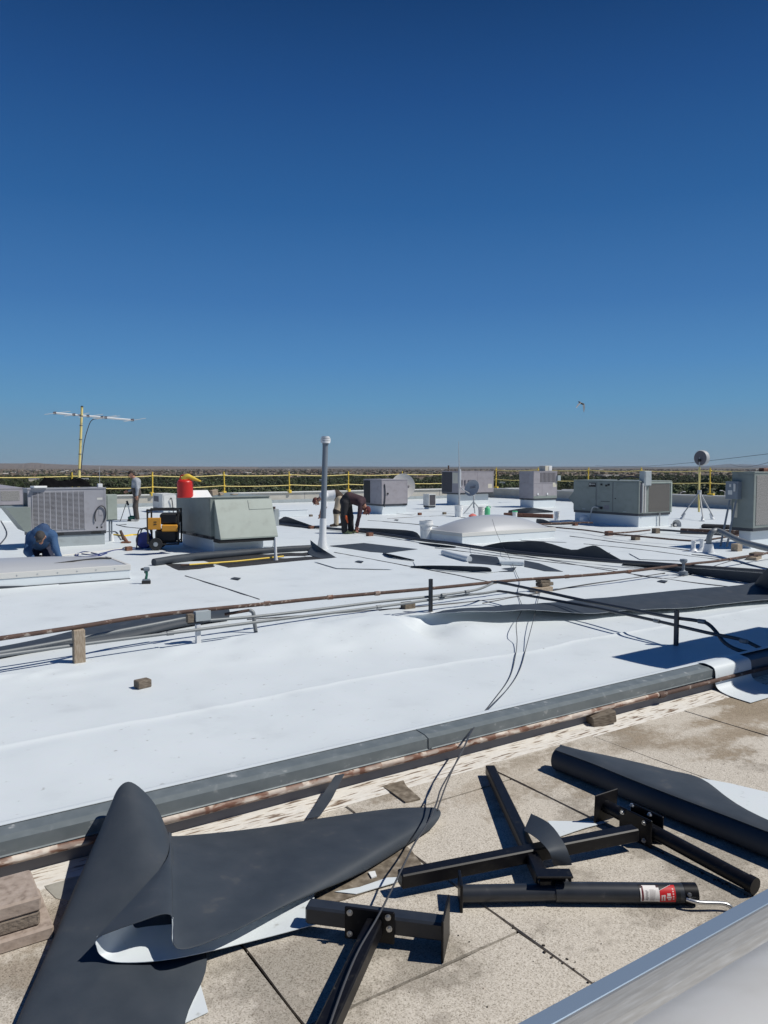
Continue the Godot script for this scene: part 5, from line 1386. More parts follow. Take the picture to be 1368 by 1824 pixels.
func bucket(label: String, px: float, py: float, w: float, h: float, m, lid = "", group := "") -> Node3D:
	var k := gp(px, py)
	var s := -k.z / FOCAL
	var r := w * s * 0.5
	var hh := h * s
	var o := thing("bucket", label, "bucket", k, 0.0, group)
	var st := mb()
	lathe(st, Vector3.ZERO, [[0.0, 0.0], [r * 0.86, 0.0], [r * 0.96, hh * 0.8], [r * 1.0, hh * 0.8], [r * 1.02, hh * 0.88], [r * 0.98, hh * 0.89], [r * 1.0, hh], [r * 0.93, hh], [r * 0.82, 0.02], [0.0, 0.02]], 22)
	part(o, "pail", st, m)
	tube_part(o, "handle", spline([Vector3(-r, hh * 0.85, 0), Vector3(-r * 0.5, hh * 0.55, r * 0.95), Vector3(r * 0.5, hh * 0.55, r * 0.95), Vector3(r, hh * 0.85, 0)], 5), 0.004, "bolt", false, 6)
	if lid:
		st = mb()
		lathe(st, Vector3(0, hh, 0), [[r * 1.05, -0.02], [r * 1.05, 0.012], [r * 0.9, 0.02], [0.0, 0.022]], 22)
		part(o, "lid", st, lid)
	return o
func dish(o: Node3D, c: Vector3, n: Vector3, r: float, depth: float, m) -> void:   # a shallow bowl opening along n
	var y := n.normalized()
	var x := y.cross(Vector3.UP).normalized()
	var bs := Basis(x, y, x.cross(y))
	var prof := []
	for i in 9: prof.append([r * i / 8.0, depth * pow(i / 8.0, 2.0)])
	for i in 9: prof.append([r * (8 - i) / 8.0, depth * pow((8 - i) / 8.0, 2.0) - 0.012])
	var st := mb()
	lathe(st, c, prof, 28, bs)
	part(o, "reflector", st, m, true)

func rooftop_small() -> void:
	# tall vent pipe with a ringed cap
	var k := gp(574, 978)
	var s := -k.z / FOCAL
	var o := thing("vent_pipe", "tall leaning vent pipe, grey above a white boot, with a ringed cap", "vent pipe", k)
	var ax := Vector3(7.0 * s, 200.0 * s, 0)
	var up := func(f: float) -> Vector3: return ax * f
	tube_part(o, "boot", [up.call(0.0), up.call(0.03), up.call(0.1), up.call(0.275)], [12.0 * s, 8.8 * s, 6.6 * s, 6.0 * s], "pole_white", false, 20)
	tube_part(o, "pipe", [up.call(0.272), up.call(0.94)], 5.0 * s, "pole_grey", false, 20)
	for e in [[0.945, 0.965, 8.0, 9.2], [0.968, 0.983, 9.2, 8.6], [0.986, 1.005, 9.0, 6.0]]:
		tube_part(o, "cap_ring", [up.call(e[0]), up.call(e[1])], [e[2] * s, e[3] * s], "pole_white", false, 24)
	tube_part(o, "cap_core", [up.call(0.93), up.call(1.0)], 5.6 * s, "pole_grey", false, 16)
	# buckets, jug
	o = bucket("tall stack of two white buckets left of the pale dome skylight", 759, 963, 23, 36, "white")
	var k2 := gp(759, 963)
	var r2 := 12.0 * -k2.z / FOCAL
	var st := mb()
	lathe(st, Vector3(0, 27.0 * -k2.z / FOCAL, 0), [[r2 * 0.98, 0.0], [r2 * 1.04, 0.01], [r2 * 1.06, 0.05], [r2 * 1.0, 0.055], [r2 * 1.02, 0.13], [r2 * 0.95, 0.13]], 22)
	part(o, "upper_rim", st, "white")
	bucket("white bucket beneath the whip antenna", 817, 921, 15, 21, "white")
	bucket("small white bucket beside the green jug", 857, 920, 11, 17, "off_white")
	bucket("white bucket with a green lid behind the pale dome skylight", 917, 923, 9, 12, "white", "green")
	bucket("small white bucket with red print near the rusty beam", 992, 927, 10, 16, "white")
	k = gp(868, 919)
	s = -k.z / FOCAL
	o = thing("green_jug", "bright green plastic jug beside the white buckets", "jug", k)
	st = mb()
	lathe(st, Vector3.ZERO, [[0.0, 0.0], [4.8 * s, 0.0], [5.0 * s, 0.03], [5.0 * s, 12.5 * s], [4.2 * s, 14.5 * s], [2.0 * s, 15.5 * s], [2.0 * s, 17.5 * s], [0.0, 17.6 * s]], 18)
	part(o, "body", st, "green")
	tube_part(o, "handle", spline([Vector3(0.06, 14.0 * s, 0), Vector3(0.13, 16.0 * s, 0), Vector3(0.04, 18.0 * s, 0)], 4), 0.012, "green")
	o = thing("red_bag", "small red plastic bag lying by the white bucket", "bag", gp(842, 921))
	st = mb()
	lathe(st, Vector3.ZERO, [[0.0, 0.0], [0.14, 0.0], [0.16, 0.05], [0.10, 0.1], [0.03, 0.13], [0.0, 0.13]], 9)
	part(o, "bag", st, "pink")
	# dishes
	o = thing("satellite_dish", "large off-white satellite dish behind the square mauve unit", "satellite dish", gp(718, 908))
	var dc := dp(717, 866, 32.5)
	dish(o, dc, Vector3(0.30, 0.12, 1.0), 0.53, 0.1, "dish_white")
	tube_part(o, "mast", [Vector3(dc.x, 0, dc.z - 0.1), dc + Vector3(0, 0, -0.1)], 0.04, "dish_grey", true)
	tube_part(o, "feed_arm", [dc + Vector3(0.0, -0.5, 0.05), dc + Vector3(0.22, -0.02, 0.5)], 0.02, "dish_grey", true)
	tube_part(o, "feed_horn", [dc + Vector3(0.2, -0.03, 0.46), dc + Vector3(0.26, 0.03, 0.56)], 0.05, "louver", true)
	o = thing("satellite_dish", "small grey satellite dish on splayed legs before the long mauve unit", "satellite dish", gp(838, 914))
	dc = dp(842, 870, 30.5)
	dish(o, dc, Vector3(-0.62, 0.35, 0.72), 0.34, 0.07, "dish_grey")
	# three marks printed on the face
	var m0 := dc + Vector3(-0.62, 0.35, 0.72).normalized() * 0.035
	for i in 2: tube_part(o, "mark", [m0 + Vector3(-0.10, 0.0 + i * 0.05, 0.0), m0 + Vector3(0.12, 0.04 + i * 0.05, 0.05)], 0.012, "louver", true, 6)
	var fb := gp(838, 912)
	tube_part(o, "mast", [Vector3(dc.x + 0.05, 0.25, dc.z - 0.05), dc + Vector3(0.05, -0.05, -0.05)], 0.03, "dish_grey", true)
	for q in [Vector3(-0.42, 0, 0.1), Vector3(0.4, 0, 0.15), Vector3(0.1, 0, -0.4)]:
		tube_part(o, "leg", [Vector3(dc.x + 0.05, 0.5, dc.z - 0.05), Vector3(dc.x + 0.05, 0.0, dc.z - 0.05) + q], 0.022, "dish_grey", true)
	tube_part(o, "feed_arm", [dc + Vector3(0.05, -0.3, 0.0), dc + Vector3(-0.4, -0.05, 0.25)], 0.016, "dish_grey", true)
	tube_part(o, "feed_horn", [dc + Vector3(-0.4, -0.06, 0.25), dc + Vector3(-0.46, 0.02, 0.3)], 0.035, "dish_grey", true)
	# whip antenna
	o = thing("whip_antenna", "tall thin whip antenna rising from the roof behind a white bucket", "antenna", gp(818, 912))
	var wz := -gp(818, 912).z
	tube_part(o, "mast", [gp(818, 912), dp(818, 832, wz)], 0.035, "dish_grey", true)
	tube_part(o, "whip", [dp(818, 832, wz), dp(817.5, 815, wz), dp(817, 786, wz)], [0.02, 0.014, 0.007], "dish_grey", true)
	tube_part(o, "mount", [dp(820, 836, wz), dp(820, 868, wz)], 0.03, "pole_white", true)
	# mini split condenser
	var d := unit("mini_split_condenser", "small white condenser with a dark fan grille on a low stand", "air conditioner", 764, 908, 754, 776, 881, 0.1, "paint_white")
	on_front(d, "fan_grille", 0.08, 0.95, 0.06, 0.95, "black", 0.01, 0.014)
	louver(d, true, 0.08, 0.95, 0.08, 0.93, 8, "louver")
	# tripod with a drum antenna
	o = thing("tripod_antenna", "round grey drum antenna on a yellow mast with a splayed tripod", "antenna", gp(1247, 928))
	var tz := 27.6
	tube_part(o, "mast", [dp(1245, 912, tz), dp(1245, 880, tz), dp(1246, 832, tz)], 0.035, "rail_yellow", true)
	tube_part(o, "upper_mast", [dp(1246, 836, tz), dp(1247, 812, tz)], 0.028, "dish_grey", true)
	for e in [[1214, 925], [1252, 929], [1270, 926]]:
		var f := gp(e[0], e[1])
		tube_part(o, "leg", [dp(1246, 876, tz), f + Vector3(0, 0.12, 0)], 0.024, "dish_grey", true)
		tube_part(o, "leg_boot", [f, f + (dp(1246, 876, tz) - f).normalized() * 0.25], [0.07, 0.032], "pole_white", true)
	tube_part(o, "collar", [dp(1246, 880, tz), dp(1246, 873, tz)], 0.07, "dish_grey", true)
	var ctr := dp(1249, 816, tz)
	var dn := Vector3(-0.86, -0.05, 0.5).normalized()
	tube_part(o, "drum", [ctr - dn * 0.12, ctr + dn * 0.02, ctr + dn * 0.05], [0.27, 0.285, 0.27], "dish_grey", true, 30)
	tube_part(o, "drum_face", [ctr + dn * 0.04, ctr + dn * 0.062], [0.26, 0.25], "louver", true, 30)
	tube_part(o, "hub", [ctr + dn * 0.05 + Vector3(0, -0.08, 0), ctr + dn * 0.13 + Vector3(0, -0.08, 0)], 0.05, "black", true)
	# horn loudspeaker
	o = thing("horn_speaker", "small grey horn loudspeaker on the pipe by the green unit's corner", "loudspeaker", gp(1202, 945))
	var hc := dp(1203, 935, 24.0)
	st = mb()
	var hy := Vector3(0.25, 0.05, 0.95).normalized()
	var hx := hy.cross(Vector3.UP).normalized()
	var hd := Basis(hx, hy, hx.cross(hy))
	lathe(st, hc, [[0.03, -0.2], [0.05, -0.1], [0.1, 0.0], [0.165, 0.06], [0.17, 0.065], [0.1, 0.0], [0.04, -0.1], [0.0, -0.1]], 22, hd)
	part(o, "horn", st, "dish_grey", true)
	tube_part(o, "driver", [hc + hd.y * -0.06, hc + hd.y * 0.02], 0.045, "off_white", true)
	tube_part(o, "bracket", [Vector3(hc.x, 0.0, hc.z), hc], 0.02, "rust_pipe", true)
	# globe vent
	o = thing("globe_vent", "white round-headed roof vent beside the green unit's kerb", "vent", gp(1040, 934))
	st = mb()
	var gs := -gp(1040, 934).z / FOCAL
	lathe(st, Vector3.ZERO, [[0.0, 0.0], [6.0 * gs, 0.0], [6.0 * gs, 2.0 * gs], [7.5 * gs, 5.0 * gs], [8.3 * gs, 9.0 * gs], [7.4 * gs, 13.0 * gs], [4.5 * gs, 16.0 * gs], [0.0, 17.0 * gs]], 20)
	part(o, "vent", st, "pole_white")
	# beams
	for e in [[1212, 946, 1350, 951, 0.16, 0.12, "rusty timber beam lying in front of the cooler"], [898, 917, 985, 920, 0.16, 0.12, "rust-brown beam lying behind the pale dome skylight"], [903, 918, 930, 916, 0.1, 0.2, ""]]:
		if e[6]:
			o = thing("rusty_beam", e[6], "beam", gp(e[0], e[1]))
			st = mb()
			beam(st, gp(e[0], e[1], e[4] * 0.5), gp(e[2], e[3], e[4] * 0.5), e[5], e[4], 0.01)
			part(o, "beam", st, "rust_pipe" if e[0] == 1212 else "wood_red", true)
	flap("dark grey membrane edge heaped before the upright mauve unit", [[905, 915, 906, 909], [925, 915, 925, 906], [945, 915, 945, 904], [960, 914, 960, 906], [985, 913, 985, 910]], ["membrane", "dark_membrane"])
	flap("dark loose membrane before the rusty pipe near the globe vent", [[955, 932, 956, 924], [968, 934, 968, 925], [985, 935, 985, 930], [1020, 934, 1020, 929], [1030, 933, 1030, 930]], ["membrane", "dark_membrane"])
	o = thing("dark_trough", "black shallow trough lying beyond the rusty timber beam", "trough", gp(1275, 938))
	st = mb()
	beam(st, gp(1250, 937, 0.07), gp(1302, 939, 0.07), 0.3, 0.13, 0.04)
	part(o, "trough", st, "rubber", true)
	# generator with blue cord reel
	o = thing("generator", "black and yellow portable generator with a blue reel behind the hooded unit", "generator", gp(292, 979), 0.12)
	s = -gp(292, 979).z / FOCAL
	var gx := func(px: float, py: float, z: float) -> Vector3: return Vector3((px - 292) * s, (979 - py) * s, z)
	for z in [-0.25, 0.25]:
		tube_part(o, "frame_loop", spline([gx.call(268, 960, z), gx.call(268, 912, z), gx.call(271, 907, z), gx.call(316, 907, z), gx.call(320, 912, z), gx.call(320, 962, z), gx.call(316, 967, z), gx.call(272, 967, z), gx.call(268, 960, z)], 3), 0.02, "black")
	for q in [[268, 912], [320, 912], [268, 962], [320, 962]]: tube_part(o, "cross_bar", [gx.call(q[0], q[1], -0.25), gx.call(q[0], q[1], 0.25)], 0.018, "black")
	box_part(o, "control_panel", gx.call(279, 931, 0.24), Vector3(23 * s, 21 * s, 0.05), "orange_yellow", 0.01)
	for i in 2: box_part(o, "panel_mark", gx.call(281 , 928 + i * 4, 0.268), Vector3(5 * s, 1.6 * s, 0.004), "black", 0.001)
	box_part(o, "fuel_tank", gx.call(304, 923, 0.0), Vector3(32 * s, 20 * s, 0.42), "black", 0.04)
	box_part(o, "tank_band", gx.call(306, 939, 0.1), Vector3(28 * s, 12 * s, 0.36), "orange_yellow", 0.02)
	box_part(o, "engine", gx.call(298, 953, -0.02), Vector3(38 * s, 22 * s, 0.4), "rubber", 0.04)
	for z in [-0.26, 0.28]:
		var wh := mb()
		tube(wh, [gx.call(282, 967, z - 0.035), gx.call(282, 967, z + 0.035)], 11 * s, 24)
		var wo := part(o, "wheel", wh, "rubber")
		var hb := mb()
		tube(hb, [gx.call(282, 967, z - 0.04), gx.call(282, 967, z + 0.04)], 4 * s, 16)
		part(wo, "hub", hb, "bolt")
	o = thing("blue_cord_reel", "shiny dark blue cord reel standing before the generator", "reel", gp(258, 977))
	st = mb()
	tube(st, [Vector3(0.0, 0.19, -0.09), Vector3(0.0, 0.19, -0.06), Vector3(0.0, 0.19, 0.06), Vector3(0.0, 0.19, 0.09)], [0.17, 0.19, 0.19, 0.17], 24)
	part(o, "drum", st, "blue")
	for q in [-0.1, 0.1]: tube_part(o, "stand_loop", spline([Vector3(-0.16, 0.0, q), Vector3(-0.1, 0.42, q), Vector3(0.1, 0.42, q), Vector3(0.16, 0.0, q)], 4), 0.014, "black")
	# cords on the roof by the kneeling worker
	for e in [
		[[[255, 977], [225, 979], [205, 980], [185, 985], [165, 989], [140, 986], [135, 990], [155, 992], [178, 989], [150, 983], [138, 990], [160, 994], [190, 986]], "blue_cable", 0.016, "tangled dark blue cord beside the kneeling worker"],
		[[[250, 953], [235, 953], [220, 955], [206, 953], [196, 953]], "yellow", 0.03, "flat yellow hose lying behind the blue reel"],
		[[[225, 934], [208, 935], [214, 928], [222, 905], [226, 893]], "cable", 0.012, "grey cord hanging from the standing worker's hand"],
		[[[208, 935], [228, 939], [262, 942], [275, 942]], "cable", 0.012, "grey cord lying from the standing worker to the generator"],
		[[[175, 949], [205, 947], [212, 957], [216, 962]], "cable", 0.016, "black cord bending from the condensing unit to the hot-air gun"],
		[[[60, 998], [110, 990], [150, 986], [205, 979], [232, 974]], "off_white", 0.02, "pale flat cord behind the long low skylight"],
		[[[0, 925], [12, 948], [4, 965], [-10, 975]], "cable", 0.016, "black cord under the intake hood at the roof's left"]]:
		var hs := 0.02
		var pts := []
		for q in e[0]:
			pts.append(gp(q[0], q[1], hs) if q[1] > 910 else dp(q[0], q[1], 26.0))
		o = thing("extension_cord", e[3], "cord", Vector3(pts[0].x, 0, pts[0].z))
		tube_part(o, "cord", spline(pts, 5), e[2], e[1], true, 8)
	# hot-air gun, drill, welder
	o = thing("hot_air_gun", "brown-handled hot-air gun standing on the roof by the blue cord", "tool", gp(220, 968))
	tube_part(o, "barrel", [Vector3(-0.07, 0.32, 0), Vector3(0.02, 0.1, 0.02)], [0.03, 0.045], "rust_pipe")
	tube_part(o, "grip", [Vector3(0.0, 0.15, 0.0), Vector3(0.12, 0.02, 0.04)], [0.05, 0.035], "wood_red")
	box_part(o, "foot", Vector3(0.08, 0.03, 0.06), Vector3(0.22, 0.05, 0.14), "wood_red", 0.015)
	block(231, 982, 0.14, 0.1, 0.1, "wood_red", "small red-brown block beside the hot-air gun", 0.2)
	o = thing("cordless_drill", "dark green cordless drill standing on its battery on the white roof", "drill", gp(260, 1041), 0.2)
	s = -gp(260, 1041).z / FOCAL
	box_part(o, "battery", Vector3(0.005, 0.035, 0), Vector3(15 * s, 7 * s, 0.08), "rubber", 0.008)
	box_part(o, "battery_band", Vector3(0.005, 0.075, 0), Vector3(13 * s, 2.5 * s, 0.075), "pole_grey", 0.005)
	tube_part(o, "grip", [Vector3(0.0, 0.08, 0), Vector3(0.015, 0.15, 0), Vector3(0.01, 0.22, 0)], [0.022, 0.02, 0.026], "dark_green", false, 12)
	tube_part(o, "body", [Vector3(0.06, 0.245, 0), Vector3(0.05, 0.245, 0), Vector3(-0.02, 0.245, 0), Vector3(-0.03, 0.245, 0)], [0.02, 0.036, 0.036, 0.03], "pole_grey", false, 16)
	tube_part(o, "chuck", [Vector3(-0.03, 0.245, 0), Vector3(-0.075, 0.245, 0)], [0.024, 0.016], "black", false, 14)
	box_part(o, "trigger", Vector3(-0.018, 0.195, 0), Vector3(0.012, 0.03, 0.014), "black", 0.003)
	box_part(o, "belt_clip", Vector3(-0.05, 0.016, 0), Vector3(0.09, 0.008, 0.03), "bolt", 0.002)
	o = thing("welding_robot", "green membrane welding machine with a white handle at the standing worker's feet", "machine", gp(235, 929))
	s = -gp(235, 929).z / FOCAL
	box_part(o, "body", Vector3(0.02, 6 * s, 0), Vector3(9 * s, 9 * s, 0.24), "dark_green", 0.03)
	tube_part(o, "motor", [Vector3(-0.1, 6 * s, 0.05), Vector3(0.12, 8 * s, 0.05)], 0.06, "dark_green")
	for q in [-3.5, 4.0]:
		var wl := mb()
		tube(wl, [Vector3(q * s, 0.045, -0.14), Vector3(q * s, 0.045, 0.14)], 0.045, 14)
		part(o, "wheel", wl, "rubber")
	tube_part(o, "handle", [Vector3(-2 * s, 8 * s, 0), Vector3(-5 * s, 22 * s, 0), Vector3(-6 * s, 30 * s, 0)], 0.02, "white")
	tube_part(o, "handle_grip", [Vector3(-8.5 * s, 37 * s, 0), Vector3(-6 * s, 29 * s, 0)], 0.035, "black")
	# bird
	o = thing("bird", "dark bird gliding with drooped wings in the clear sky", "bird", dp(1036, 720, 40.0))
	s = 40.0 / FOCAL
	st = mb()
	tube(st, [Vector3(-6 * s, 5 * s, 0), Vector3(-4.5 * s, 4 * s, 0), Vector3(-1 * s, 1.5 * s, 0), Vector3(3 * s, 0.2 * s, 0), Vector3(5 * s, 0.6 * s, -0.02)], [0.01, 0.035, 0.05, 0.04, 0.012], 10)
	part(o, "body", st, "black")
	for e in [[-2.0, 3.0, -8.5, -2.8, -13.0, -7.8, 0.4], [3.0, 0.5, 5.6, -6.0, 6.6, -13.5, -0.3]]:
		var wr := []
		for t in 6:
			var f := t / 5.0
			var c := Vector3(e[0], e[1], 0).lerp(Vector3(e[2], e[3], e[6] / s * 0.5), minf(1.0, f * 2.0)) if f <= 0.5 else Vector3(e[2], e[3], e[6] / s * 0.5).lerp(Vector3(e[4], e[5], e[6] / s), f * 2.0 - 1.0)
			var ch := (1.0 - f * f * 0.85) * 0.06
			wr.append([c * s + Vector3(-ch * 0.7, 0.01, -ch), c * s + Vector3(0, 0.016, 0), c * s + Vector3(ch * 0.7, 0, ch)])
		part(o, "wing", sheet(wr, 0.008), "dish_grey")
	# overhead lines at the right
	for e in [[1060, 829.5, 1380, 807, "thin power line climbing across the sky at the right"], [1300, 826, 1380, 821, "short low power line against the far mountain"]]:
		o = thing("power_line", e[4], "power line", dp(e[0], e[1], 160.0))
		var pl := []
		for t in 9:
			var f := t / 8.0
			var p := dp(e[0], e[1], 160.0).lerp(dp(e[2], e[3], 70.0), f)
			p.y -= 0.6 * sin(f * PI)
			pl.append(p)
		tube_part(o, "wire", pl, 0.022, "cable", true, 6)

# ---------- people ----------
# bones: [a, b, radius a, radius b, colour]; their distances are joined smoothly and meshed as surface nets into st
func flesh(st: SurfaceTool, bones: Array, cell: float, k: float) -> void:
	var lo := Vector3.ONE * 1e9
	var hi := -lo
	for q in bones:
		var r := maxf(q[2], q[3]) + cell * 3.0
		for p in [q[0], q[1]]:
			lo = lo.min(p - Vector3.ONE * r)
			hi = hi.max(p + Vector3.ONE * r)
	var nx := int((hi.x - lo.x) / cell) + 2
	var ny := int((hi.y - lo.y) / cell) + 2
	var nz := int((hi.z - lo.z) / cell) + 2
	var e := PackedFloat32Array()
	e.resize(nx * ny * nz)
	var best := PackedFloat32Array()
	best.resize(nx * ny * nz)
	best.fill(1e9)
	var who := PackedInt32Array()
	who.resize(nx * ny * nz)
	for qi in bones.size():
		var q: Array = bones[qi]
		var a: Vector3 = q[0]
		var b: Vector3 = q[1]
		var ab := b - a
		var l2 := maxf(ab.length_squared(), 1e-8)
		var m := maxf(q[2], q[3]) + maxf(3.0 / k, cell * 2.0)
		var p0 := (a.min(b) - Vector3.ONE * m - lo) / cell
		var p1 := (a.max(b) + Vector3.ONE * m - lo) / cell
		for x in range(maxi(0, int(p0.x)), mini(nx - 1, int(p1.x) + 1) + 1):
			for y in range(maxi(0, int(p0.y)), mini(ny - 1, int(p1.y) + 1) + 1):
				for z in range(maxi(0, int(p0.z)), mini(nz - 1, int(p1.z) + 1) + 1):
					var p := lo + Vector3(x, y, z) * cell
					var t := clampf((p - a).dot(ab) / l2, 0.0, 1.0)
					var d := (p - a - ab * t).length() - lerpf(q[2], q[3], t)
					var i := (x * ny + y) * nz + z
					e[i] += exp(-k * d)
					if d < best[i]:
						best[i] = d
						who[i] = qi
	for i in e.size(): e[i] = 1.0 if e[i] <= 0.0 else -log(e[i]) / k
	var vid := {}
	var pos := []
	var col := []
	var nor := []
	var sx := ny * nz
	var off := [0, sx, nz, sx + nz, 1, sx + 1, nz + 1, sx + nz + 1]
	var edges := [[0, 1], [2, 3], [4, 5], [6, 7], [0, 2], [1, 3], [4, 6], [5, 7], [0, 4], [1, 5], [2, 6], [3, 7]]
	for x in nx - 1:
		for y in ny - 1:
			for z in nz - 1:
				var i := (x * ny + y) * nz + z
				var inside := 0
				for o in off: inside += 1 if e[i + o] < 0.0 else 0
				if inside == 0 or inside == 8: continue
				var s := Vector3.ZERO
				var n := 0
				for g in edges:
					var f0 := e[i + off[g[0]]]
					var f1 := e[i + off[g[1]]]
					if (f0 < 0.0) == (f1 < 0.0): continue
					var t := f0 / (f0 - f1)
					s += Vector3(g[0] & 1, (g[0] >> 1) & 1, g[0] >> 2).lerp(Vector3(g[1] & 1, (g[1] >> 1) & 1, g[1] >> 2), t)
					n += 1
				vid[i] = pos.size()
				pos.append(lo + (Vector3(x, y, z) + s / n) * cell)
				nor.append(Vector3(e[i + sx] + e[i + sx + nz] - e[i] - e[i + nz], e[i + nz] + e[i + nz + 1] - e[i] - e[i + 1], e[i + 1] + e[i + nz + 1] - e[i] - e[i + nz]).normalized())
				col.append(bones[who[i]][4])
	var put := func(a: int, b: int, c: int) -> void:
		var o := [a, b, c]
		if (pos[b] - pos[a]).cross(pos[c] - pos[a]).dot(nor[a] + nor[b] + nor[c]) > 0.0: o = [a, c, b]
		for v in o:
			st.set_color(col[v])
			st.set_normal(nor[v])
			st.add_vertex(pos[v])
	for i in vid:
		for ax in 3:
			var step: int = [sx, nz, 1][ax]
			if (e[i] < 0.0) == (e[i + step] < 0.0): continue
			var d1: int = [nz, 1, sx][ax]
			var d2: int = [1, sx, nz][ax]
			if not (vid.has(i - d1) and vid.has(i - d2) and vid.has(i - d1 - d2)): continue
			put.call(vid[i], vid[i - d1], vid[i - d1 - d2])
			put.call(vid[i], vid[i - d1 - d2], vid[i - d2])

func hand(st: SurfaceTool, wrist: Vector3, dir: Vector3, thumb: Vector3, c: Color) -> void:   # palm, four fingers half curled, thumb from the side
	var d := dir.normalized()
	var t := (thumb - d * thumb.dot(d)).normalized()
	var n := d.cross(t)
	var bones := [[wrist - d * 0.02, wrist + d * 0.035, 0.026, 0.028, c], [wrist + d * 0.03 + t * 0.022, wrist + d * 0.082 + t * 0.026, 0.02, 0.014, c], [wrist + d * 0.03 - t * 0.02, wrist + d * 0.078 - t * 0.026, 0.02, 0.014, c]]
	for i in 4:
		var b := wrist + d * (0.085 - 0.004 * absf(i - 1.2)) + t * (0.03 - i * 0.02)
		var l: float = [0.9, 1.0, 0.94, 0.76][i]
		var k1 := b + (d * 0.036 + n * 0.008) * l
		var k2 := k1 + (d * 0.020 + n * 0.018) * l
		bones.append([b, k1, 0.0095, 0.0088, c])
		bones.append([k1, k2, 0.0088, 0.0082, c])
		bones.append([k2, k2 + (d * 0.006 + n * 0.018) * l, 0.0082, 0.0074, c])
	var tb := wrist + d * 0.022 + t * 0.03
	bones.append([tb, tb + t * 0.026 + d * 0.026 + n * 0.006, 0.014, 0.011, c])
	bones.append([tb + t * 0.026 + d * 0.026 + n * 0.006, tb + t * 0.03 + d * 0.055 + n * 0.014, 0.011, 0.009, c])
	flesh(st, bones, 0.0065, 260.0)

func head(st: SurfaceTool, c: Vector3, face_dir: Vector3, crown: Vector3, skin: Color, hair: Color) -> void:   # skull, jaw, brow, nose, mouth, ears, eyes
	var f := face_dir.normalized()
	var u := (crown - f * crown.dot(f)).normalized()
	var s := f.cross(u)
	var dark := Color(0.03, 0.02, 0.018)
	var lip := Color(skin.r * 0.8, skin.g * 0.55, skin.b * 0.55)
	var b := [[c + u * 0.03 - f * 0.02, c + u * 0.025 + f * 0.012, 0.086, 0.08, skin], [c - u * 0.02 + f * 0.03, c - u * 0.075 + f * 0.052, 0.06, 0.036, skin], [c - u * 0.082 + f * 0.06, c - u * 0.088 + f * 0.062, 0.024, 0.022, skin],
		[c + u * 0.022 + f * 0.088 + s * 0.025, c + u * 0.022 + f * 0.088 - s * 0.025, 0.012, 0.012, skin], [c + u * 0.012 + f * 0.095, c - u * 0.028 + f * 0.118, 0.008, 0.014, skin],
		[c - u * 0.055 + f * 0.095 + s * 0.018, c - u * 0.055 + f * 0.095 - s * 0.018, 0.008, 0.008, lip]]
	for sg in [-1, 1]:
		b.append([c - u * 0.01 + s * sg * 0.086, c + u * 0.025 + s * sg * 0.09 - f * 0.005, 0.012, 0.017, skin])
		b.append([c + u * 0.005 + f * 0.088 + s * sg * 0.032, c + u * 0.005 + f * 0.089 + s * sg * 0.032, 0.0115, 0.0115, dark])
		b.append([c + u * 0.03 + f * 0.09 + s * sg * 0.02, c + u * 0.028 + f * 0.084 + s * sg * 0.048, 0.006, 0.005, hair])
	flesh(st, b, 0.0095, 170.0)
func hair_cap(parent: Node3D, called: String, c: Vector3, face_dir: Vector3, crown: Vector3, col: Color, brim := 0.0, world_m := "cloth") -> void:
	var f := face_dir.normalized()
	var u := (crown - f * crown.dot(f)).normalized()
	var s := f.cross(u)
	var st := mb()
	var b := [[c + u * 0.052 - f * 0.03, c + u * 0.056 + f * 0.02, 0.083, 0.076, col], [c + u * 0.0 - f * 0.055, c - u * 0.045 - f * 0.05, 0.062, 0.045, col]]
	for sg in [-1, 1]: b.append([c + u * 0.05 + s * sg * 0.035, c + u * 0.02 + s * sg * 0.055 - f * 0.02, 0.05, 0.04, col])
	if brim > 0.0:
		for q in [-0.05, -0.025, 0.0, 0.025, 0.05]: b.append([c + u * 0.055 + f * 0.07 + s * q, c + u * 0.045 + f * (0.085 + brim * (1.0 - absf(q) * 4.0)) + s * q * 0.9, 0.012, 0.008, col])
	flesh(st, b, 0.0105, 140.0)
	part(parent, called, st, world_m)

func person(label: String, at: Vector3, turn: float, bones: Array, hands: Array, hd: Array, skin: Color, hair: Color, cap: Array) -> Node3D:
	var o := thing("person", label, "person", at, turn)
	var st := mb()
	flesh(st, bones, 0.0165, 62.0)
	for h in hands: hand(st, h[0], h[1], h[2], skin)
	head(st, hd[0], hd[1], hd[2], skin, hair)
	part(o, "body", st, "cloth")
	hair_cap(o, cap[0], hd[0], hd[1], hd[2], cap[1], cap[2])
	return o

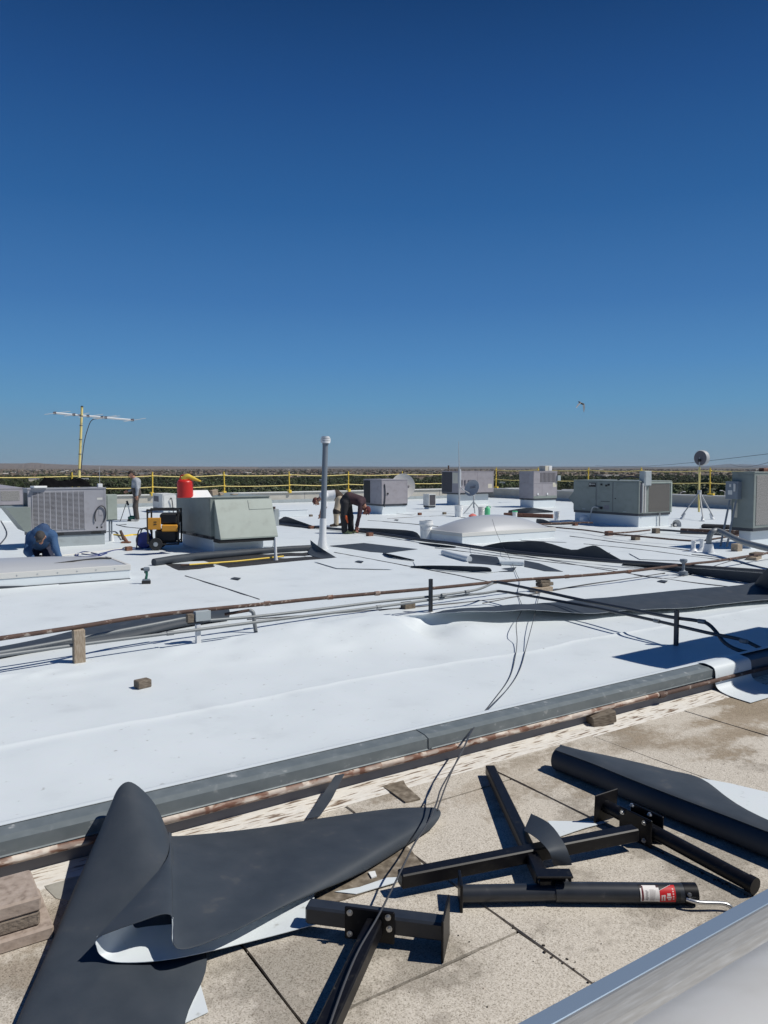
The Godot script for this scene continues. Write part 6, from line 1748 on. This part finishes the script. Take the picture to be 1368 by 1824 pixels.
func people() -> void:
	var m := mat("cloth", Color.WHITE, 0.85)
	m.vertex_color_use_as_albedo = true
	relief(m, noise_tex(0.03, [], 256, 4, 91, FastNoiseLite.TYPE_SIMPLEX, 5.0), 0.5)
	m.uv1_triplanar = true
	m.uv1_scale = Vector3.ONE * 2.2
	var skin := Color(0.42, 0.22, 0.15)
	var V := func(x: float, y: float, z: float) -> Vector3: return Vector3(x, y, z)
	# standing, facing left, head bowed
	var grey := Color(0.30, 0.32, 0.35)
	var pants := Color(0.075, 0.065, 0.055)
	var shoe := Color(0.5, 0.48, 0.45)
	var b := [
		[V.call(0.03, 0.98, 0), V.call(0.0, 1.12, 0), 0.15, 0.145, pants], [V.call(0.0, 1.12, 0), V.call(0.02, 1.36, 0), 0.14, 0.155, grey], [V.call(0.02, 1.36, -0.12), V.call(0.02, 1.36, 0.12), 0.11, 0.11, grey],
		[V.call(0.0, 1.42, 0), V.call(-0.08, 1.54, 0), 0.062, 0.056, skin],
		[V.call(0.03, 0.96, 0.09), V.call(0.0, 0.52, 0.10), 0.105, 0.08, pants], [V.call(0.0, 0.52, 0.10), V.call(0.05, 0.12, 0.10), 0.078, 0.07, pants], [V.call(0.05, 0.06, 0.10), V.call(-0.13, 0.045, 0.11), 0.05, 0.042, shoe],
		[V.call(0.03, 0.96, -0.09), V.call(-0.05, 0.52, -0.10), 0.105, 0.08, pants], [V.call(-0.05, 0.52, -0.10), V.call(-0.03, 0.12, -0.11), 0.078, 0.07, pants], [V.call(-0.03, 0.06, -0.11), V.call(-0.2, 0.045, -0.12), 0.05, 0.042, shoe],
		[V.call(0.05, 1.40, 0.18), V.call(0.09, 1.13, 0.23), 0.062, 0.052, grey], [V.call(0.09, 1.13, 0.23), V.call(0.07, 0.92, 0.22), 0.052, 0.042, grey],
		[V.call(0.0, 1.40, -0.18), V.call(-0.06, 1.15, -0.21), 0.062, 0.052, grey], [V.call(-0.06, 1.15, -0.21), V.call(-0.26, 1.05, -0.14), 0.05, 0.04, grey]]
	person("standing worker in grey long-sleeved shirt and dark trousers looking down at a cord", gp(243, 929), 0.15, b, [[V.call(0.07, 0.89, 0.22), V.call(-0.05, -1, 0), V.call(-1, 0, 0)], [V.call(-0.28, 1.04, -0.13), V.call(-1, -0.3, 0.2), V.call(0, 1, 0)]], [V.call(-0.14, 1.62, 0), V.call(-0.9, -0.5, 0.12), V.call(-0.35, 1, 0)], skin, Color(0.03, 0.02, 0.015), ["hair", Color(0.03, 0.021, 0.016), 0.0])
	# kneeling in a blue hooded top, head down towards us
	var blue := Color(0.032, 0.085, 0.185)
	var navy := Color(0.016, 0.02, 0.045)
	b = [
		[V.call(-0.22, 0.40, -0.35), V.call(-0.12, 0.52, -0.1), 0.19, 0.18, navy], [V.call(-0.15, 0.50, -0.12), V.call(-0.04, 0.66, 0.16), 0.19, 0.17, blue], [V.call(-0.2, 0.62, 0.12), V.call(0.14, 0.64, 0.12), 0.115, 0.115, blue],
		[V.call(-0.02, 0.74, 0.08), V.call(0.02, 0.78, 0.16), 0.13, 0.12, Color(0.035, 0.07, 0.15)], [V.call(0.0, 0.68, 0.2), V.call(0.02, 0.64, 0.28), 0.07, 0.06, skin],
		[V.call(-0.24, 0.58, 0.12), V.call(-0.24, 0.3, 0.28), 0.085, 0.07, blue], [V.call(-0.24, 0.3, 0.28), V.call(-0.1, 0.1, 0.36), 0.068, 0.05, blue],
		[V.call(0.18, 0.60, 0.12), V.call(0.26, 0.36, 0.24), 0.08, 0.068, blue], [V.call(0.26, 0.36, 0.24), V.call(0.38, 0.12, 0.34), 0.066, 0.05, blue],
		[V.call(-0.3, 0.36, -0.32), V.call(-0.22, 0.09, 0.12), 0.13, 0.09, navy], [V.call(-0.22, 0.09, 0.12), V.call(-0.3, 0.07, -0.4), 0.085, 0.06, navy], [V.call(-0.3, 0.06, -0.44), V.call(-0.3, 0.06, -0.6), 0.055, 0.05, Color(0.05, 0.04, 0.035)],
		[V.call(-0.05, 0.36, -0.32), V.call(0.06, 0.09, 0.1), 0.13, 0.09, navy], [V.call(0.06, 0.09, 0.1), V.call(0.0, 0.07, -0.42), 0.085, 0.06, navy], [V.call(0.0, 0.06, -0.44), V.call(0.0, 0.06, -0.6), 0.055, 0.05, Color(0.05, 0.04, 0.035)]]
	for q in b:
		for e in 2: q[e] = Vector3(q[e].x, q[e].y * 0.86, q[e].z)
	person("kneeling worker in a blue hooded top bent low over the long low skylight", gp(82, 1003), 0.1, b, [[V.call(-0.08, 0.07, 0.38), V.call(0.6, -0.3, 0.6), V.call(0.5, 0.2, -0.6)], [V.call(0.40, 0.09, 0.36), V.call(0.5, -0.5, 0.5), V.call(-0.8, 0.3, 0.3)]], [V.call(0.03, 0.53, 0.36), V.call(0.02, -0.75, 0.66), V.call(0.02, 0.7, 0.7)], skin, Color(0.03, 0.02, 0.015), ["cap", Color(0.045, 0.042, 0.042), 0.06])
	# bent over, white shirt and tan trousers, head to the left
	var white := Color(0.62, 0.63, 0.65)
	var tan := Color(0.40, 0.33, 0.24)
	var belt := Color(0.05, 0.035, 0.025)
	b = [
		[V.call(0.10, 0.92, 0), V.call(0.02, 1.0, 0), 0.165, 0.16, belt], [V.call(0.0, 1.0, 0), V.call(-0.36, 0.98, 0), 0.15, 0.155, white], [V.call(-0.36, 0.98, -0.12), V.call(-0.36, 0.98, 0.12), 0.105, 0.105, white],
		[V.call(-0.44, 0.92, 0), V.call(-0.54, 0.86, 0), 0.06, 0.056, skin],
		[V.call(0.1, 0.86, 0.1), V.call(0.0, 0.48, 0.13), 0.12, 0.088, tan], [V.call(0.0, 0.48, 0.13), V.call(0.0, 0.11, 0.13), 0.084, 0.074, tan], [V.call(0.0, 0.055, 0.13), V.call(-0.17, 0.045, 0.14), 0.05, 0.042, belt],
		[V.call(0.14, 0.86, -0.1), V.call(0.20, 0.48, -0.12), 0.12, 0.088, tan], [V.call(0.20, 0.48, -0.12), V.call(0.26, 0.11, -0.13), 0.084, 0.074, tan], [V.call(0.26, 0.055, -0.13), V.call(0.1, 0.045, -0.14), 0.05, 0.042, belt],
		[V.call(0.0, 0.50, 0.13), V.call(0.0, 0.45, 0.13), 0.096, 0.094, Color(0.02, 0.018, 0.017)], [V.call(0.21, 0.50, -0.12), V.call(0.215, 0.45, -0.12), 0.096, 0.094, Color(0.02, 0.018, 0.017)],
		[V.call(-0.38, 0.95, 0.19), V.call(-0.34, 0.66, 0.22), 0.06, 0.05, white], [V.call(-0.34, 0.66, 0.22), V.call(-0.42, 0.42, 0.15), 0.046, 0.036, skin],
		[V.call(-0.38, 0.95, -0.19), V.call(-0.38, 0.66, -0.2), 0.06, 0.05, white], [V.call(-0.38, 0.66, -0.2), V.call(-0.46, 0.42, -0.14), 0.046, 0.036, skin]]
	person("bent worker in white shirt and tan knee-padded trousers beside the vent pipe", gp(598, 938), 0.2, b, [[V.call(-0.43, 0.39, 0.145), V.call(-0.2, -1, -0.1), V.call(-0.6, 0, -0.6)], [V.call(-0.47, 0.39, -0.135), V.call(-0.2, -1, 0.1), V.call(-0.6, 0, 0.6)]], [V.call(-0.60, 0.80, 0), V.call(-0.35, -0.93, 0.1), V.call(-0.93, 0.3, 0)], skin, Color(0.05, 0.02, 0.015), ["cap", Color(0.10, 0.035, 0.028), 0.05])
	# bent over, dark clothes, arms straight down to the right
	var blackish := Color(0.022, 0.022, 0.027)
	var plum := Color(0.045, 0.02, 0.028)
	b = [
		[V.call(-0.08, 0.90, 0), V.call(0.0, 1.0, 0), 0.17, 0.165, blackish], [V.call(0.02, 1.02, 0), V.call(0.34, 0.92, 0), 0.155, 0.155, plum], [V.call(0.34, 0.90, -0.13), V.call(0.34, 0.90, 0.13), 0.105, 0.105, plum],
		[V.call(0.42, 0.82, 0), V.call(0.48, 0.74, 0), 0.06, 0.056, skin],
		[V.call(-0.08, 0.86, 0.1), V.call(-0.1, 0.47, 0.13), 0.125, 0.092, blackish], [V.call(-0.1, 0.47, 0.13), V.call(-0.09, 0.11, 0.13), 0.09, 0.085, blackish], [V.call(-0.1, 0.055, 0.13), V.call(0.1, 0.045, 0.15), 0.052, 0.044, Color(0.30, 0.33, 0.16)],
		[V.call(-0.05, 0.86, -0.1), V.call(0.02, 0.47, -0.13), 0.125, 0.092, blackish], [V.call(0.02, 0.47, -0.13), V.call(0.04, 0.11, -0.13), 0.09, 0.085, blackish], [V.call(0.04, 0.055, -0.13), V.call(0.22, 0.045, -0.14), 0.052, 0.044, Color(0.30, 0.33, 0.16)],
		[V.call(0.37, 0.86, 0.2), V.call(0.34, 0.52, 0.22), 0.062, 0.05, plum], [V.call(0.34, 0.52, 0.22), V.call(0.28, 0.24, 0.15), 0.05, 0.04, plum],
		[V.call(0.36, 0.86, -0.2), V.call(0.27, 0.52, -0.2), 0.062, 0.05, plum], [V.call(0.27, 0.52, -0.2), V.call(0.2, 0.24, -0.12), 0.05, 0.04, plum],
		[V.call(-0.02, 0.50, 0.235), V.call(0.02, 0.34, 0.235), 0.03, 0.022, Color(0.55, 0.10, 0.03)]]
	person("bent worker in black trousers and plum top reaching down to the lifted membrane", gp(621, 951), -0.15, b, [[V.call(0.275, 0.21, 0.145), V.call(-0.15, -1, -0.1), V.call(0.7, 0, -0.5)], [V.call(0.195, 0.21, -0.115), V.call(-0.1, -1, 0.1), V.call(0.7, 0, 0.5)]], [V.call(0.50, 0.66, 0), V.call(0.25, -0.95, 0.1), V.call(0.95, 0.25, 0)], Color(0.28, 0.12, 0.09), Color(0.03, 0.02, 0.015), ["cap", Color(0.10, 0.02, 0.025), 0.05])

# ---------- the roof's far edge and what lies beyond ----------
func far_edge() -> void:
	var B0 := -36.32
	var A0 := 31.62
	# parapets
	var o := thing("parapet", "low beige parapet with pale coping along the far side behind the standing worker", "parapet", loc(6.0, B0 - 0.15), TURN)
	box_part(o, "wall", Vector3(0, -5.72, 0), Vector3(51.8, 12.5, 0.3), "parapet_face", 0.01)
	box_part(o, "coping", Vector3(0, 0.56, 0.02), Vector3(51.9, 0.06, 0.4), "coping", 0.012)
	box_part(o, "base_strip", Vector3(0, 0.09, 0.158), Vector3(51.2, 0.18, 0.012), "box_grey", 0.003)  # plain grey strip along the foot of the wall
	for i in 16: box_part(o, "panel_joint", Vector3(-23.0 + i * 3.0, 0.33, 0.1515), Vector3(0.02, 0.36, 0.006), "louver", 0.001)
	o = thing("parapet", "low parapet in its own shade along the right side behind the tripod antenna", "parapet", loc(A0 + 0.15, -19.0), TURN)
	box_part(o, "wall", Vector3(0, -5.72, 0), Vector3(0.3, 12.5, 34.3), "parapet_face", 0.01)
	box_part(o, "coping", Vector3(-0.02, 0.56, 0), Vector3(0.4, 0.06, 34.2), "coping", 0.012)
	box_part(o, "base_strip", Vector3(-0.158, 0.09, 0), Vector3(0.012, 0.18, 33.0), "box_grey", 0.003)
	# guardrails: a post every 3.6 m clamped to the parapet, two rails
	for e in [[true, [-10.2, -6.6, -3.0, 0.6, 4.2, 7.8, 11.4, 15.0, 18.6, 21.2], "yellow guardrail with two rails along the beige parapet", 1.64, 1.46, 0.93], [false, [-8.5, -4.9, -1.2, 2.6, 6.0, 9.7, 13.3], "yellow guardrail with two rails along the shaded right parapet", 1.85, 1.70, 1.14]]:
		o = thing("guardrail", e[2], "guardrail", loc(10.5, B0) if e[0] else loc(A0, -22.0))
		var prev := Vector3.ZERO
		for i in e[1].size():
			var t: float = e[1][i]
			var p := Vector3(-11.4, 0, -36.0) + U * t - N * 0.12 if e[0] else Vector3(14.1, 0, -36.0) - N * t + U * 0.12
			var st := mb()
			var lean := Vector3(rng.randf_range(-0.03, 0.03), 0, 0)
			tube(st, [p + Vector3(0, 0.5, 0), p + Vector3(0, e[3], 0) + lean], 0.03, 10)
			var po := part(o, "post", st, "yellow", true)
			st = mb()
			bx(st, p + Vector3(0, 0.6, 0.12), Vector3(0.14, 0.16, 0.3), 0.01, Basis(Vector3.UP, TURN))
			part(po, "bracket", st, "yellow", true)
			for hgt in [e[4], e[5]]:
				st = mb()
				bx(st, p + Vector3(0, hgt, 0), Vector3(0.1, 0.09, 0.1), 0.02, Basis(Vector3.UP, TURN))
				part(po, "rail_clamp", st, "yellow", true)
			if i > 0:
				for hgt in [e[4], e[5]]:
					var pts := []
					for k in 9:
						var f := k / 8.0
						pts.append(prev.lerp(p, f) + Vector3(0, hgt - 0.05 * sin(f * PI) + 0.012 * sin(i * 2.3 + f * 5.0), 0))
					tube_part(o, "rail", pts, 0.02, "rail_yellow", true, 8)
			prev = p
	# antenna mast at the left
	var mz := 34.3
	o = thing("antenna_mast", "tall yellow mast with a long white yagi antenna boom", "antenna", dp(139, 880, mz))
	tube_part(o, "mast", [dp(139, 885, mz), dp(141, 850, mz), dp(146, 725, mz)], [0.06, 0.058, 0.05], "rail_yellow", true, 12)
	for py in [741, 758, 783, 809, 836]: tube_part(o, "strap", [dp(145.5 - (py - 725) * 0.035, py - 0.8, mz), dp(145.5 - (py - 725) * 0.035, py + 0.8, mz)], 0.07, "louver", true, 12)
	tube_part(o, "finial", [dp(146, 727, mz), dp(146, 723, mz)], 0.05, "black", true)
	var b0 := dp(95, 735.5, mz - 0.2)
	var b1 := dp(238, 748.5, mz + 0.5)
	tube_part(o, "boom", [b0, b1], 0.045, "white", true, 10)
	for f in [0.02, 0.255, 0.43, 0.605, 0.65, 0.985]:
		var c := b0.lerp(b1, f)
		tube_part(o, "clamp", [c - Vector3(0.06, 0, 0), c + Vector3(0.06, 0.01, 0)], 0.06, "louver", true, 10)
		tube_part(o, "element", [c + Vector3(-0.16, -0.11, 0.7), c + Vector3(0.32, 0.14, -0.9)], 0.012, "dish_grey", true, 6)
	tube_part(o, "feed_cable", spline([b0.lerp(b1, 0.62) + Vector3(0, -0.05, 0.05), dp(176, 745, mz), dp(163, 749, mz), dp(156, 765, mz), dp(150, 788, mz), dp(147, 812, mz), dp(144, 840, mz)], 5), 0.018, "cable", true, 8)
	# street lamps beyond
	for e in [[1212, 878, 1216, "white street lamp with a short arm beyond the shaded parapet, near the long green unit"], [1291, 876, 1287, "white street lamp with a short arm beyond the shaded parapet, near the cooler"]]:
		var lz := 330.0
		o = thing("street_lamp", e[3], "street lamp", Vector3(dp(e[0], e[1], lz).x, -28.0, -lz), 0.0, "street lamps beyond the parapet")
		var tip := dp(e[0], e[1], lz)
		var dx := signf(e[2] - e[0])
		tube_part(o, "pole", [Vector3(tip.x, -28.0, tip.z), tip], [0.3, 0.2], "dish_white", true)
		tube_part(o, "arm", [tip, tip + Vector3(dx * 1.1, 0.5, 0)], 0.16, "dish_white", true)
		var st2 := mb()
		bx(st2, tip + Vector3(dx * 1.6, 0.5, 0), Vector3(1.2, 0.35, 0.6), 0.1)
		part(o, "lamp_head", st2, "white", true)

# ---------- trees ----------
func leafy(seed_: int, faces: int, spread: float) -> ArrayMesh:   # a crown of unit height: clumps of small leaf faces in an uneven volume
	var r := RandomNumberGenerator.new()
	r.seed = seed_
	var lobes := []
	for i in 11:
		var a := r.randf() * TAU
		var h := r.randf_range(0.05, 0.95)
		var w := spread * sin(clampf(h * 0.9 + 0.12, 0, 1) * PI) * r.randf_range(0.25, 0.8)
		lobes.append([Vector3(cos(a) * w, h, sin(a) * w), r.randf_range(0.13, 0.25)])
	var st := mb()
	for i in faces:
		var l: Array = lobes[i % lobes.size()]
		var d := Vector3(r.randfn(), r.randfn() * 0.8, r.randfn()).normalized()
		var p: Vector3 = l[0] + d * l[1] * pow(r.randf(), 0.4)
		var n := (d + Vector3(r.randfn(), r.randfn(), r.randfn()) * 0.5).normalized()
		var x := n.cross(Vector3(r.randfn(), r.randfn(), r.randfn())).normalized()
		var y := n.cross(x)
		var s := r.randf_range(0.035, 0.075)
		var tone := r.randf_range(0.75, 1.25)
		st.set_color(Color(tone, tone, tone * 0.95))
		tri(st, p - x * s, p + x * s, p + y * s * 1.5, n, n, n)
		tri(st, p - x * s, p - y * s * 1.1, p + x * s, n, n, n)
	return st.commit()
func trees() -> void:
	var gy := -28.0
	var leaf := mat("leaf", Color.WHITE, 0.7)
	leaf.vertex_color_use_as_albedo = true
	leaf.albedo_color = lin(0.062, 0.085, 0.030)
	leaf.backlight_enabled = true
	leaf.backlight = lin(0.03, 0.045, 0.01)
	var leaf2 := leaf.duplicate()
	leaf2.resource_name = "leaf_olive"
	leaf2.albedo_color = lin(0.075, 0.088, 0.048)
	mat("bark", lin(0.09, 0.07, 0.055), 0.9)
	var crowns := []
	for i in 4: crowns.append(leafy(300 + i, 620, 0.42 + 0.05 * i))
	var trunk := mb()
	tube(trunk, [Vector3(0, 0, 0), Vector3(0.01, 0.3, 0), Vector3(-0.01, 0.7, 0.01)], [0.035, 0.024, 0.008], 8)
	for a in 5: tube(trunk, [Vector3(0, 0.28 + a * 0.06, 0), Vector3(cos(a * 2.4) * 0.22, 0.5 + a * 0.06, sin(a * 2.4) * 0.22)], [0.014, 0.005], 6)
	var tm := trunk.commit()
	var r := RandomNumberGenerator.new()
	r.seed = 41
	# trees near enough to be told apart
	var spots := []
	for i in 46: spots.append([r.randf_range(560.0, 720.0), -60.0 + 1480.0 * (i + r.randf_range(-0.3, 0.3)) / 45.0, r.randf_range(8.5, 12.5), i])
	for e in [[560.0, 1262.0, 21.0, 0], [550.0, 1290.0, 18.5, 1], [570.0, 1236.0, 15.5, 2], [545.0, 1215.0, 12.5, 3], [560.0, 645.0, 11.0, 1], [560.0, 880.0, 11.5, 2], [570.0, 910.0, 10.0, 3]]: spots.append(e)
	for e in spots:
		var p := dp(e[1], 832.0, e[0])
		var big: bool = e[2] > 18.0
		var o := thing("broadleaf_tree", "tall dark green broadleaf tree rising highest beyond the shaded parapet" if big else ("bushy olive-green" if int(e[3]) % 3 == 0 else "bushy deep green") + (" small" if e[2] < 10.5 else "") + " broadleaf tree beyond the roof parapet", "tree", Vector3(p.x, gy, p.z), r.randf() * TAU, "tall trees beyond the shaded parapet" if big else "trees beyond the parapet")
		var t := part(o, "trunk", tm, "bark")
		t.scale = Vector3.ONE * e[2] * 0.9
		var c := part(o, "crown", crowns[int(e[3]) % 4], leaf if int(e[3]) % 3 else leaf2)
		c.position.y = e[2] * 0.16
		c.scale = Vector3(e[2] * r.randf_range(0.95, 1.25), e[2] * 0.84, e[2] * r.randf_range(0.95, 1.25))
	var clear := FastNoiseLite.new()
	clear.seed = 17
	clear.frequency = 0.004
	clear.fractal_octaves = 3
	# the wooded valley beyond, one mass
	var light_crown := []
	for i in 3: light_crown.append(leafy(500 + i, 150, 0.5))
	for v in 3:
		var xs: Array[Transform3D] = []
		var cs: PackedColorArray = []
		for i in 5650:
			var d := 520.0 + 1500.0 * pow(r.randf(), 1.25) if i < 5200 else r.randf_range(2200.0, 5200.0)
			var x := d * r.randf_range(-0.62, 0.62)
			var cl := clear.get_noise_2d(x * 1.6, d * 0.55)
			if cl > 0.22: continue
			var s := r.randf_range(4.0, 10.5) * (1.0 - cl * 0.5)
			xs.append(Transform3D(Basis(Vector3.UP, r.randf() * TAU).scaled(Vector3(s * 1.35, s, s * 1.35)), Vector3(x, gy, -d)))
			var tone := r.randf_range(0.7, 1.25) * (1.0 + clear.get_noise_2d(x * 2.5 + 900.0, d) * 0.9)
			cs.append(Color(tone * r.randf_range(0.9, 1.15), tone, tone * 0.9))
		var mm := MultiMesh.new()
		mm.transform_format = MultiMesh.TRANSFORM_3D
		mm.use_colors = true
		mm.mesh = light_crown[v]
		mm.instance_count = xs.size()
		for i in xs.size():
			mm.set_instance_transform(i, xs[i])
			mm.set_instance_color(i, cs[i])
		var mi := MultiMeshInstance3D.new()
		mi.name = "valley_woodland"
		mi.multimesh = mm
		mi.material_override = leaf if v else leaf2
		add_child(mi, true)
		tag(mi, ["dark green mass of trees filling the valley beyond the roof", "mid green trees mixed through the wooded valley", "olive green thickets scattered through the wooded valley"][v], "woodland", "", "stuff")
	# the far town: too small to count
	var hm := mat("town", Color.WHITE, 0.85)
	hm.vertex_color_use_as_albedo = true
	var bxm := mb()
	bx(bxm, Vector3(0, 0.5, 0), Vector3(1, 1, 1), 0.0)
	var houses := MultiMesh.new()
	houses.transform_format = MultiMesh.TRANSFORM_3D
	houses.use_colors = true
	houses.mesh = bxm.commit()
	houses.instance_count = 3600
	for i in 3600:
		var d := 1650.0 + 9000.0 * pow(r.randf(), 1.1)
		var x := d * r.randf_range(-0.6, 0.6)
		var w := r.randf_range(10.0, 22.0)
		if r.randf() < 0.015: w = r.randf_range(40.0, 90.0)
		houses.set_instance_transform(i, Transform3D(Basis(Vector3.UP, r.randf() * TAU).scaled_local(Vector3(w, r.randf_range(3.5, 6.0), w * 0.7)), Vector3(x, gy - 0.2, -d)))
		var c: Color = [Color(0.17, 0.125, 0.09), Color(0.22, 0.17, 0.125), Color(0.11, 0.085, 0.07), Color(0.29, 0.24, 0.19), Color(0.17, 0.10, 0.07), Color(0.085, 0.07, 0.06)][r.randi() % 6]
		if w > 30.0: c = Color(0.45, 0.43, 0.40)
		houses.set_instance_color(i, c)
	var ho := MultiMeshInstance3D.new()
	ho.name = "far_town"
	ho.multimesh = houses
	ho.material_override = hm
	add_child(ho)
	tag(ho, "tiny pale houses of the far town below the horizon", "town", "", "stuff")
	# pale roofs that stand out among the trees
	for e in [[640.0, 752.0, 12.0, 6.0, "off_white"], [680.0, 772.0, 9.0, 5.5, "paint_cream"], [640.0, 1012.0, 9.0, 7.0, "off_white"], [1000.0, 900.0, 14.0, 6.0, "paint_cream"], [1150.0, 575.0, 10.0, 7.0, "off_white"], [1350.0, 150.0, 14.0, 6.0, "off_white"], [1300.0, 60.0, 16.0, 6.0, "paint_cream"], [680.0, 918.0, 16.0, 7.0, "wood_red"]]:
		var p := dp(e[1], 832.0, e[0])
		var o := thing("low_building", "low flat-roofed building among the valley trees", "building", Vector3(p.x, gy, p.z), r.randf_range(-0.5, 0.5), "low buildings among the valley trees")
		box_part(o, "walls", Vector3(0, e[3] * 0.5 + 2.0, 0), Vector3(e[2], e[3] + 4.0, e[2] * 0.6), e[4], 0.05)
		box_part(o, "roof", Vector3(0, e[3] + 4.2, 0), Vector3(e[2] + 0.8, 0.4, e[2] * 0.6 + 0.8), "white", 0.05)
